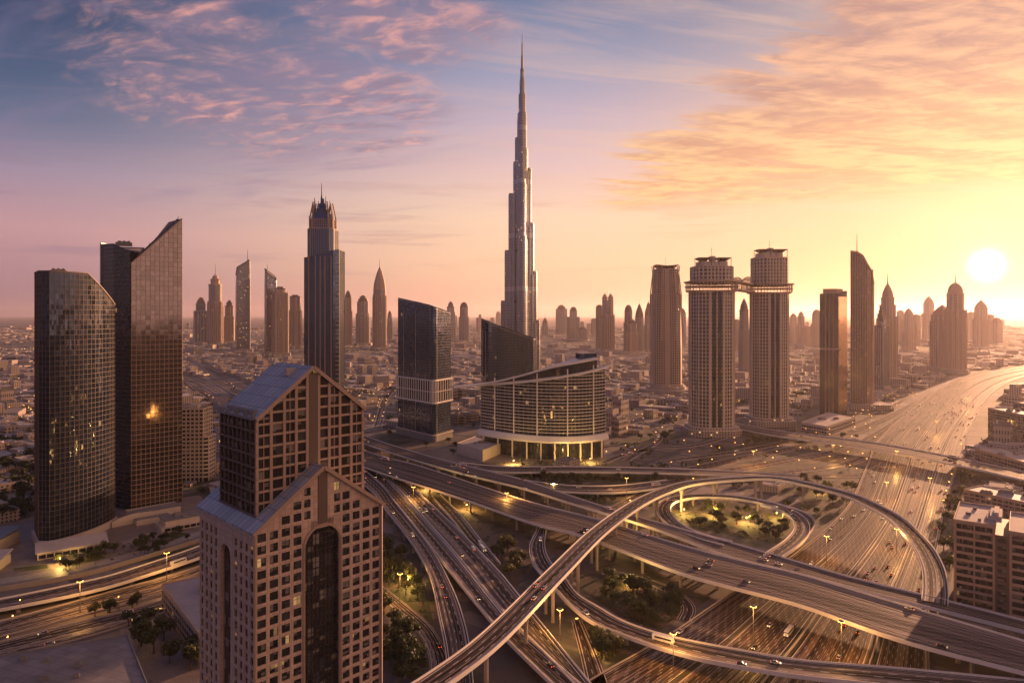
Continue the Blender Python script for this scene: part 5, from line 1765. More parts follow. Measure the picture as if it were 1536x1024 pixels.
# ---- curved hotel with a wave roof
def hotel():
    root = thing('hotel', 'wide curved hotel with smoked glass, pale floor bands and a swooping wave roof', 'hotel', (51, 860, 0))
    A0, B0, C0 = (-41, 905), (48, 847), (119, 873)
    front = [Vector(p) for p in arc_pts(A0, B0, C0, 30)]
    n = len(front)
    ctr = Vector((60, 1000))
    zroof = lambda t: 85 + 27 * t ** 0.9
    back = [p + Vector((0, 28)) for p in (front[-1], front[n // 2], front[0])]
    path = [tuple(p) for p in front] + [tuple(p) for p in back]
    tops = [zroof(i / (n - 1)) for i in range(n)] + [112, 98, 85]
    curtain(root, path, 29, tops, M['g_hotel'], M['white'], 4.15, 5.4, 0.12, 0.1, 0.7, 0.8)
    nr = []
    for i in range(n):
        d = (front[min(i + 1, n - 1)] - front[max(i - 1, 0)]).normalized()
        nr.append(Vector((d.y, -d.x)))
    for u in (740, 772, 809, 850, 889):
        i = min(range(n), key=lambda k: abs(CX + F * front[k].x / front[k].y - u))
        q, nn = front[i] + nr[i] * 1.0, nr[i]
        b = MB()
        b.bar((*q, 24), (*q, zroof(i / (n - 1)) + (10 if u < 880 else 8)), 1.5, 1.4)
        b.build('facade_rib', M['white'], root)
    # podium overhang and columns
    b = MB()
    out = [p + q * 5.5 for p, q in zip(front, nr)]
    inn = [p - q * 3 for p, q in zip(front, nr)]
    strip(b, [(*p, 0) for p in front], [(-q.x, -q.y, 0) for q in nr], [(-5.5, 21.5), (-6.2, 24), (-3.5, 29.6), (8, 29.6), (8, 21.5)])
    b.build('podium_canopy', M['white'], root)
    for i in range(1, n, 3):
        q = front[i] + nr[i] * 4.2
        b = MB()
        b.bar((*q, 0), (*q, 21.4), 1.9)
        b.build('column', M['cream'], root)
    b = MB()
    for i in range(n - 1):
        a, c = front[i] - nr[i] * 2.5, front[i + 1] - nr[i + 1] * 2.5
        b.face([(*a, 0), (*c, 0), (*c, 21.5), (*a, 21.5)], 0, [(i * 5.6, 0), (i * 5.6 + 5.6, 0), (i * 5.6 + 5.6, 21.5), (i * 5.6, 21.5)])
    b.build('lobby_glazing', M['g_hotel'], root)
    # two wave roofs: a lower brim that follows the facade and an upper blade that flies off to the left
    b = MB()
    P = [(*(p + q * 2.0), zroof(i / (n - 1)) + 0.6) for i, (p, q) in enumerate(zip(front, nr))]
    P = P + [(front[-1].x + 6, front[-1].y + 2, zroof(1) + 3)]
    nn_ = nr + [nr[-1]]
    strip(b, P, [(q.x, q.y, 0) for q in nn_], [(2.4, -0.4), (2.4, 1.9), (-3.0, 2.2), (-3.0, -0.4)])
    b.build('lower_roof_brim', M['white'], root)
    b = MB()
    S_ = spline([(-76, 900, 84), (-41, 893, 88), (4, 868, 100), (48, 853, 113.5), (78, 852, 119.5), (108, 864, 124)], 4)
    T = np.gradient(S_, axis=0)
    T[:, 2] = 0
    T /= np.linalg.norm(T, axis=1)[:, None]
    Nn = np.stack([T[:, 1], -T[:, 0], 0 * T[:, 0]], 1)
    k = len(S_)
    vs, fs = [], []
    for i in range(k):
        t = i / (k - 1)
        wdt = 2.0 + 22 * math.sin(min(1, t * 1.25) * math.pi / 2)
        for a, dz in ((3.0, -0.6), (3.0, 2.0), (-wdt, 2.4), (-wdt, 0.2)):
            vs.append((S_[i][0] + Nn[i][0] * a, S_[i][1] + Nn[i][1] * a, S_[i][2] + dz))
    for i in range(k - 1):
        for j in range(4):
            j2 = (j + 1) % 4
            fs.append((i * 4 + j, i * 4 + j2, (i + 1) * 4 + j2, (i + 1) * 4 + j))
    fs += [(0, 1, 2, 3), tuple(range((k - 1) * 4, k * 4))]
    b.mesh(vs, fs, 0)
    b.build('upper_wave_roof', M['white'], root)
    g = MB()
    for i in range(6, k - 1):
        a, c = S_[i] - Nn[i] * 1.2, S_[i + 1] - Nn[i + 1] * 1.2
        ta, tc = i / (k - 1), (i + 1) / (k - 1)
        za, zc = min(a[2], 84 + 27 * ta), min(c[2], 84 + 27 * tc)
        g.face([(a[0], a[1], za), (c[0], c[1], zc), (c[0], c[1], c[2] + 0.2), (a[0], a[1], a[2] + 0.2)], 0, [(i * 4, za), (i * 4 + 4, zc), (i * 4 + 4, c[2]), (i * 4, a[2])])
    g.build('clerestory_glazing', M['g_hotel'], root)
    b = MB()
    b.prism([(86, 864), (108, 872), (104, 888), (82, 880)], 112, 131, 0, 1)
    b.build('roof_pavilion', [M['g_blue'], M['roofgrey']], root)
    for p in path[::3]:
        mark(p[0], p[1], 26)
    # white box annexe
    a = [gp(686, 680), gp(724, 692), gp(752, 680), gp(716, 668)]
    flat_building('annexe', 'plain white windowless box annexe with a faceted roof beside the curved hotel', [tuple(p[:2]) for p in a], 13, M['cream'], M['rooflight'], 0, units=((2, 3, 8, 5, 2, .5), (-6, -2, 3, 3, 1.2, .5)))


hotel()


# ---- tallest tower: three stepped wings round a core, needle spire
def tallest():
    d0 = 1562.0
    cx_, cy_ = xat(783.3, d0), d0
    root = thing('supertall_tower', 'by far the tallest tower, silvery with stepped setbacks and a needle spire', 'skyscraper', (cx_, cy_, 0))
    wings = (
        (R(150), 'wing', [(49, 213), (40, 329), (31, 459), (20, 531), (16, 586), (11, 631)]),
        (R(30), 'wing', [(41, 168), (34, 281), (27, 392), (21, 516), (13, 560), (10, 631)]),
        (R(-90), 'wing', [(50, 120), (42, 245), (33, 360), (23, 487), (16, 545), (11, 605)]))
    for ang, nm, tiers in wings:
        b = MB()
        dx, dy = math.cos(ang), math.sin(ang)
        prev = 0
        for k, (reach, top) in enumerate(tiers):
            if abs(dx) > 0.1:
                reach = reach / abs(dx) * 0.985
            rad = (10.5, 9.6, 8.8, 7.8, 6.5, 5.5)[k]
            px, py = cx_ + dx * (reach - rad), cy_ + dy * (reach - rad)
            b.loft([circle(px, py, rad, 20, 0), circle(px, py, rad, 20, top - 4), circle(px, py, rad * 0.94, 20, top - 4), circle(px, py, rad * 0.94, 20, top)], 0, 1)
            # shoulders each side of the nose
            for s in (-1, 1):
                qx, qy = px - dx * rad * 0.9 - dy * s * rad * 0.62, py - dy * rad * 0.9 + dx * s * rad * 0.62
                b.loft([circle(qx, qy, rad * 0.72, 14, 0), circle(qx, qy, rad * 0.72, 14, top - 9)], 0, 1)
            b.box(((px + cx_) / 2, (py + cy_) / 2, 0), (max(1.0, reach - rad), rad * 1.5, top - 2), 0, ang)
        b.build(nm, [M['burj'], M['roofgrey']], root)
    b = MB()
    b.loft([circle(cx_, cy_, r, 20, z) for r, z in ((13, 0), (13, 560), (10.5, 560.5), (10.5, 640), (8.2, 640.5), (8.2, 684), (6.0, 684.5), (6.0, 716), (4.6, 716.5), (4.4, 742))], 0, 1)
    b.build('core', [M['burj'], M['roofgrey']], root)
    b = MB()
    b.loft([circle(cx_, cy_, r, 12, z) for r, z in ((3.0, 742), (2.7, 770), (1.9, 771), (1.5, 800), (0.8, 801), (0.35, 826))], 0)
    b.build('spire', M['steel'], root)
    for zt, r in ((213, 30), (329, 24), (459, 18)):
        b = MB()
        b.loft([circle(cx_, cy_, r * 0.62, 20, zt - 6), circle(cx_, cy_, r * 0.64, 20, zt - 5.5), circle(cx_, cy_, r * 0.64, 20, zt), circle(cx_, cy_, r * 0.6, 20, zt + 0.5)], 0)
        b.build('plant_floor_ring', M['dark_frame'], root)
    mark(cx_, cy_, 90)


tallest()


# ---- crowned tower with three needles
def crowned():
    d0 = 1440.0
    x = lambda u: xat(u, d0)
    zz = lambda v: zat(v, d0)
    cx_ = x(486)
    root = thing('crowned_tower', 'tall blue glass tower with a stepped crown and three needle spires behind the gabled tower', 'skyscraper', (cx_, d0, 0))

    def octa(uL, uR, ch=0.28, ry=0.9):
        c, hw_ = x((uL + uR) / 2) + 1.5, (x(uR) - x(uL)) / 2 * 0.86
        hy = hw_ * ry
        q = hw_ * ch
        return [(c - hw_, d0 - hy + q), (c - hw_ + q, d0 - hy), (c + hw_ - q, d0 - hy), (c + hw_, d0 - hy + q), (c + hw_, d0 + hy - q), (c + hw_ - q, d0 + hy), (c - hw_ + q, d0 + hy), (c - hw_, d0 + hy - q)]
    curtain(root, octa(456, 516), 0, [zz(388), zz(388), zz(378), zz(376), zz(376), zz(378), zz(388), zz(388)], M['g_blue'], M['dark_frame'], 4.6, 4.4, 0.4, 0.4, 0.5, 0.2, corner_fin=1.4)
    curtain(root, octa(461, 506), zz(390), zz(345), M['g_blue'], M['grey_frame'], 4.6, 4.4, 0.6, 0.6, 0.5, 0.2, gname='upper_glazing', fname='upper_frame', corner_fin=2.0)
    curtain(root, octa(465, 502), zz(346), zz(330), M['g_blue'], M['tan'], 4.6, 4.4, 0.9, 0.7, 0.7, 0.3, gname='crown_glazing', fname='crown_frame', corner_fin=2.0)
    b = MB()
    c0, c1 = octa(467, 500), octa(473, 494)
    b.loft([[(*p, zz(v_)) for p in octa(a_, c_)] for a_, c_, v_ in ((467, 500, 331), (469, 498, 322), (472, 495, 321.5), (473, 494, 314), (476, 491, 313.5), (477, 489, 306), (480, 486, 305), (481, 485, 298))], 0)
    b.build('crown', M['g_blue'], root)
    b = MB()
    for p, q in zip(octa(464, 503), octa(469, 498)):
        b.bar((*p, zz(345)), (*p, zz(326)), 3.0)
        b.bar((*p, zz(328)), (*q, zz(304)), 2.2)
    for p, q in zip(octa(464, 503), octa(464, 503)[1:] + octa(464, 503)[:1]):
        b.bar((*p, zz(344)), (*q, zz(344)), 2.0)
    b.build('crown_buttress_frame', M['tan'], root)
    for u, vb, vt, dy in ((482.5, 312, 275, 0), (474, 322, 298, -10), (490.5, 322, 296, -10)):
        b = MB()
        xx = x(u)
        b.loft([circle(xx, d0 + dy, r, 8, z) for r, z in ((3.0, zz(vb)), (2.2, zz((vb + vt) / 2 + 4)), (1.3, zz((vb + vt) / 2)), (0.6, zz(vt)))], 0)
        b.build('spire', M['dark_frame'], root)
    for u in (470, 478, 496):
        b = MB()
        b.loft([[(x(u) - 3, d0 - 12, zz(320)), (x(u) + 3, d0 - 12, zz(320)), (x(u) + 3, d0 - 6, zz(320)), (x(u) - 3, d0 - 6, zz(320))],
                [(x(u) + 2.0, d0 - 9, zz(302)), (x(u) + 2.4, d0 - 9, zz(302)), (x(u) + 2.4, d0 - 8.6, zz(302)), (x(u) + 2.0, d0 - 8.6, zz(302))]], 0)
        b.build('crown_fin', M['grey_frame'], root)
    b = MB()
    for u in (470, 480, 487, 494, 503):
        b.bar((x(u), d0 - 33.3, 0), (x(u), d0 - 33.3, zz(386)), 1.7)
    b.build('facade_rib_frame', M['tan'], root)
    # stacked balconies on the sunny corner
    b = MB()
    z = 20
    while z < zz(380):
        b.box((x(508.5), d0 - 22, z), (8, 12, 0.9), 0, 0.6)
        z += 9.2
    b.build('balcony_slat', M['cream'], root)
    mark(cx_, d0, 70)


crowned()


# ---- residential pair joined by a sky bridge, and their tapered sister
def rounded_rect(cx_, cy_, hx, hy, ch):
    return [(cx_ - hx, cy_ - hy + ch), (cx_ - hx + ch * .35, cy_ - hy + ch * .35), (cx_ - hx + ch, cy_ - hy), (cx_ + hx - ch, cy_ - hy), (cx_ + hx - ch * .35, cy_ - hy + ch * .35), (cx_ + hx, cy_ - hy + ch),
            (cx_ + hx, cy_ + hy - ch), (cx_ + hx - ch * .35, cy_ + hy - ch * .35), (cx_ + hx - ch, cy_ + hy), (cx_ - hx + ch, cy_ + hy), (cx_ - hx + ch * .35, cy_ + hy - ch * .35), (cx_ - hx, cy_ + hy - ch)]


def bridged():
    info = []
    for (uL, uR, vb, vt, lb) in ((1033, 1100, 655, 385, 'nearer of the two beige towers joined by a high bridge, its crown carrying flared canopies'),
                                 (1124, 1180, 640, 372, 'farther and taller beige tower of the pair joined by a high bridge')):
        d0 = dist(vb)
        cx_, hw_ = xat((uL + uR) / 2, d0 + 30), (xat(uR, d0 + 30) - xat(uL, d0 + 30)) / 2 * 0.945
        cy_ = d0 + hw_ * 0.85
        top = zat(vt + 10, cy_)
        root = thing('residential_tower', lb, 'tower', (cx_, cy_, 0))
        deck = 226.0
        path = rounded_rect(cx_, cy_, hw_, hw_ * 0.85, hw_ * 0.66)
        curtain(root, path, 0, 215, M['g_dark'], M['cream'], 5.6, 5.6, 1.5, 0.7, 1.15, 0.5, corner_fin=2.4)
        # broad piers that run the full height
        b = MB()
        for t in (-0.30, 0.30):
            b.box((cx_ + hw_ * t, cy_ - hw_ * 0.85 - 0.4, 0), (2.6, 2.0, 215), 0)
        for t in (-0.16, 0.16):
            b.box((cx_ + hw_ + 0.4, cy_ + hw_ * t, 0), (2.0, 2.8, 215), 0)
            b.box((cx_ - hw_ - 0.4, cy_ + hw_ * t, 0), (2.0, 2.8, 215), 0)
        b.build('pier_frame', M['cream'], root)
        for t in (-0.13, 0.13):
            b = MB()
            b.box((cx_ + hw_ * t, cy_ - hw_ * 0.85 - 0.55, 14), (hw_ * 0.15, 0.9, 200), 0)
            b.build('bay_glazing', M['g_dark'], root)
        for sx in (-1, 1):
            b = MB()
            b.box((cx_ + sx * hw_ * 0.67, cy_ - hw_ * 0.85 + hw_ * 0.33 * 0.95 - 0.4, 14), (hw_ * 0.16, 1.0, 200), 0, sx * math.pi / 4)
            b.build('bay_glazing', M['g_dark'], root)
        up = rounded_rect(cx_, cy_, hw_ * 0.93, hw_ * 0.8, hw_ * 0.52)
        curtain(root, up, deck, top - 6, M['g_dark'], M['cream'], 5.6, 5.2, 2.2, 0.8, 1.6, 0.5, gname='upper_glazing', fname='upper_frame')
        inner = rounded_rect(cx_, cy_, hw_ * 0.66, hw_ * 0.55, hw_ * 0.2)
        b = MB()
        b.prism(inner, top - 6, top + 2, 0, 1)
        b.build('penthouse', [M['cream'], M['roofgrey']], root)
        for z, k, hh in ((214.5, 3.0, 2.0), (221.5, 4.6, 1.5), (228.5, 6.0, 2.0)):
            b = MB()
            b.prism(rounded_rect(cx_, cy_, hw_ + k, hw_ * 0.85 + k, hw_ * 0.42 + k * 0.5), z, z + hh, 0, bottom=True)
            b.build('terrace_ring', M['tan'], root)
        b = MB()
        Q, _, _ = subdivide(rounded_rect(cx_, cy_, hw_ + 3.2, hw_ * 0.85 + 3.2, hw_ * .42 + 1.6), [0] * 12, 5.0)
        for q in Q:
            b.bar((q.x, q.y, 216.4), (q.x, q.y, 228.8), 0.8)
        b.build('terrace_rail_frame', M['cream'], root)
        # flared canopies on the roof corners
        for sx in (-1, 1):
            b = MB()
            px, py = cx_ + sx * hw_ * 0.46, cy_ - hw_ * 0.2
            b.loft([[(px - 2, py - 2, top + 1), (px + 2, py - 2, top + 1), (px + 2, py + 2, top + 1), (px - 2, py + 2, top + 1)],
                    [(px - 9, py - 12, top + 6.5), (px + 9, py - 12, top + 6.5), (px + 9, py + 12, top + 6.5), (px - 9, py + 12, top + 6.5)],
                    [(px - 10, py - 13, top + 7.5), (px + 10, py - 13, top + 7.5), (px + 10, py + 13, top + 7.5), (px - 10, py + 13, top + 7.5)]], 0)
            for a, c in ((-9, -12), (9, -12), (9, 12), (-9, 12)):
                b.bar((px + a, py + c, top - 6), (px + a, py + c, top + 7), 0.7)
            b.build('roof_canopy', M['tan_dark'], root)
        b = MB()
        b.loft([circle(cx_, cy_ - 4, 5, 12, top + 2), circle(cx_, cy_ - 4, 6, 12, top + 9), circle(cx_, cy_ - 4, 4, 12, top + 10.5)], 0)
        b.build('lift_drum', M['cream'], root)
        b = MB()
        b.bar((cx_, cy_, top + 9), (cx_, cy_, top + 24), 0.5)
        b.build('antenna', M['steel'], root)
        for z0_, z1_, k in ((0, 9, 9), (9, 14, 5)):
            b = MB()
            b.prism(rounded_rect(cx_, cy_, hw_ + k, hw_ * .85 + k, hw_ * .42 + k * .5), z0_, z1_, 0, 1)
            b.build('podium', [FAC['low'], M['rooflight']], root)
        info.append((cx_, cy_, hw_))
        mark(cx_, cy_, hw_ + 58)
    (xa, ya, ha), (xb, yb, hb) = info
    a, b_ = Vector((xa + ha + 4, ya - 4)), Vector((xb - hb - 4, yb - 4))
    root = thing('sky_bridge', 'thin high bridge with an arched truss linking the two beige towers', 'bridge', ((a.x + b_.x) / 2, (a.y + b_.y) / 2, 222))
    d = (b_ - a).normalized()
    nn = Vector((-d.y, d.x))
    b = MB()
    b.prism([a - nn * 8, b_ - nn * 8, b_ + nn * 8, a + nn * 8], 216.4, 219.0, 0, bottom=True)
    b.prism([a - nn * 9, b_ - nn * 9, b_ + nn * 9, a + nn * 9], 228.4, 230.4, 0, bottom=True)
    b.build('deck', M['cream'], root)
    b = MB()
    L = (b_ - a).length
    for s in (-8, 8):
        prev = None
        for k in range(11):
            t = k / 10
            p = a.lerp(b_, t) + nn * s
            z = 230.4 + 8.5 * math.sin(math.pi * t)
            if prev:
                b.bar(prev, (p.x, p.y, z), 1.3)
                b.bar((prev[0], prev[1], 230.4), (p.x, p.y, z), 0.7)
            b.bar((p.x, p.y, 218), (p.x, p.y, z), 0.8)
            prev = (p.x, p.y, z)
    b.build('truss_frame', M['tan'], root)
    # sister tower
    d0 = dist(590)
    hw_ = (xat(1021, d0 + 25) - xat(976, d0 + 25)) / 2
    cx_, cy_ = xat(998.5, d0 + 25), d0 + 25
    root = thing('tapered_tower', 'brown tapered tower with a flared crown on a round podium left of the bridged pair', 'tower', (cx_, cy_, 0))
    zz = lambda v: zat(v, cy_)
    b = MB()
    ring = lambda s, z: [(x_, y_, z) for x_, y_ in rounded_rect(cx_, cy_, hw_ * s, hw_ * 0.9 * s, hw_ * 0.5 * s)]
    b.loft([ring(1.0, 0), ring(1.0, zz(520)), ring(0.93, zz(442)), ring(0.86, zz(440)), ring(0.80, zz(405)), ring(0.72, zz(404))], 0, 1)
    b.build('shaft', [FAC['brown'], M['roofgrey']], root)
    b = MB()
    R0, R1 = rounded_rect(cx_, cy_, hw_ * .95, hw_ * .86, hw_ * .48), rounded_rect(cx_, cy_, hw_ * .80, hw_ * .72, hw_ * .4)
    R2 = rounded_rect(cx_, cy_, hw_ * .86, hw_ * .78, hw_ * .45)
    for p, q, r_ in zip(R0, R1, R2):
        b.bar((*p, 0), (*p, zz(442)), 2.2)
        b.bar((*p, zz(442)), (*q, zz(410)), 2.0)
        b.bar((*q, zz(410)), (*r_, zz(399)), 1.6)
    b.build('rib_frame', M['tan'], root)
    b = MB()
    for s in (-1, 1):
        b.loft([[(cx_ + s * 3, cy_ - 14, zz(406)), (cx_ + s * 12, cy_ - 14, zz(406)), (cx_ + s * 12, cy_ + 14, zz(406)), (cx_ + s * 3, cy_ + 14, zz(406))],
                [(cx_ + s * 1, cy_ - 20, zz(399)), (cx_ + s * 26, cy_ - 22, zz(397.5)), (cx_ + s * 26, cy_ + 22, zz(397.5)), (cx_ + s * 1, cy_ + 20, zz(399))]], 0)
    b.build('crown', M['tan_dark'], root)
    b = MB()
    b.bar((cx_, cy_, zz(402)), (cx_, cy_, zz(384)), 0.6)
    b.build('antenna', M['steel'], root)
    b = MB()
    b.loft([circle(cx_, cy_, r, 32, z) for r, z in ((62, 0), (62, 7), (60, 7.2), (60, 9), (46, 9.2), (46, 16), (42, 16.2), (42, 20))], 0, 1)
    b.build('podium', [FAC['low'], M['rooflight']], root)
    mark(cx_, cy_, 75)


bridged()


# ---- towers beside the highway
def highway_towers():
    # slab with a waist band
    d0 = dist(622)
    zz = lambda v: zat(v, d0)
    xL, xM, xR = xat(1230, d0), xat(1257, d0 - 10), xat(1270, d0 + 16)
    root = thing('slab_tower', 'square dark tower with a pale waist band and a notched top beside the slanted blade', 'tower', (xM, d0, 0))
    path = [(xL, d0), (xM, d0 - 10), (xR, d0 + 16), (xL + 14, d0 + 26)]
    curtain(root, path, 0, [zz(441), zz(441), zz(436), zz(441)], M['g_dark'], M['dark_frame'], 4.0, 3.6, 1.0, 0.45, 0.9, 0.25)
    b = MB()
    pr = [Vector(path[1]) + Vector((0.8, -0.9)), Vector(path[2]) + Vector((0.9, -0.6)), Vector(path[2]) + Vector((-0.6, 0.2)), Vector(path[1]) + Vector((0.1, 0.2))]
    b.prism([tuple(p) for p in pr], 6, zz(445), 0)
    b.build('sunlit_glazing', M['g_sunlit'], root)  # added gold panel: sunlit look of the right face put into its colour
    b = MB()
    for t in (0.3, 0.5, 0.72):
        p = Vector(path[0]).lerp(Vector(path[1]), t)
        b.bar((p.x, p.y - 0.6, 0), (p.x, p.y - 0.6, zz(441)), 1.2)
    b.build('rib_frame', M['tan'], root)
    b = MB()
    ctr = sum((Vector(p) for p in path), Vector((0, 0))) / 4
    b.prism([tuple(Vector(p) + (Vector(p) - ctr).normalized() * 1.6) for p in path], zz(524), zz(522), 0, bottom=True)
    b.build('waist_band', M['cream'], root)
    b = MB()
    q = [tuple(Vector(p).lerp(ctr, 0.25)) for p in path]
    b.prism(q, zz(441), zz(433), 0)
    b.build('penthouse', M['tan'], root)
    occupy(path, 14)
    # slanted blade
    d0 = dist(613)
    zz = lambda v: zat(v, d0)
    root = thing('blade_tower', 'tall slanted blade tower with a thin mast and a glowing curved edge beside the highway', 'tower', (xat(1294, d0), d0, 0))
    xL, xM, xR = xat(1276, d0), xat(1301, d0 - 12), xat(1312, d0 + 14)
    path = [(xL, d0), (xat(1284, d0), d0 - 5), (xat(1290, d0), d0 - 9), (xM, d0 - 11), (xat(1307, d0), d0 - 2), (xR, d0 + 16), (xL + 16, d0 + 30)]
    curtain(root, path, 0, [zz(376), zz(378), zz(383), zz(396), zz(407), zz(424), zz(400)], M['g_brown'], M['tan'], 4.2, 3.0, 0.9, 0.4, 0.55, 0.2)
    b = MB()
    for i in range(5):
        p, q = path[i], path[i + 1]
        za, zb_ = (zz(376), zz(378), zz(383), zz(396), zz(407), zz(424))[i:i + 2]
        b.bar((p[0], p[1] - 0.8, za - 1), (q[0], q[1] - 0.8, zb_ - 1), 1.6, 3.0)
    e0, e1_ = path[4], path[5]
    b.bar((e0[0] + 0.8, e0[1] - 0.5, 0), (e0[0] + 0.8, e0[1] - 0.5, zz(404)), 2.2)
    b.build('edge_fin', M['tan'], root)
    b = MB()
    b.loft([circle(xat(1287, d0), d0 + 4, r, 8, z) for r, z in ((1.2, zz(384)), (0.7, zz(366)), (0.35, zz(350)))], 0)
    b.build('mast', M['steel'], root)
    b = MB()
    b.prism([(xL - 8, d0 - 14), (xR + 16, d0 - 24), (xR + 22, d0 + 30), (xL, d0 + 34)], 0, 10, 0, 1)
    b.build('podium', [FAC['low'], M['rooflight']], root)
    occupy(path, 26)
    # pale hall by the bridge
    a = [gp(1202, 645), gp(1240, 652), gp(1283, 637), gp(1243, 629)]
    flat_building('event_hall', 'large pale flat roofed hall beside the bridge and highway', [tuple(p[:2]) for p in a], 12, M['cream'], M['rooflight'], 2, units=((-10, 0, 12, 8, 2.5, .4), (14, 4, 8, 5, 2, .4)))


highway_towers()


# ---- skyline towers farther off
def skyline(label, uL, uR, vt, vb, fac, crown='flat', shape='rect', rot=0.5, tiers=((0, 1, 1.0),), spire=0.0, ratio=0.85, name='skyline_tower', group=None, podium=True):
    d0 = dist(vb)
    w = xat(uR, d0) - xat(uL, d0)
    cx_ = xat((uL + uR) / 2, d0 + w * 0.4)
    cy_ = d0 + w * 0.4
    w *= (d0 + w * 0.4) / d0
    top = zat(vt, cy_)
    root = thing(name, label, 'tower', (cx_, cy_, 0), group)
    if shape == 'rect':
        a = w / (abs(math.cos(rot)) + ratio * abs(math.sin(rot)))
        hx, hy = a / 2, a * ratio / 2
        q = min(hx, hy) * 0.12
        base = [(-hx, -hy + q), (-hx + q, -hy), (hx - q, -hy), (hx, -hy + q), (hx, hy - q), (hx - q, hy), (-hx + q, hy), (-hx, hy - q)]
        base = [(x_ * math.cos(rot) - y_ * math.sin(rot), x_ * math.sin(rot) + y_ * math.cos(rot)) for x_, y_ in base]
    elif shape == 'oct':
        base = circle(0, 0, w / 2 / math.cos(math.pi / 8), 8, None, None, math.pi / 8)
    else:
        base = circle(0, 0, w / 2, 20)
    ring = lambda s, z, ox=0.0: [(cx_ + x_ * s + ox, cy_ + y_ * s, z) for x_, y_ in base]
    ch = {'flat': 0.02, 'pyramid': 0.16, 'dome': 0.13, 'slant': 0.0, 'blade': 0.0, 'lantern': 0.15, 'twin': 0.12, 'needle': 0.28, 'step': 0.12}[crown]
    body = top * (1 - ch) if crown not in ('slant', 'blade') else top
    b = MB()
    fm = FAC[fac]
    if crown in ('slant', 'blade'):
        n = len(base)
        xs = [p[0] for p in base]
        lo_, hi_ = min(xs), max(xs)
        cut = 0.13 if crown == 'slant' else 0.16
        if crown == 'slant':
            tz = [top * (1 - cut * (p[0] - lo_) / (hi_ - lo_)) for p in base]
        else:
            tz = [top * (1 - cut * (1 - (p[0] - lo_) / (hi_ - lo_)) ** 1.6) for p in base]
        s0 = tiers[0][2]
        b.loft([ring(1.0, 0), [(p[0], p[1], z) for p, z in zip(ring(1.0, 0), [min(t_ * 0.8, top * .8) for t_ in tz])], [(cx_ + p[0] * .94, cy_ + p[1] * .94, z) for p, z in zip(base, tz)]], 0, 1)
        b.build('shaft', [fm, M['roofgrey']], root)
        b = MB()
        m2 = [(cx_ + p[0] * .95, cy_ + p[1] * .95, z) for p, z in zip(base, tz)]
        for i in range(n):
            b.bar(m2[i], m2[(i + 1) % n], w * 0.05, w * 0.07)
        b.build('crown', M['dark_frame'], root)
    else:
        rings = []
        for (h0, h1, s) in tiers:
            rings += [ring(s, body * h0 + (0.05 if h0 else 0)), ring(s, body * h1)]
        b.loft(rings, 0, 1)
        b.build('shaft', [fm, M['roofgrey']], root)
        b = MB()
        for i in range(len(base)):
            p, q = base[i], base[(i + 1) % len(base)]
            L_ = math.hypot(q[0] - p[0], q[1] - p[1])
            nr_ = max(1, min(4, int(round(L_ / (w * 0.16)))))
            for k in range(nr_):
                t = k / nr_
                sc = tiers[0][2] * 1.012
                x_, y_ = (p[0] * (1 - t) + q[0] * t) * sc, (p[1] * (1 - t) + q[1] * t) * sc
                hh = body * tiers[0][1] * random.choice([1.0, 1.0, 1.02, 0.97, 0.9])
                b.bar((cx_ + x_, cy_ + y_, 0), (cx_ + x_, cy_ + y_, hh), w * 0.045)
        for (h0, h1, s1) in tiers[:-1]:
            rg = ring(s1 * 1.02, body * h1)
            for i in range(len(rg)):
                b.bar(rg[i], rg[(i + 1) % len(rg)], w * .03, w * .05)
        b.build('rib_frame', M['tan'] if fac in ('beige', 'fins', 'brown') else M['grey_frame'], root)
        s = tiers[-1][2]
        b = MB()
        hgt = top - body
        if crown == 'flat':
            b.loft([ring(s * 1.02, body - 2), ring(s * 1.02, body + 1.5), ring(s * 0.6, body + 1.6), ring(s * 0.6, top + 3)], 0)
        elif crown == 'pyramid':
            b.loft([ring(s * 1.03, body - 1), ring(s * 1.03, body + hgt * .08), ring(s * .86, body + hgt * .1), ring(s * .80, body + hgt * .35), ring(s * .45, body + hgt * .7), ring(s * .03, top)], 0)
        elif crown == 'dome':
            rr = [ring(s * 1.02, body - 1), ring(s * 1.02, body + hgt * .1)]
            for k in range(7):
                a = k / 6 * math.pi / 2
                rr.append(ring(max(0.04, s * .9 * math.cos(a)), body + hgt * (.12 + .88 * math.sin(a))))
            b.loft(rr, 0)
        elif crown == 'lantern':
            b.loft([ring(s * 1.04, body - 1), ring(s * 1.04, body + hgt * .1), ring(s * .7, body + hgt * .12), ring(s * .7, body + hgt * .5), ring(s * .85, body + hgt * .55), ring(s * .5, body + hgt * .62), ring(s * .4, body + hgt * .85), ring(s * .08, top)], 0)
        elif crown == 'step':
            b.loft([ring(s * .8, body - .5), ring(s * .8, body + hgt * .45), ring(s * .55, body + hgt * .46), ring(s * .55, body + hgt * .8), ring(s * .3, body + hgt * .82), ring(s * .3, top)], 0)
        elif crown == 'needle':
            b.loft([ring(s * 1.0, body - 1), ring(s * .92, body + hgt * .25), ring(s * .7, body + hgt * .5), ring(s * .42, body + hgt * .75), ring(s * .05, top)], 0)
        elif crown == 'twin':
            for sx in (-1, 1):
                b.loft([ring(s * .46, body - 1, sx * w * .23), ring(s * .46, body + hgt * .3, sx * w * .23), ring(s * .52, body + hgt * .35, sx * w * .23), ring(s * .3, body + hgt * .7, sx * w * .23), ring(s * .03, top, sx * w * .23)], 0)
        b.build('crown', M['tan_dark'] if fac in ('brown', 'glassy', 'grey') else M['tan'], root)
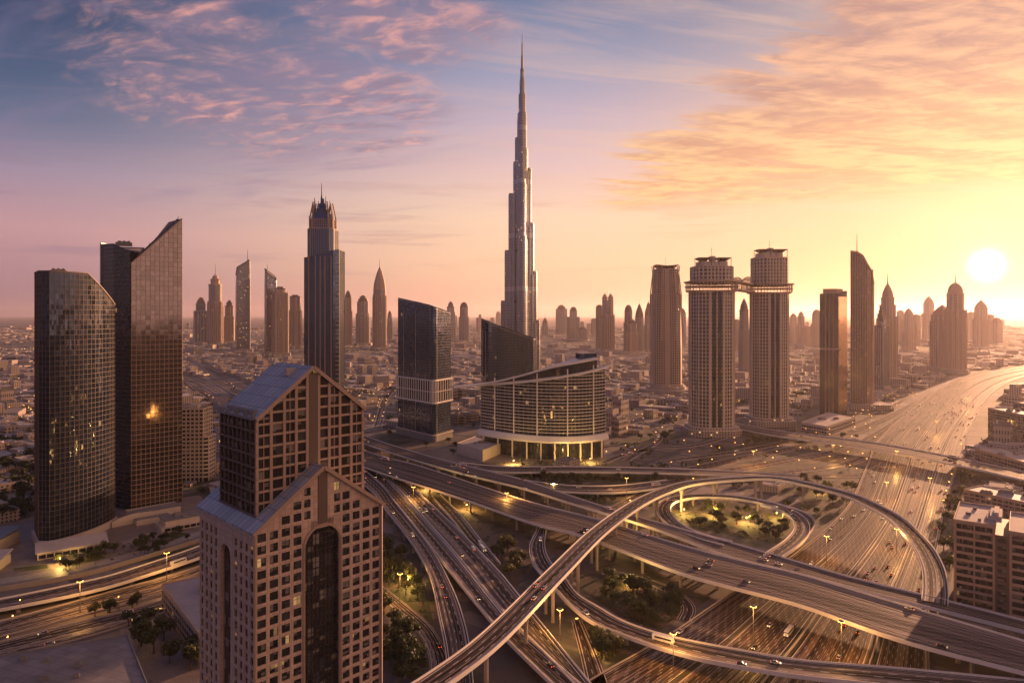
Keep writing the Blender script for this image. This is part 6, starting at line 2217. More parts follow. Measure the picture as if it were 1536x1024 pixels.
    if spire:
        b = MB()
        zs = top + spire * cy_ / F
        xo = 0 if crown not in ('slant', 'blade') else (w * 0.28 if crown == 'blade' else -w * 0.25)
        b.loft([circle(cx_ + xo, cy_, r, 6, z) for r, z in ((w * .035 + .4, top - (12 if crown in ('slant', 'blade') else 2)), (w * .018 + .3, (top + zs) / 2), (0.35, zs))], 0)
        b.build('spire', M['steel'], root)
    if podium:
        b = MB()
        b.loft([ring(1.35, 0), ring(1.35, 12), ring(1.3, 12.1), ring(1.3, 14)], 0, 1)
        b.build('podium', [FAC['low'], M['rooflight']], root)
    mark(cx_, cy_, w * 0.85 + 6)
    return root


T1 = ((0, 1, 1.0),)
T2 = ((0, .72, 1.0), (.72, 1, .86))
T3 = ((0, .55, 1.0), (.55, .84, .9), (.84, 1, .74))
for a in (
        ('stepped grey tower first in the far skyline right of the mirrored blade', 290, 313, 446, 516, 'glassy', 'step', 'rect', .4, ((0, .8, 1.0), (.8, 1, .75)), 0),
        ('slim grey tower with a small lantern crown, second in the far skyline', 313, 333, 412, 518, 'fins', 'lantern', 'oct', 0, T2, 18),
        ('slim low tower half hidden beside the curved blade tower', 336, 352, 450, 514, 'brown', 'lantern', 'rect', .3, T2, 0),
        ('far grey tower with a curved blade top and mast', 352, 377, 390, 528, 'glassy', 'blade', 'rect', .5, T1, 18),
        ('slim far tower sloping down to its right with a thin mast', 396, 416, 403, 532, 'glassy', 'slant', 'rect', .6, T1, 8),
        ('warm brown flat topped tower just left of the crowned tower', 407, 433, 431, 534, 'brown', 'flat', 'rect', .6, ((0, .93, 1.0), (.93, 1, .7)), 0),
        ('brown tower partly behind the crowned tower, flat topped', 433, 453, 443, 522, 'brown', 'flat', 'rect', .2, T2, 0),
        ('brown slim tower emerging right of the crowned tower', 515, 529, 436, 520, 'brown', 'step', 'rect', .4, T2, 0),
        ('grey stepped tower between the crowned tower and pointed tower', 535, 554, 443, 518, 'grey', 'step', 'oct', 0, T2, 0),
        ('slender tower with a pointed crown and golden side left of the terrace banded tower', 560, 579, 400, 524, 'fins', 'needle', 'oct', 0, ((0, .9, 1.0), (.9, 1, .93)), 14),
        ('small dim tower right of the slender pointed tower', 580, 589, 466, 512, 'grey', 'step', 'rect', .3, T3, 0),
        ('hazy stepped tower right of the terrace banded tower', 668, 684, 452, 510, 'grey', 'lantern', 'rect', .5, T3, 0),
        ('hazy slim tower with a domed top left of the tallest tower', 689, 703, 453, 513, 'grey', 'dome', 'oct', 0, T2, 0),
        ('very slim spired tower just right of the tallest tower', 813, 822, 476, 505, 'grey', 'needle', 'oct', 0, T2, 6),
        ('hazy tower with a capped crown, first right of the tallest tower', 834, 850, 457, 502, 'grey', 'lantern', 'oct', 0, T1, 0),
        ('hazy tower with a small dome on shoulders, second right of the tallest tower', 851, 869, 460, 511, 'grey', 'dome', 'rect', .2, ((0, .8, 1.0), (.8, 1, .62)), 0),
        ('low rounded hazy tower beside the shouldered dome tower', 866, 881, 490, 512, 'grey', 'dome', 'round', 0, T1, 0),
        ('small far slab in the haze left of the twin peaked tower', 887, 896, 478, 505, 'grey', 'flat', 'rect', .3, T1, 0),
        ('narrow slab attached to the twin peaked tower', 894, 904, 458, 526, 'grey', 'flat', 'rect', .2, T1, 0),
        ('hazy tower with twin peaked crowns and a golden side', 902, 921, 440, 528, 'fins', 'twin', 'oct', 0, T2, 10),
        ('hazy domed tower, first in the cluster left of the tapered tower', 936, 949, 457, 530, 'grey', 'dome', 'oct', 0, T2, 0),
        ('lower stepped block in the cluster left of the tapered tower', 940, 956, 479, 532, 'brown', 'step', 'rect', .3, T2, 0),
        ('hazy tower with an onion point in the cluster left of the tapered tower', 952, 966, 455, 531, 'grey', 'needle', 'oct', 0, T2, 8),
        ('tall hazy tower close against the tapered tower', 966, 979, 452, 529, 'grey', 'needle', 'rect', .4, T2, 0),
        ('hazy round shouldered tower just right of the tapered tower', 1017, 1028, 462, 522, 'grey', 'dome', 'oct', 0, T1, 0),
        ('grey tower with a pyramid cap seen between the bridged pair', 1108, 1124, 447, 566, 'grey', 'pyramid', 'rect', .5, T2, 0),
        ('lower dim block left of the pyramid capped tower between the bridged pair', 1099, 1110, 480, 530, 'grey', 'flat', 'rect', .3, T1, 0),
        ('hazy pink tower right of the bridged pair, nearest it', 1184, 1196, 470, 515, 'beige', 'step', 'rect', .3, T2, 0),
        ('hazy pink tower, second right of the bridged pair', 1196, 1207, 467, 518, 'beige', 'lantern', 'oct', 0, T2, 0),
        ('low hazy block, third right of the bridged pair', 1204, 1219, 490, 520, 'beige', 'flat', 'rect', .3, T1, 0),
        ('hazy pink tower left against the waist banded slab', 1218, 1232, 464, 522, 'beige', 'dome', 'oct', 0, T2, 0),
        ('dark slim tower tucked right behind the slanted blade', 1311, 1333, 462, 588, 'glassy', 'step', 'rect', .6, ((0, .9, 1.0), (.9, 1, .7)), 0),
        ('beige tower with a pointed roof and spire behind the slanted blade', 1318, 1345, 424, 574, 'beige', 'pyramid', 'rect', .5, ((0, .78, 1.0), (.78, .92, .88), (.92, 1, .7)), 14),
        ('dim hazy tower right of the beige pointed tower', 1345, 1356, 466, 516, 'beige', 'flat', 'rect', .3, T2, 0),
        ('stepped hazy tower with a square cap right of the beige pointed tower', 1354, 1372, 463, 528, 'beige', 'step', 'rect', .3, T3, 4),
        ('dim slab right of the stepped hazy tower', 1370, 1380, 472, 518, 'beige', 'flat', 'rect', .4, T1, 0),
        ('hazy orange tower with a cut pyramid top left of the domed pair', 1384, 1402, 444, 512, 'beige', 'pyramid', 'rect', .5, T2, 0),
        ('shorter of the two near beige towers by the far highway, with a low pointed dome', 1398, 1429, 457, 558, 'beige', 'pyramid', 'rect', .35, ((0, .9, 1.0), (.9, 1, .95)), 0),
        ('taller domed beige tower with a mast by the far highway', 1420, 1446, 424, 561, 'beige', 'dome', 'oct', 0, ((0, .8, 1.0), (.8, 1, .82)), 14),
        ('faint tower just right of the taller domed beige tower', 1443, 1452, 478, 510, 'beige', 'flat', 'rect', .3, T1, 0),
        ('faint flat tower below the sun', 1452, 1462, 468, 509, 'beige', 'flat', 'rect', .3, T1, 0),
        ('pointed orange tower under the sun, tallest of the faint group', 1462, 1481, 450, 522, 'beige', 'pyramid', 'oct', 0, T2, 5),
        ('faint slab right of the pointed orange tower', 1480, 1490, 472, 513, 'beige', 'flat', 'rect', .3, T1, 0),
        ('flat topped faint tower last in the skyline', 1489, 1502, 476, 516, 'beige', 'step', 'rect', .3, T1, 0)):
    skyline(a[0], a[1], a[2], a[3], a[4], a[5], a[6], a[7], a[8], a[9], a[10])
for k in range(46):
    u = random.choice([random.uniform(520, 760), random.uniform(810, 1000), random.uniform(1040, 1230), random.uniform(1330, 1530), random.uniform(20, 520)])
    vb = random.uniform(489, 499)
    wd = random.uniform(4, 9)
    hh = random.uniform(10, 24) * (0.6 if u < 300 else 1.0)
    skyline('small faint tower far off in the haze on the horizon', u, u + wd, vb - hh, vb, random.choice(['grey', 'beige']), random.choice(['flat', 'step', 'flat', 'dome']), 'rect', random.random(), T1, 0,
            name='distant_tower', group='faint towers on the horizon', podium=False)


# ------------------------------------------------------------------ low city: individual blocks near, one mass far off
def low_protos():
    out = []
    for k in range(7):
        root = thing('low_building', 'low flat roofed block among the streets of the plain', 'building', (0, 0, 0), 'low blocks of the plain')
        b = MB()
        if k % 3 == 0:
            b.prism([(-.5, -.5), (.5, -.5), (.5, .5), (-.5, .5)], 0, 1, 0)
            shapes = [(-.5, -.5, .5, .5, 1.0)]
        elif k % 3 == 1:
            shapes = [(-.5, -.5, .1, .5, 1.0), (.1, -.5, .5, .12, .7)]
        else:
            shapes = [(-.5, -.5, .5, -.05, .8), (-.3, -.05, .3, .5, 1.0)]
        if k % 3:
            for (x0, y0, x1, y1, h) in shapes:
                b.prism([(x0, y0), (x1, y0), (x1, y1), (x0, y1)], 0, h, 0)
        for i in range(len(b.uv)):
            b.uv[i] = [(q[0] * 26, q[1] * 11) for q in b.uv[i]]
        b.build('wall', FAC['low'] if k < 5 else FAC['block'], root, Vector((0, 0, 0)))
        b = MB()
        for (x0, y0, x1, y1, h) in shapes:
            b.prism([(x0 + .02, y0 + .02), (x1 - .02, y0 + .02), (x1 - .02, y1 - .02), (x0 + .02, y1 - .02)], h + 0.0005, h + .03, 0)
            for e in ((x0, y0, x1, y0 + .025), (x0, y1 - .025, x1, y1), (x0, y0, x0 + .025, y1), (x1 - .025, y0, x1, y1)):
                b.prism([(e[0], e[1]), (e[2], e[1]), (e[2], e[3]), (e[0], e[3])], h + .001, h + .11, 0)
        b.build('roof', (M['roofgrey'], M['rooflight'], M['rooflilac'])[k % 3 if k < 6 else 1], root, Vector((0, 0, 0)))
        for q in range(3):
            b = MB()
            px, py = -0.35 + 0.3 * q, -0.3 + 0.12 * ((q * k) % 3)
            hh = shapes[0][4]
            if not (shapes[0][0] < px < shapes[0][2] - .12 and shapes[0][1] < py < shapes[0][3] - .12):
                px, py = shapes[0][0] + .1 + .1 * q, shapes[0][1] + .12
            b.prism([(px, py), (px + .12, py), (px + .12, py + .1), (px, py + .1)], hh + .031, hh + .2, 0)
            b.build('rooftop_unit', M['conc_grey'] if q else M['cream'], root, Vector((0, 0, 0)))
        out.append(root)
    return out


protos = low_protos()
used = [False] * len(protos)
cands = []
ang = R(-37)
ca, sa = math.cos(ang), math.sin(ang)
for i in range(-60, 140):
    for j in range(-40, 140):
        gx, gy = i * 46.0 + 23 + random.uniform(-5, 5), j * 32.0 + 16 + random.uniform(-4, 4)
        x_, y_ = gx * ca - gy * sa, gx * sa + gy * ca
        if y_ < 350 or y_ > 2600 or abs(x_) > 0.80 * y_ + 20:
            continue
        if random.random() < 0.22:
            continue
        sx, sy = random.uniform(18, 34), random.uniform(14, 24)
        if random.random() < 0.13:
            sx, sy = sx * 1.7, sy * 1.5
        r_ = max(sx, sy) * 0.5
        if any(busy(x_ + a * r_, y_ + b * r_) for a, b in ((0, 0), (1, 0), (-1, 0), (0, 1), (0, -1), (.7, .7), (-.7, .7), (.7, -.7), (-.7, -.7))):
            continue
        if min(abs(x_ * F / y_ - q) for q in (0,)) < 0:
            continue
        h = random.choice([5, 6, 7, 8, 9, 11, 14]) if random.random() < 0.93 else random.uniform(18, 34)
        if y_ < 900:
            h = min(h, 12)
        cands.append((y_ / math.sqrt(sx * sy), x_, y_, sx, sy, h))
        mark(x_, y_, r_ * 0.8)
cands.sort()
far = MB()
for k, (_, x_, y_, sx, sy, h) in enumerate(cands):
    if k < 292:
        pi = random.randrange(len(protos))
        o = protos[pi] if not used[pi] else copy_tree(protos[pi])
        used[pi] = True
        o.location = (x_, y_, 0)
        o.rotation_euler = (0, 0, ang + random.choice([0, math.pi / 2, math.pi, 0.0]) * 1.0)
        o.scale = (sx, sy, h)
    else:
        far.box((x_, y_, 0), (sx, sy, h), 0, ang + random.uniform(-.1, .1), True)
        m_ = random.randrange(3)
        far.mi[-6:] = [3] * (len(far.mi[-6:]) - 1) + [m_] if False else far.mi[-6:]
for pr, u_ in zip(protos, used):
    if not u_:
        for c in list(pr.children):
            bpy.data.objects.remove(c)
        bpy.data.objects.remove(pr)
# beyond: thousands of roofs that read as one mass
nf = 0
for q in range(31000):
    y_ = 700 + 9500 * random.random() ** 1.6
    x_ = random.uniform(-1.0, 0.95) * y_
    if busy(x_, y_) or y_ < 1500 and random.random() < 0.6:
        continue
    if math.sin(x_ * 0.0031 + 1.3) * math.sin(y_ * 0.0017 + x_ * .0007) > 0.55:
        continue
    s = 1 + y_ / 6000
    sx, sy = random.uniform(18, 60) * s, random.uniform(10, 24) * s
    if y_ < 2600 and any(busy(x_ + a * sx * .55, y_ + b * sy * .55) for a, b in ((1, 0), (-1, 0), (0, 1), (0, -1))):
        continue
    h = random.choice([3, 3, 4, 4, 5, 6, 8]) if random.random() < .97 else random.uniform(12, 30)
    n0 = len(far.f)
    far.box((x_, y_, 0), (sx, sy, h), 0, ang + random.choice([0, 0, 0.6, -0.5]) + random.uniform(-.08, .08), True)
    m_ = random.choice([1, 2, 2, 3, 3])
    far.mi[-1] = m_
    nf += 1
far.build('distant_rooftops', [FAC['low'], M['roofgrey'], M['rooflight'], M['rooflilac']])
tag(bpy.data.objects['distant_rooftops'], 'mass of low roofs spreading over the plain to the horizon', 'rooftops', None, 'stuff')


# ------------------------------------------------------------------ trees and planting
def leaf_clump(b, cx_, cy_, cz, r, n, size, rs):
    for _ in range(n):
        v = rs.normal(size=3)
        v /= np.linalg.norm(v)
        rr = r * (0.45 + 0.55 * rs.rand() ** 0.5)
        c = np.array([cx_, cy_, cz]) + v * rr * (1, 1, 0.8)
        a = rs.normal(size=3)
        a -= v * a.dot(v) * 0.6
        a /= np.linalg.norm(a)
        t = np.cross(a, v + rs.normal(size=3) * 0.4)
        t /= np.linalg.norm(t)
        s = size * (0.6 + 0.8 * rs.rand())
        b.face([c - a * s, c - t * s * .6, c + a * s, c + t * s * .6])


def tree_proto(k, m_):
    rs = np.random.RandomState(40 + k)
    root = thing('tree', 'leafy tree in the planting around the interchange', 'tree', (0, 0, 0), 'trees around the interchange')
    b = MB()
    h = 3.2 + rs.rand()
    b.loft([circle(0, 0, r, 7, z) for r, z in ((0.34, 0), (0.24, 0.6), (0.18, h * .6), (0.12, h))], 0)
    lobes = []
    for i in range(7 + k % 3):
        a = rs.rand() * 2 * math.pi
        rr = 1.2 + 1.5 * rs.rand()
        z = h + 0.3 + 2.4 * rs.rand()
        lobes.append((math.cos(a) * rr, math.sin(a) * rr, z, 1.1 + 0.9 * rs.rand()))
        b.bar((0, 0, h * .55), (math.cos(a) * rr * .8, math.sin(a) * rr * .8, z - .3), 0.13)
    lobes.append((0, 0, h + 2.2, 1.9))
    b.build('trunk', M['bark'], root, Vector((0, 0, 0)))
    b = MB()
    for (x_, y_, z, r_) in lobes:
        leaf_clump(b, x_, y_, z, r_, 75, 0.42, rs)
    b.build('crown', m_, root, Vector((0, 0, 0)))
    return root


tprotos = [tree_proto(k, M['leaf'] if k < 4 else M['leaf2']) for k in range(6)]
tused = [False] * 6
tree_spots = []


def scatter(poly, n, smin=0.9, smax=1.7):
    """n trees inside a pixel polygon on the ground"""
    W_ = [gp(u, v) for u, v in poly]
    xs, ys = [p.x for p in W_], [p.y for p in W_]
    k = tries = 0
    while k < n and tries < n * 40:
        tries += 1
        x_, y_ = random.uniform(min(xs), max(xs)), random.uniform(min(ys), max(ys))
        ins = False
        j = len(W_) - 1
        for i in range(len(W_)):
            if (W_[i].y > y_) != (W_[j].y > y_) and x_ < (W_[j].x - W_[i].x) * (y_ - W_[i].y) / (W_[j].y - W_[i].y) + W_[i].x:
                ins = not ins
            j = i
        if not ins or busy(x_, y_, LOWROAD):
            continue
        over = False
        for rd in ROADS:
            if rd['elevated']:
                dd = np.hypot(rd['mid'][:, 0] - x_, rd['mid'][:, 1] - y_)
                i = int(dd.argmin())
                if dd[i] < rd['w'][i] / 2 + 4.0:
                    over = True
                    break
        if over:
            continue
        tree_spots.append((x_, y_, random.uniform(smin, smax)))
        k += 1


scatter([(566, 800), (608, 835), (640, 885), (655, 960), (640, 985), (610, 915), (566, 872)], 20, 1.0, 1.7)
scatter([(570, 915), (600, 935), (640, 1000), (640, 1030), (575, 1030)], 16, 1.2, 2.0)
scatter([(760, 820), (800, 865), (770, 885), (735, 835)], 9, 1.2, 1.9)
scatter([(1003, 768), (1020, 752), (1080, 750), (1160, 765), (1190, 785), (1165, 815), (1110, 806), (1040, 792)], 34, 0.8, 1.5)
scatter([(890, 880), (960, 866), (1018, 890), (1028, 918), (990, 943), (930, 925)], 30, 0.9, 1.6)
scatter([(872, 940), (960, 960), (930, 985), (890, 1000)], 12, 0.9, 1.6)
scatter([(720, 712), (1000, 716), (1000, 722), (860, 726), (760, 716)], 26, 0.8, 1.3)
scatter([(740, 694), (915, 692), (915, 697), (740, 699)], 14, 0.7, 1.1)
scatter([(1180, 722), (1270, 722), (1284, 745), (1255, 780), (1215, 770)], 16, 0.9, 1.5)
scatter([(0, 690), (64, 690), (66, 775), (0, 790)], 40, 1.2, 2.2)
scatter([(220, 945), (300, 990), (300, 1024), (225, 1024), (195, 950)], 9, 1.4, 2.0)
scatter([(60, 850), (200, 820), (290, 790), (270, 810), (120, 862)], 14, 0.8, 1.2)
scatter([(1425, 740), (1450, 700), (1480, 700), (1440, 770), (1422, 860), (1410, 800)], 18, 0.9, 1.5)
scatter([(620, 672), (690, 690), (690, 664), (620, 664)], 14, 0.8, 1.3)
scatter([(920, 650), (1000, 640), (1030, 620), (930, 600)], 18, 0.9, 1.4)
scatter([(1240, 655), (1300, 640), (1330, 618), (1290, 628)], 10, 0.9, 1.4)
scatter([(1040, 684), (1110, 668), (1200, 650), (1212, 655), (1120, 676), (1052, 690)], 18, 0.9, 1.5)
scatter([(1245, 655), (1300, 640), (1335, 612), (1342, 616), (1312, 645), (1255, 661)], 12, 0.9, 1.5)
scatter([(225, 812), (262, 797), (285, 800), (240, 818)], 5, 0.7, 1.0)
scatter([(100, 842), (150, 831), (160, 836), (108, 849)], 6, 0.6, 1.0)
scatter([(180, 840), (300, 800), (305, 806), (190, 846)], 8, 0.7, 1.0)
scatter([(915, 665), (990, 650), (1030, 655), (960, 668)], 14, 0.9, 1.5)
scatter([(1422, 860), (1428, 780), (1446, 720), (1462, 700), (1450, 760), (1424, 880)], 14, 0.9, 1.5)
scatter([(0, 919), (110, 897), (190, 877), (300, 836), (303, 841), (192, 883), (112, 902), (0, 925)], 12, 0.5, 0.8)
scatter([(130, 925), (205, 906), (235, 905), (205, 945), (150, 940)], 8, 0.8, 1.3)
scatter([(430, 680), (560, 640), (600, 655), (560, 665)], 8, 0.9, 1.4)
tree_spots.sort(key=lambda t: t[1] / t[2])
for k, (x_, y_, s) in enumerate(tree_spots[:300]):
    pi = random.randrange(6)
    o = tprotos[pi] if not tused[pi] else copy_tree(tprotos[pi])
    tused[pi] = True
    o.location = (x_, y_, 0)
    o.rotation_euler = (0, 0, random.random() * 6.28)
    o.scale = (s, s, s * random.uniform(0.85, 1.15))
# low shrubs and far tree belts nobody could count
b = MB()
rs = np.random.RandomState(3)
for (poly, n) in (([(1003, 768), (1020, 752), (1080, 750), (1160, 765), (1190, 785), (1165, 815), (1110, 806), (1040, 792)], 160),
                  ([(880, 885), (960, 864), (1020, 890), (1030, 920), (990, 945), (930, 925)], 150), ([(566, 800), (608, 835), (640, 885), (655, 960), (640, 985), (610, 915), (566, 872)], 110),
                  ([(600, 712), (780, 768), (800, 850), (775, 880), (690, 790)], 120), ([(870, 930), (985, 955), (930, 1000), (890, 1030)], 90), ([(690, 712), (1000, 716), (1000, 722), (860, 724)], 120),
                  ([(740, 693), (915, 690), (915, 698), (740, 700)], 90), ([(60, 850), (200, 820), (290, 790), (270, 810), (120, 862)], 50), ([(1180, 722), (1270, 722), (1284, 745), (1255, 780)], 60)):
    W_ = [gp(u, v) for u, v in poly]
    for _ in range(n):
        i = rs.randint(1, len(W_) - 1)
        r1, r2 = math.sqrt(rs.rand()), rs.rand()
        p = W_[0] * (1 - r1) + W_[i] * (r1 * (1 - r2)) + W_[i + 1] * (r1 * r2)
        if busy(p.x, p.y, LOWROAD):
            continue
        leaf_clump(b, p.x, p.y, 0.5, 0.9 + rs.rand(), 16, 0.5, rs)
tag(b.build('shrubbery', M['leaf2']), 'low shrubs covering the ground inside the interchange', 'shrubs', None, 'stuff')
b = MB()
for _ in range(900):
    y_ = 620 + 4200 * rs.rand() ** 1.5
    x_ = rs.uniform(-.8, .8) * y_
    for k in range(rs.randint(3, 14)):
        px, py = x_ + rs.normal() * 30, y_ + rs.normal() * 18
        if busy(px, py) or busy(px, py, LOWROAD):
            continue
        leaf_clump(b, px, py, 3.2, 2.6 + 2 * rs.rand(), 20, 1.5, rs)
tag(b.build('distant_trees', M['leaf']), 'dark belts of trees between the low roofs', 'trees', None, 'stuff')


# ------------------------------------------------------------------ vehicles
def car_proto(name, label, group, L, Wd, Hh, paint, boxy=False):
    b = MB()
    sec = []
    prof = [(-.5, .20, .52), (-.485, .18, .60), (-.30, .16, .62), (.30, .16, .60), (.47, .18, .52), (.5, .22, .46)] if not boxy else [(-.5, .2, .98), (-.49, .16, 1.0), (.2, .16, 1.0), (.46, .16, .98), (.5, .2, .55)]
    rings = []
    for (x_, z0, z1) in prof:
        hw_ = Wd / 2 * (0.9 if abs(x_) > .47 else 1.0)
        rings.append([(x_ * L, -hw_, z0 * Hh), (x_ * L, hw_, z0 * Hh), (x_ * L, hw_, (z0 + z1) / 2 * Hh), (x_ * L, hw_ * .93, z1 * Hh), (x_ * L, -hw_ * .93, z1 * Hh), (x_ * L, -hw_, (z0 + z1) / 2 * Hh)])
    b.loft(rings, 0, 0, True, True)
    if not boxy:
        a, c = Wd / 2 * .88, Wd / 2 * .70
        z0, z1 = .60 * Hh, Hh
        b.mesh([(-.42 * L, -a, z0), (-.42 * L, a, z0), (.24 * L, a, z0), (.24 * L, -a, z0), (-.30 * L, -c, z1), (-.30 * L, c, z1), (.06 * L, c, z1), (.06 * L, -c, z1)],
               [(0, 1, 5, 4), (1, 2, 6, 5), (2, 3, 7, 6), (3, 0, 4, 7), (4, 5, 6, 7)], [1, 1, 1, 1, 0])
    else:
        b.box((L * .42, 0, Hh * .55), (L * .12, Wd * .94, Hh * .35), 1)
        for s in (-1, 1):
            b.box((0.02 * L, s * Wd * .5, Hh * .55), (L * .78, .04, Hh * .3), 1)
    for sx in (-.31, .31):
        for s in (-1, 1):
            c_ = [(sx * L + .33 * math.cos(t), 0, .33 + .33 * math.sin(t)) for t in [i * math.pi / 5 for i in range(10)]]
            b.loft([[(p[0], s * Wd * .5 - s * .2, p[2]) for p in c_], [(p[0], s * Wd * .5 + s * .02, p[2]) for p in c_]], 2, 2)
    for s in (-1, 1):
        b.box((L * .497, s * Wd * .34, Hh * .36), (.10, .34, .17), 3)
        b.box((-L * .497, s * Wd * .36, Hh * .42), (.10, .32, .17), 4)
    o = b.build(name, [paint, M['carglass'], M['tyre'], M['head'], M['tail']], None, Vector((0, 0, 0)))
    return tag(o, label, 'car' if not boxy else ('bus' if L > 8 else 'van'), group)


PA = [plain('paint ' + n, c, 0.3, 0.2) for n, c in (('white', (.7, .68, .65)), ('silver', (.38, .38, .39)), ('black', (.025, .025, .028)), ('red', (.30, .03, .025)), ('sand', (.42, .33, .22)), ('blue', (.04, .07, .16)))]
CP = []
for nm, pm in zip(('white', 'silver', 'black', 'red', 'sand coloured', 'dark blue'), PA):
    CP.append(car_proto('car', nm + ' car driving on the roads of the interchange', nm + ' cars on the roads', 4.6, 1.85, 1.5, pm))
CP.append(car_proto('van', 'white van driving on the roads of the interchange', 'white vans on the roads', 5.6, 2.0, 2.3, PA[0], True))
CP.append(car_proto('bus', 'long pale bus driving on the roads of the interchange', 'buses on the roads', 11.5, 2.5, 3.1, PA[0], True))
cused = [False] * len(CP)
for rd in ROADS:
    n = rd['cars']
    A, B = rd['A'], rd['B']
    taken, taken_i = [], []
    mid = rd['mid']
    inview = [i for i in range(len(mid) - 1) if mid[i][1] > 150 and abs(mid[i][0]) < .77 * mid[i][1] and (mid[i][1] < 1500)]
    if not inview:
        continue
    for _ in range(n):
        for tries in range(6):
            i = random.choice(inview)
            if taken_i and random.random() < .62:
                i = min(max(random.choice(taken_i) + random.randint(-3, 3), inview[0]), inview[-1])
            w = rd['w'][i]
            lanes = max(1, int((w - 2.4) / 3.6))
            ln = random.randrange(lanes)
            t = (1.2 + (w - 2.4) * (ln + .5) / lanes) / w
            if rd['name'] == 'highway' and min(abs(t - .5), abs(t - .8), abs(t - .242)) < .035:
                continue
            p = A[i] * (1 - t) + B[i] * t
            if all((p[0] - q[0]) ** 2 + (p[1] - q[1]) ** 2 > 150 or ((p[0] - q[0]) ** 2 + (p[1] - q[1]) ** 2 > 9.5 and abs((p[0] - q[0]) * (B[i][0] - A[i][0]) + (p[1] - q[1]) * (B[i][1] - A[i][1])) / w > 2.9) for q in taken):
                break
        else:
            continue
        taken.append(p)
        taken_i.append(i)
        q = A[i + 1] * (1 - t) + B[i + 1] * t
        sgn = 1
        if rd['oneway'] is None:
            sgn = 1 if t > .5 else -1
        d = (q - p) * sgn
        k = random.choices(range(len(CP)), (30, 18, 14, 5, 8, 5, 8, 3))[0]
        o = CP[k] if not cused[k] else CP[k].copy()
        if cused[k]:
            COL.objects.link(o)
        cused[k] = True
        o.location = (p[0], p[1], p[2] + .02)
        o.rotation_euler = (0, -math.asin(max(-.2, min(.2, (d[2] / (np.linalg.norm(d) + 1e-6))))), math.atan2(d[1], d[0]))


print('cars', sum(1 for o in COL.objects if o.name.split('.')[0] in ('car','van','bus')))
# ------------------------------------------------------------------ street lamps
def lamp_proto():
    root = thing('street_lamp', 'tall lit street lamp beside a road of the interchange', 'street lamp', (0, 0, 0), 'street lamps along the roads')
    b = MB()
    b.loft([circle(0, 0, r, 8, z) for r, z in ((.22, 0), (.16, .5), (.12, 6), (.08, 10))], 0)
    b.bar((0, 0, 9.8), (1.8, 0, 10.3), .1)
    b.build('pole', M['steel'], root, Vector((0, 0, 0)))
    b = MB()
    b.loft([[(1.3, -.22, 10.2), (2.7, -.22, 10.3), (2.7, .22, 10.3), (1.3, .22, 10.2)], [(1.4, -.12, 10.45), (2.6, -.12, 10.5), (2.6, .12, 10.5), (1.4, .12, 10.45)]], 0, 0, True, True)
    b.build('lamp_head', M['lamp'], root, Vector((0, 0, 0)))
    return root


lp = lamp_proto()
first = True
LAMPS = []
for rd in ROADS:
    if rd['name'] not in ('highway', 'road', 'slip_road', 'street') :
        continue
    acc = np.concatenate([[0], np.cumsum(np.linalg.norm(np.diff(rd['mid'], axis=0), axis=1))])
    s = 20.0
    while s < acc[-1]:
        i = int(np.searchsorted(acc, s))
        s += 46
        if i >= len(acc):
            break
        for P, Q in ((rd['A'], rd['B']), (rd['B'], rd['A'])):
            p, q = P[i], Q[i]
            if not (200 < p[1] < 1500 and abs(p[0]) < .76 * p[1]):
                continue
            n_ = (p - q) / np.linalg.norm(p - q)
            x_, y_ = p[0] + n_[0] * 1.6, p[1] + n_[1] * 1.6
            low = any(r2['elevated'] and r2['mid'][:, 1].min() - 40 < y_ < r2['mid'][:, 1].max() + 40 and (np.hypot(r2['mid'][:, 0] - x_, r2['mid'][:, 1] - y_) - r2['w'] / 2).min() < 2.5 for r2 in ROADS)
            if low or busy(x_, y_, LOWROAD):
                continue
            LAMPS.append((x_, y_, math.atan2(-n_[1], -n_[0])))
LAMPS.sort(key=lambda q: q[1])
for x_, y_, a in LAMPS[:230]:
    o = lp if first else copy_tree(lp)
    first = False
    o.location = (x_, y_, 0)
    o.rotation_euler = (0, 0, a)
b = MB()
for _ in range(620):
    y_ = 1250 + 7000 * rs.rand() ** 1.7
    x_ = rs.uniform(-.8, .8) * y_
    if rs.rand() < .6:      # strung along hidden streets
        x0_, y0_ = x_, y_
        a = R(-37) + (0 if rs.rand() < .5 else math.pi / 2)
        for k in range(rs.randint(3, 9)):
            px, py = x0_ + math.cos(a) * k * 38, y0_ + math.sin(a) * k * 38
            if not busy(px, py):
                s = .5 + py / 4500
                b.box((px, py, 8), (s, s, s * .7), 0)
    elif not busy(x_, y_):
        s = .6 + y_ / 4500
        b.box((x_, y_, 7), (s, s, s * .7), 0)
tag(b.build('distant_lamps', M['lamp_far']), 'countless tiny street lights over the far city', 'lights', None, 'stuff')


def garden_lamp(x_, y_, label, energy, h=5.0):
    root = thing('garden_lamp', label, 'lamp', (x_, y_, 0))
    b = MB()
    b.loft([circle(x_, y_, r, 8, z) for r, z in ((.2, 0), (.1, .4), (.08, h - .3))], 0)
    b.build('pole', M['steel'], root)
    b = MB()
    b.loft([circle(x_, y_, r, 10, z) for r, z in ((.15, h - .3), (.38, h), (.38, h + .3), (.1, h + .6))], 0)
    b.build('lamp_globe', M['lamp'], root)
    l = bpy.data.lights.new('lamp_light', 'POINT')
    l.energy = energy * 1.6
    l.color = (1.0, .60, .16)
    l.shadow_soft_size = .6
    lo = bpy.data.objects.new('lamp_light', l)
    COL.objects.link(lo)
    lo.parent = root
    lo.location = (0, 0, h + 1.2)


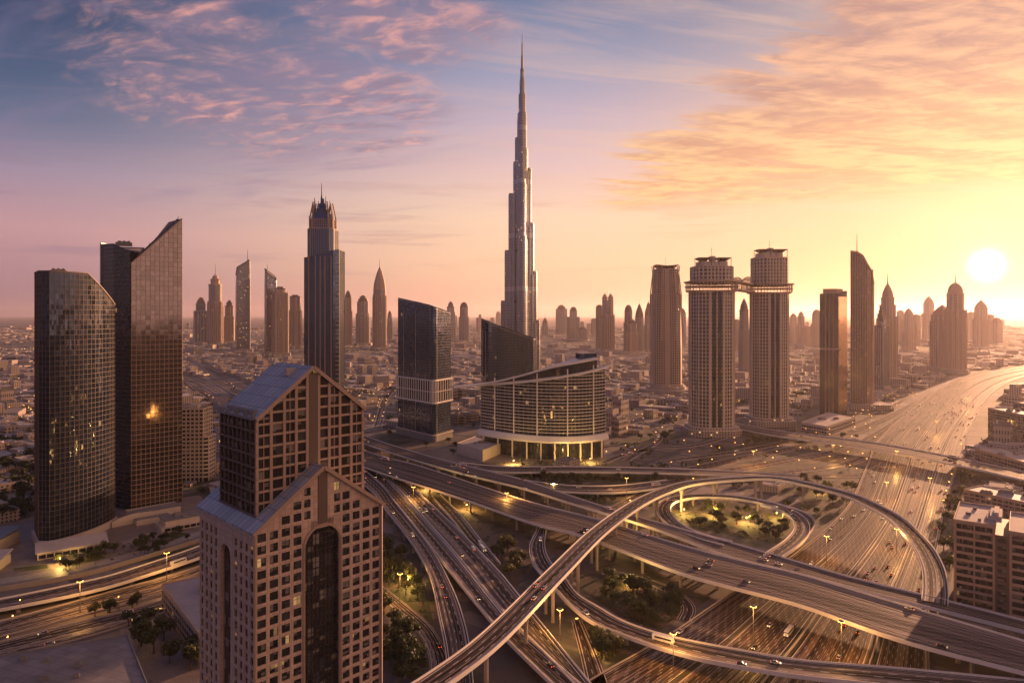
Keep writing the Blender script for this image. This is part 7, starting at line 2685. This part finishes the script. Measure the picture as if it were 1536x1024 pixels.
for (u, v, lb, e) in ((584, 846, 'warm garden lamp on the green lawn beside the gabled tower', 9000), (612, 880, 'garden lamp among the trees below the lawn', 5000), (1026, 772, 'garden lamp at the tip inside the looping ramp', 12000),
                      (1072, 775, 'garden lamp in the middle of the looping ramp garden', 12000), (1120, 785, 'garden lamp near the far side of the looping ramp garden', 10000), (1165, 778, 'garden lamp under the bend of the looping ramp', 9000),
                      (905, 985, 'lamp on the rough earth beside the highway', 9000), (950, 880, 'lamp in the shrubs inside the sweeping ramp', 5000), (770, 697, 'lamp in the hotel planting, at its quieter end', 12000),
                      (850, 696, 'lamp before the middle of the hotel columns', 12000), (885, 694, 'lamp near the end column of the hotel', 9000), (700, 765, 'lamp in the dark earth below the wide viaduct', 7000),
                      (640, 735, 'lamp beside the start of the wide viaduct', 9000), (830, 735, 'lamp between the level ramps and the long viaduct', 9000), (930, 808, 'lamp under the high flyover', 7000),
                      (1230, 742, 'lamp on the scrub island near the highway', 9000), (90, 848, 'lamp on the plaza near the curved wall', 6000)):
    p = gp(u, v)
    garden_lamp(p.x, p.y, lb, e)

def added_mast(x_, y_, z_, label, energy, h=19.0):  # masts added to throw orange light pools on the roads
    root = thing('added_mast_lamp', label, 'street lamp', (x_, y_, z_))
    b = MB()
    b.loft([circle(x_, y_, r, 10, z_ + z) for r, z in ((.40, 0), (.30, 1), (.14, h))], 0)
    b.build('pole', M['conc_grey'], root)
    b = MB()
    b.loft([circle(x_, y_, r, 16, z_ + z) for r, z in ((.3, h - .2), (1.5, h), (1.5, h + .25), (.3, h + .5))], 0, 0, True, True)
    b.build('lamp_crown', M['dark_frame'], root)
    b = MB()
    for k in range(6):
        a = k * math.pi / 3
        b.box((x_ + 1.35 * math.cos(a), y_ + 1.35 * math.sin(a), z_ + h - .32), (.6, .6, .3), 0, a)
    b.build('lamp_lens', M['lamp'], root)
    l = bpy.data.lights.new('lamp_light', 'POINT')
    l.energy = energy
    l.color = (1.0, .47, .11)
    l.shadow_soft_size = 3.0
    lo = bpy.data.objects.new('lamp_light', l)
    COL.objects.link(lo)
    lo.parent = root
    lo.location = (0, 0, h - 2.2)


for (u, v, lb) in ((1010, 1005, 'added high mast lamp in the highway reservation below the S shaped ramp'), (1130, 960, 'added high mast lamp on the highway just past the S shaped ramp'), (1262, 985, 'added high mast lamp on the highway between the widest viaduct and frame edge'),
                   (1240, 842, 'added high mast lamp on the highway behind the long viaduct'), (1345, 830, 'added high mast lamp on the highway inside the arc of the highest flyover'), (1330, 752, 'added high mast lamp where the arc of the flyover crosses the highway'),
                   (1395, 745, 'added high mast lamp beside the scrub strip along the highway'), (1345, 700, 'added high mast lamp just before the bridge over the highway'), (1405, 650, 'added high mast lamp just beyond the bridge over the highway'),
                   (1450, 612, 'added high mast lamp far along the highway bend'), (1250, 690, 'added high mast lamp among the merging slip roads'), (1130, 700, 'added high mast lamp on the slip roads below the bridged towers'),
                   (940, 745, 'added high mast lamp between the level ramps and the high flyover'), (760, 770, 'added high mast lamp under the widest viaduct near its hotel end'), (620, 760, 'added high mast lamp beside the curving carriageway bundle'),
                   (840, 965, 'added high mast lamp in the gap under the high flyover'), (600, 905, 'added high mast lamp by the ground road behind the gabled tower'), (120, 918, 'added high mast lamp between the two dark ground roads'),
                   (250, 870, 'added high mast lamp where the ground road meets the yard building')):
    p = gp(u, v)
    added_mast(p.x, p.y, 0, lb, 12500)

# ------------------------------------------------------------------ haze: one closed box of even, thin air round everything
b = MB()
HB = GS + 2000
b.prism([(-HB, -3000), (HB, -3000), (HB, HB), (-HB, HB)], -1.0, 840.0, 0, bottom=True)
hm = bpy.data.materials.new('haze')
hm.use_nodes = True
g = NT(hm.node_tree)
o_ = g.n('ShaderNodeOutputMaterial')
pv = g.n('ShaderNodeVolumePrincipled', None, Color=HAZE_COLOR, Density=HAZE_DENSITY, Anisotropy=HAZE_G)
g.t.links.new(pv.outputs[0], o_.inputs['Volume'])
tag(b.build('haze', hm), 'thin warm evening haze filling the air over the city', 'haze', None, 'stuff')
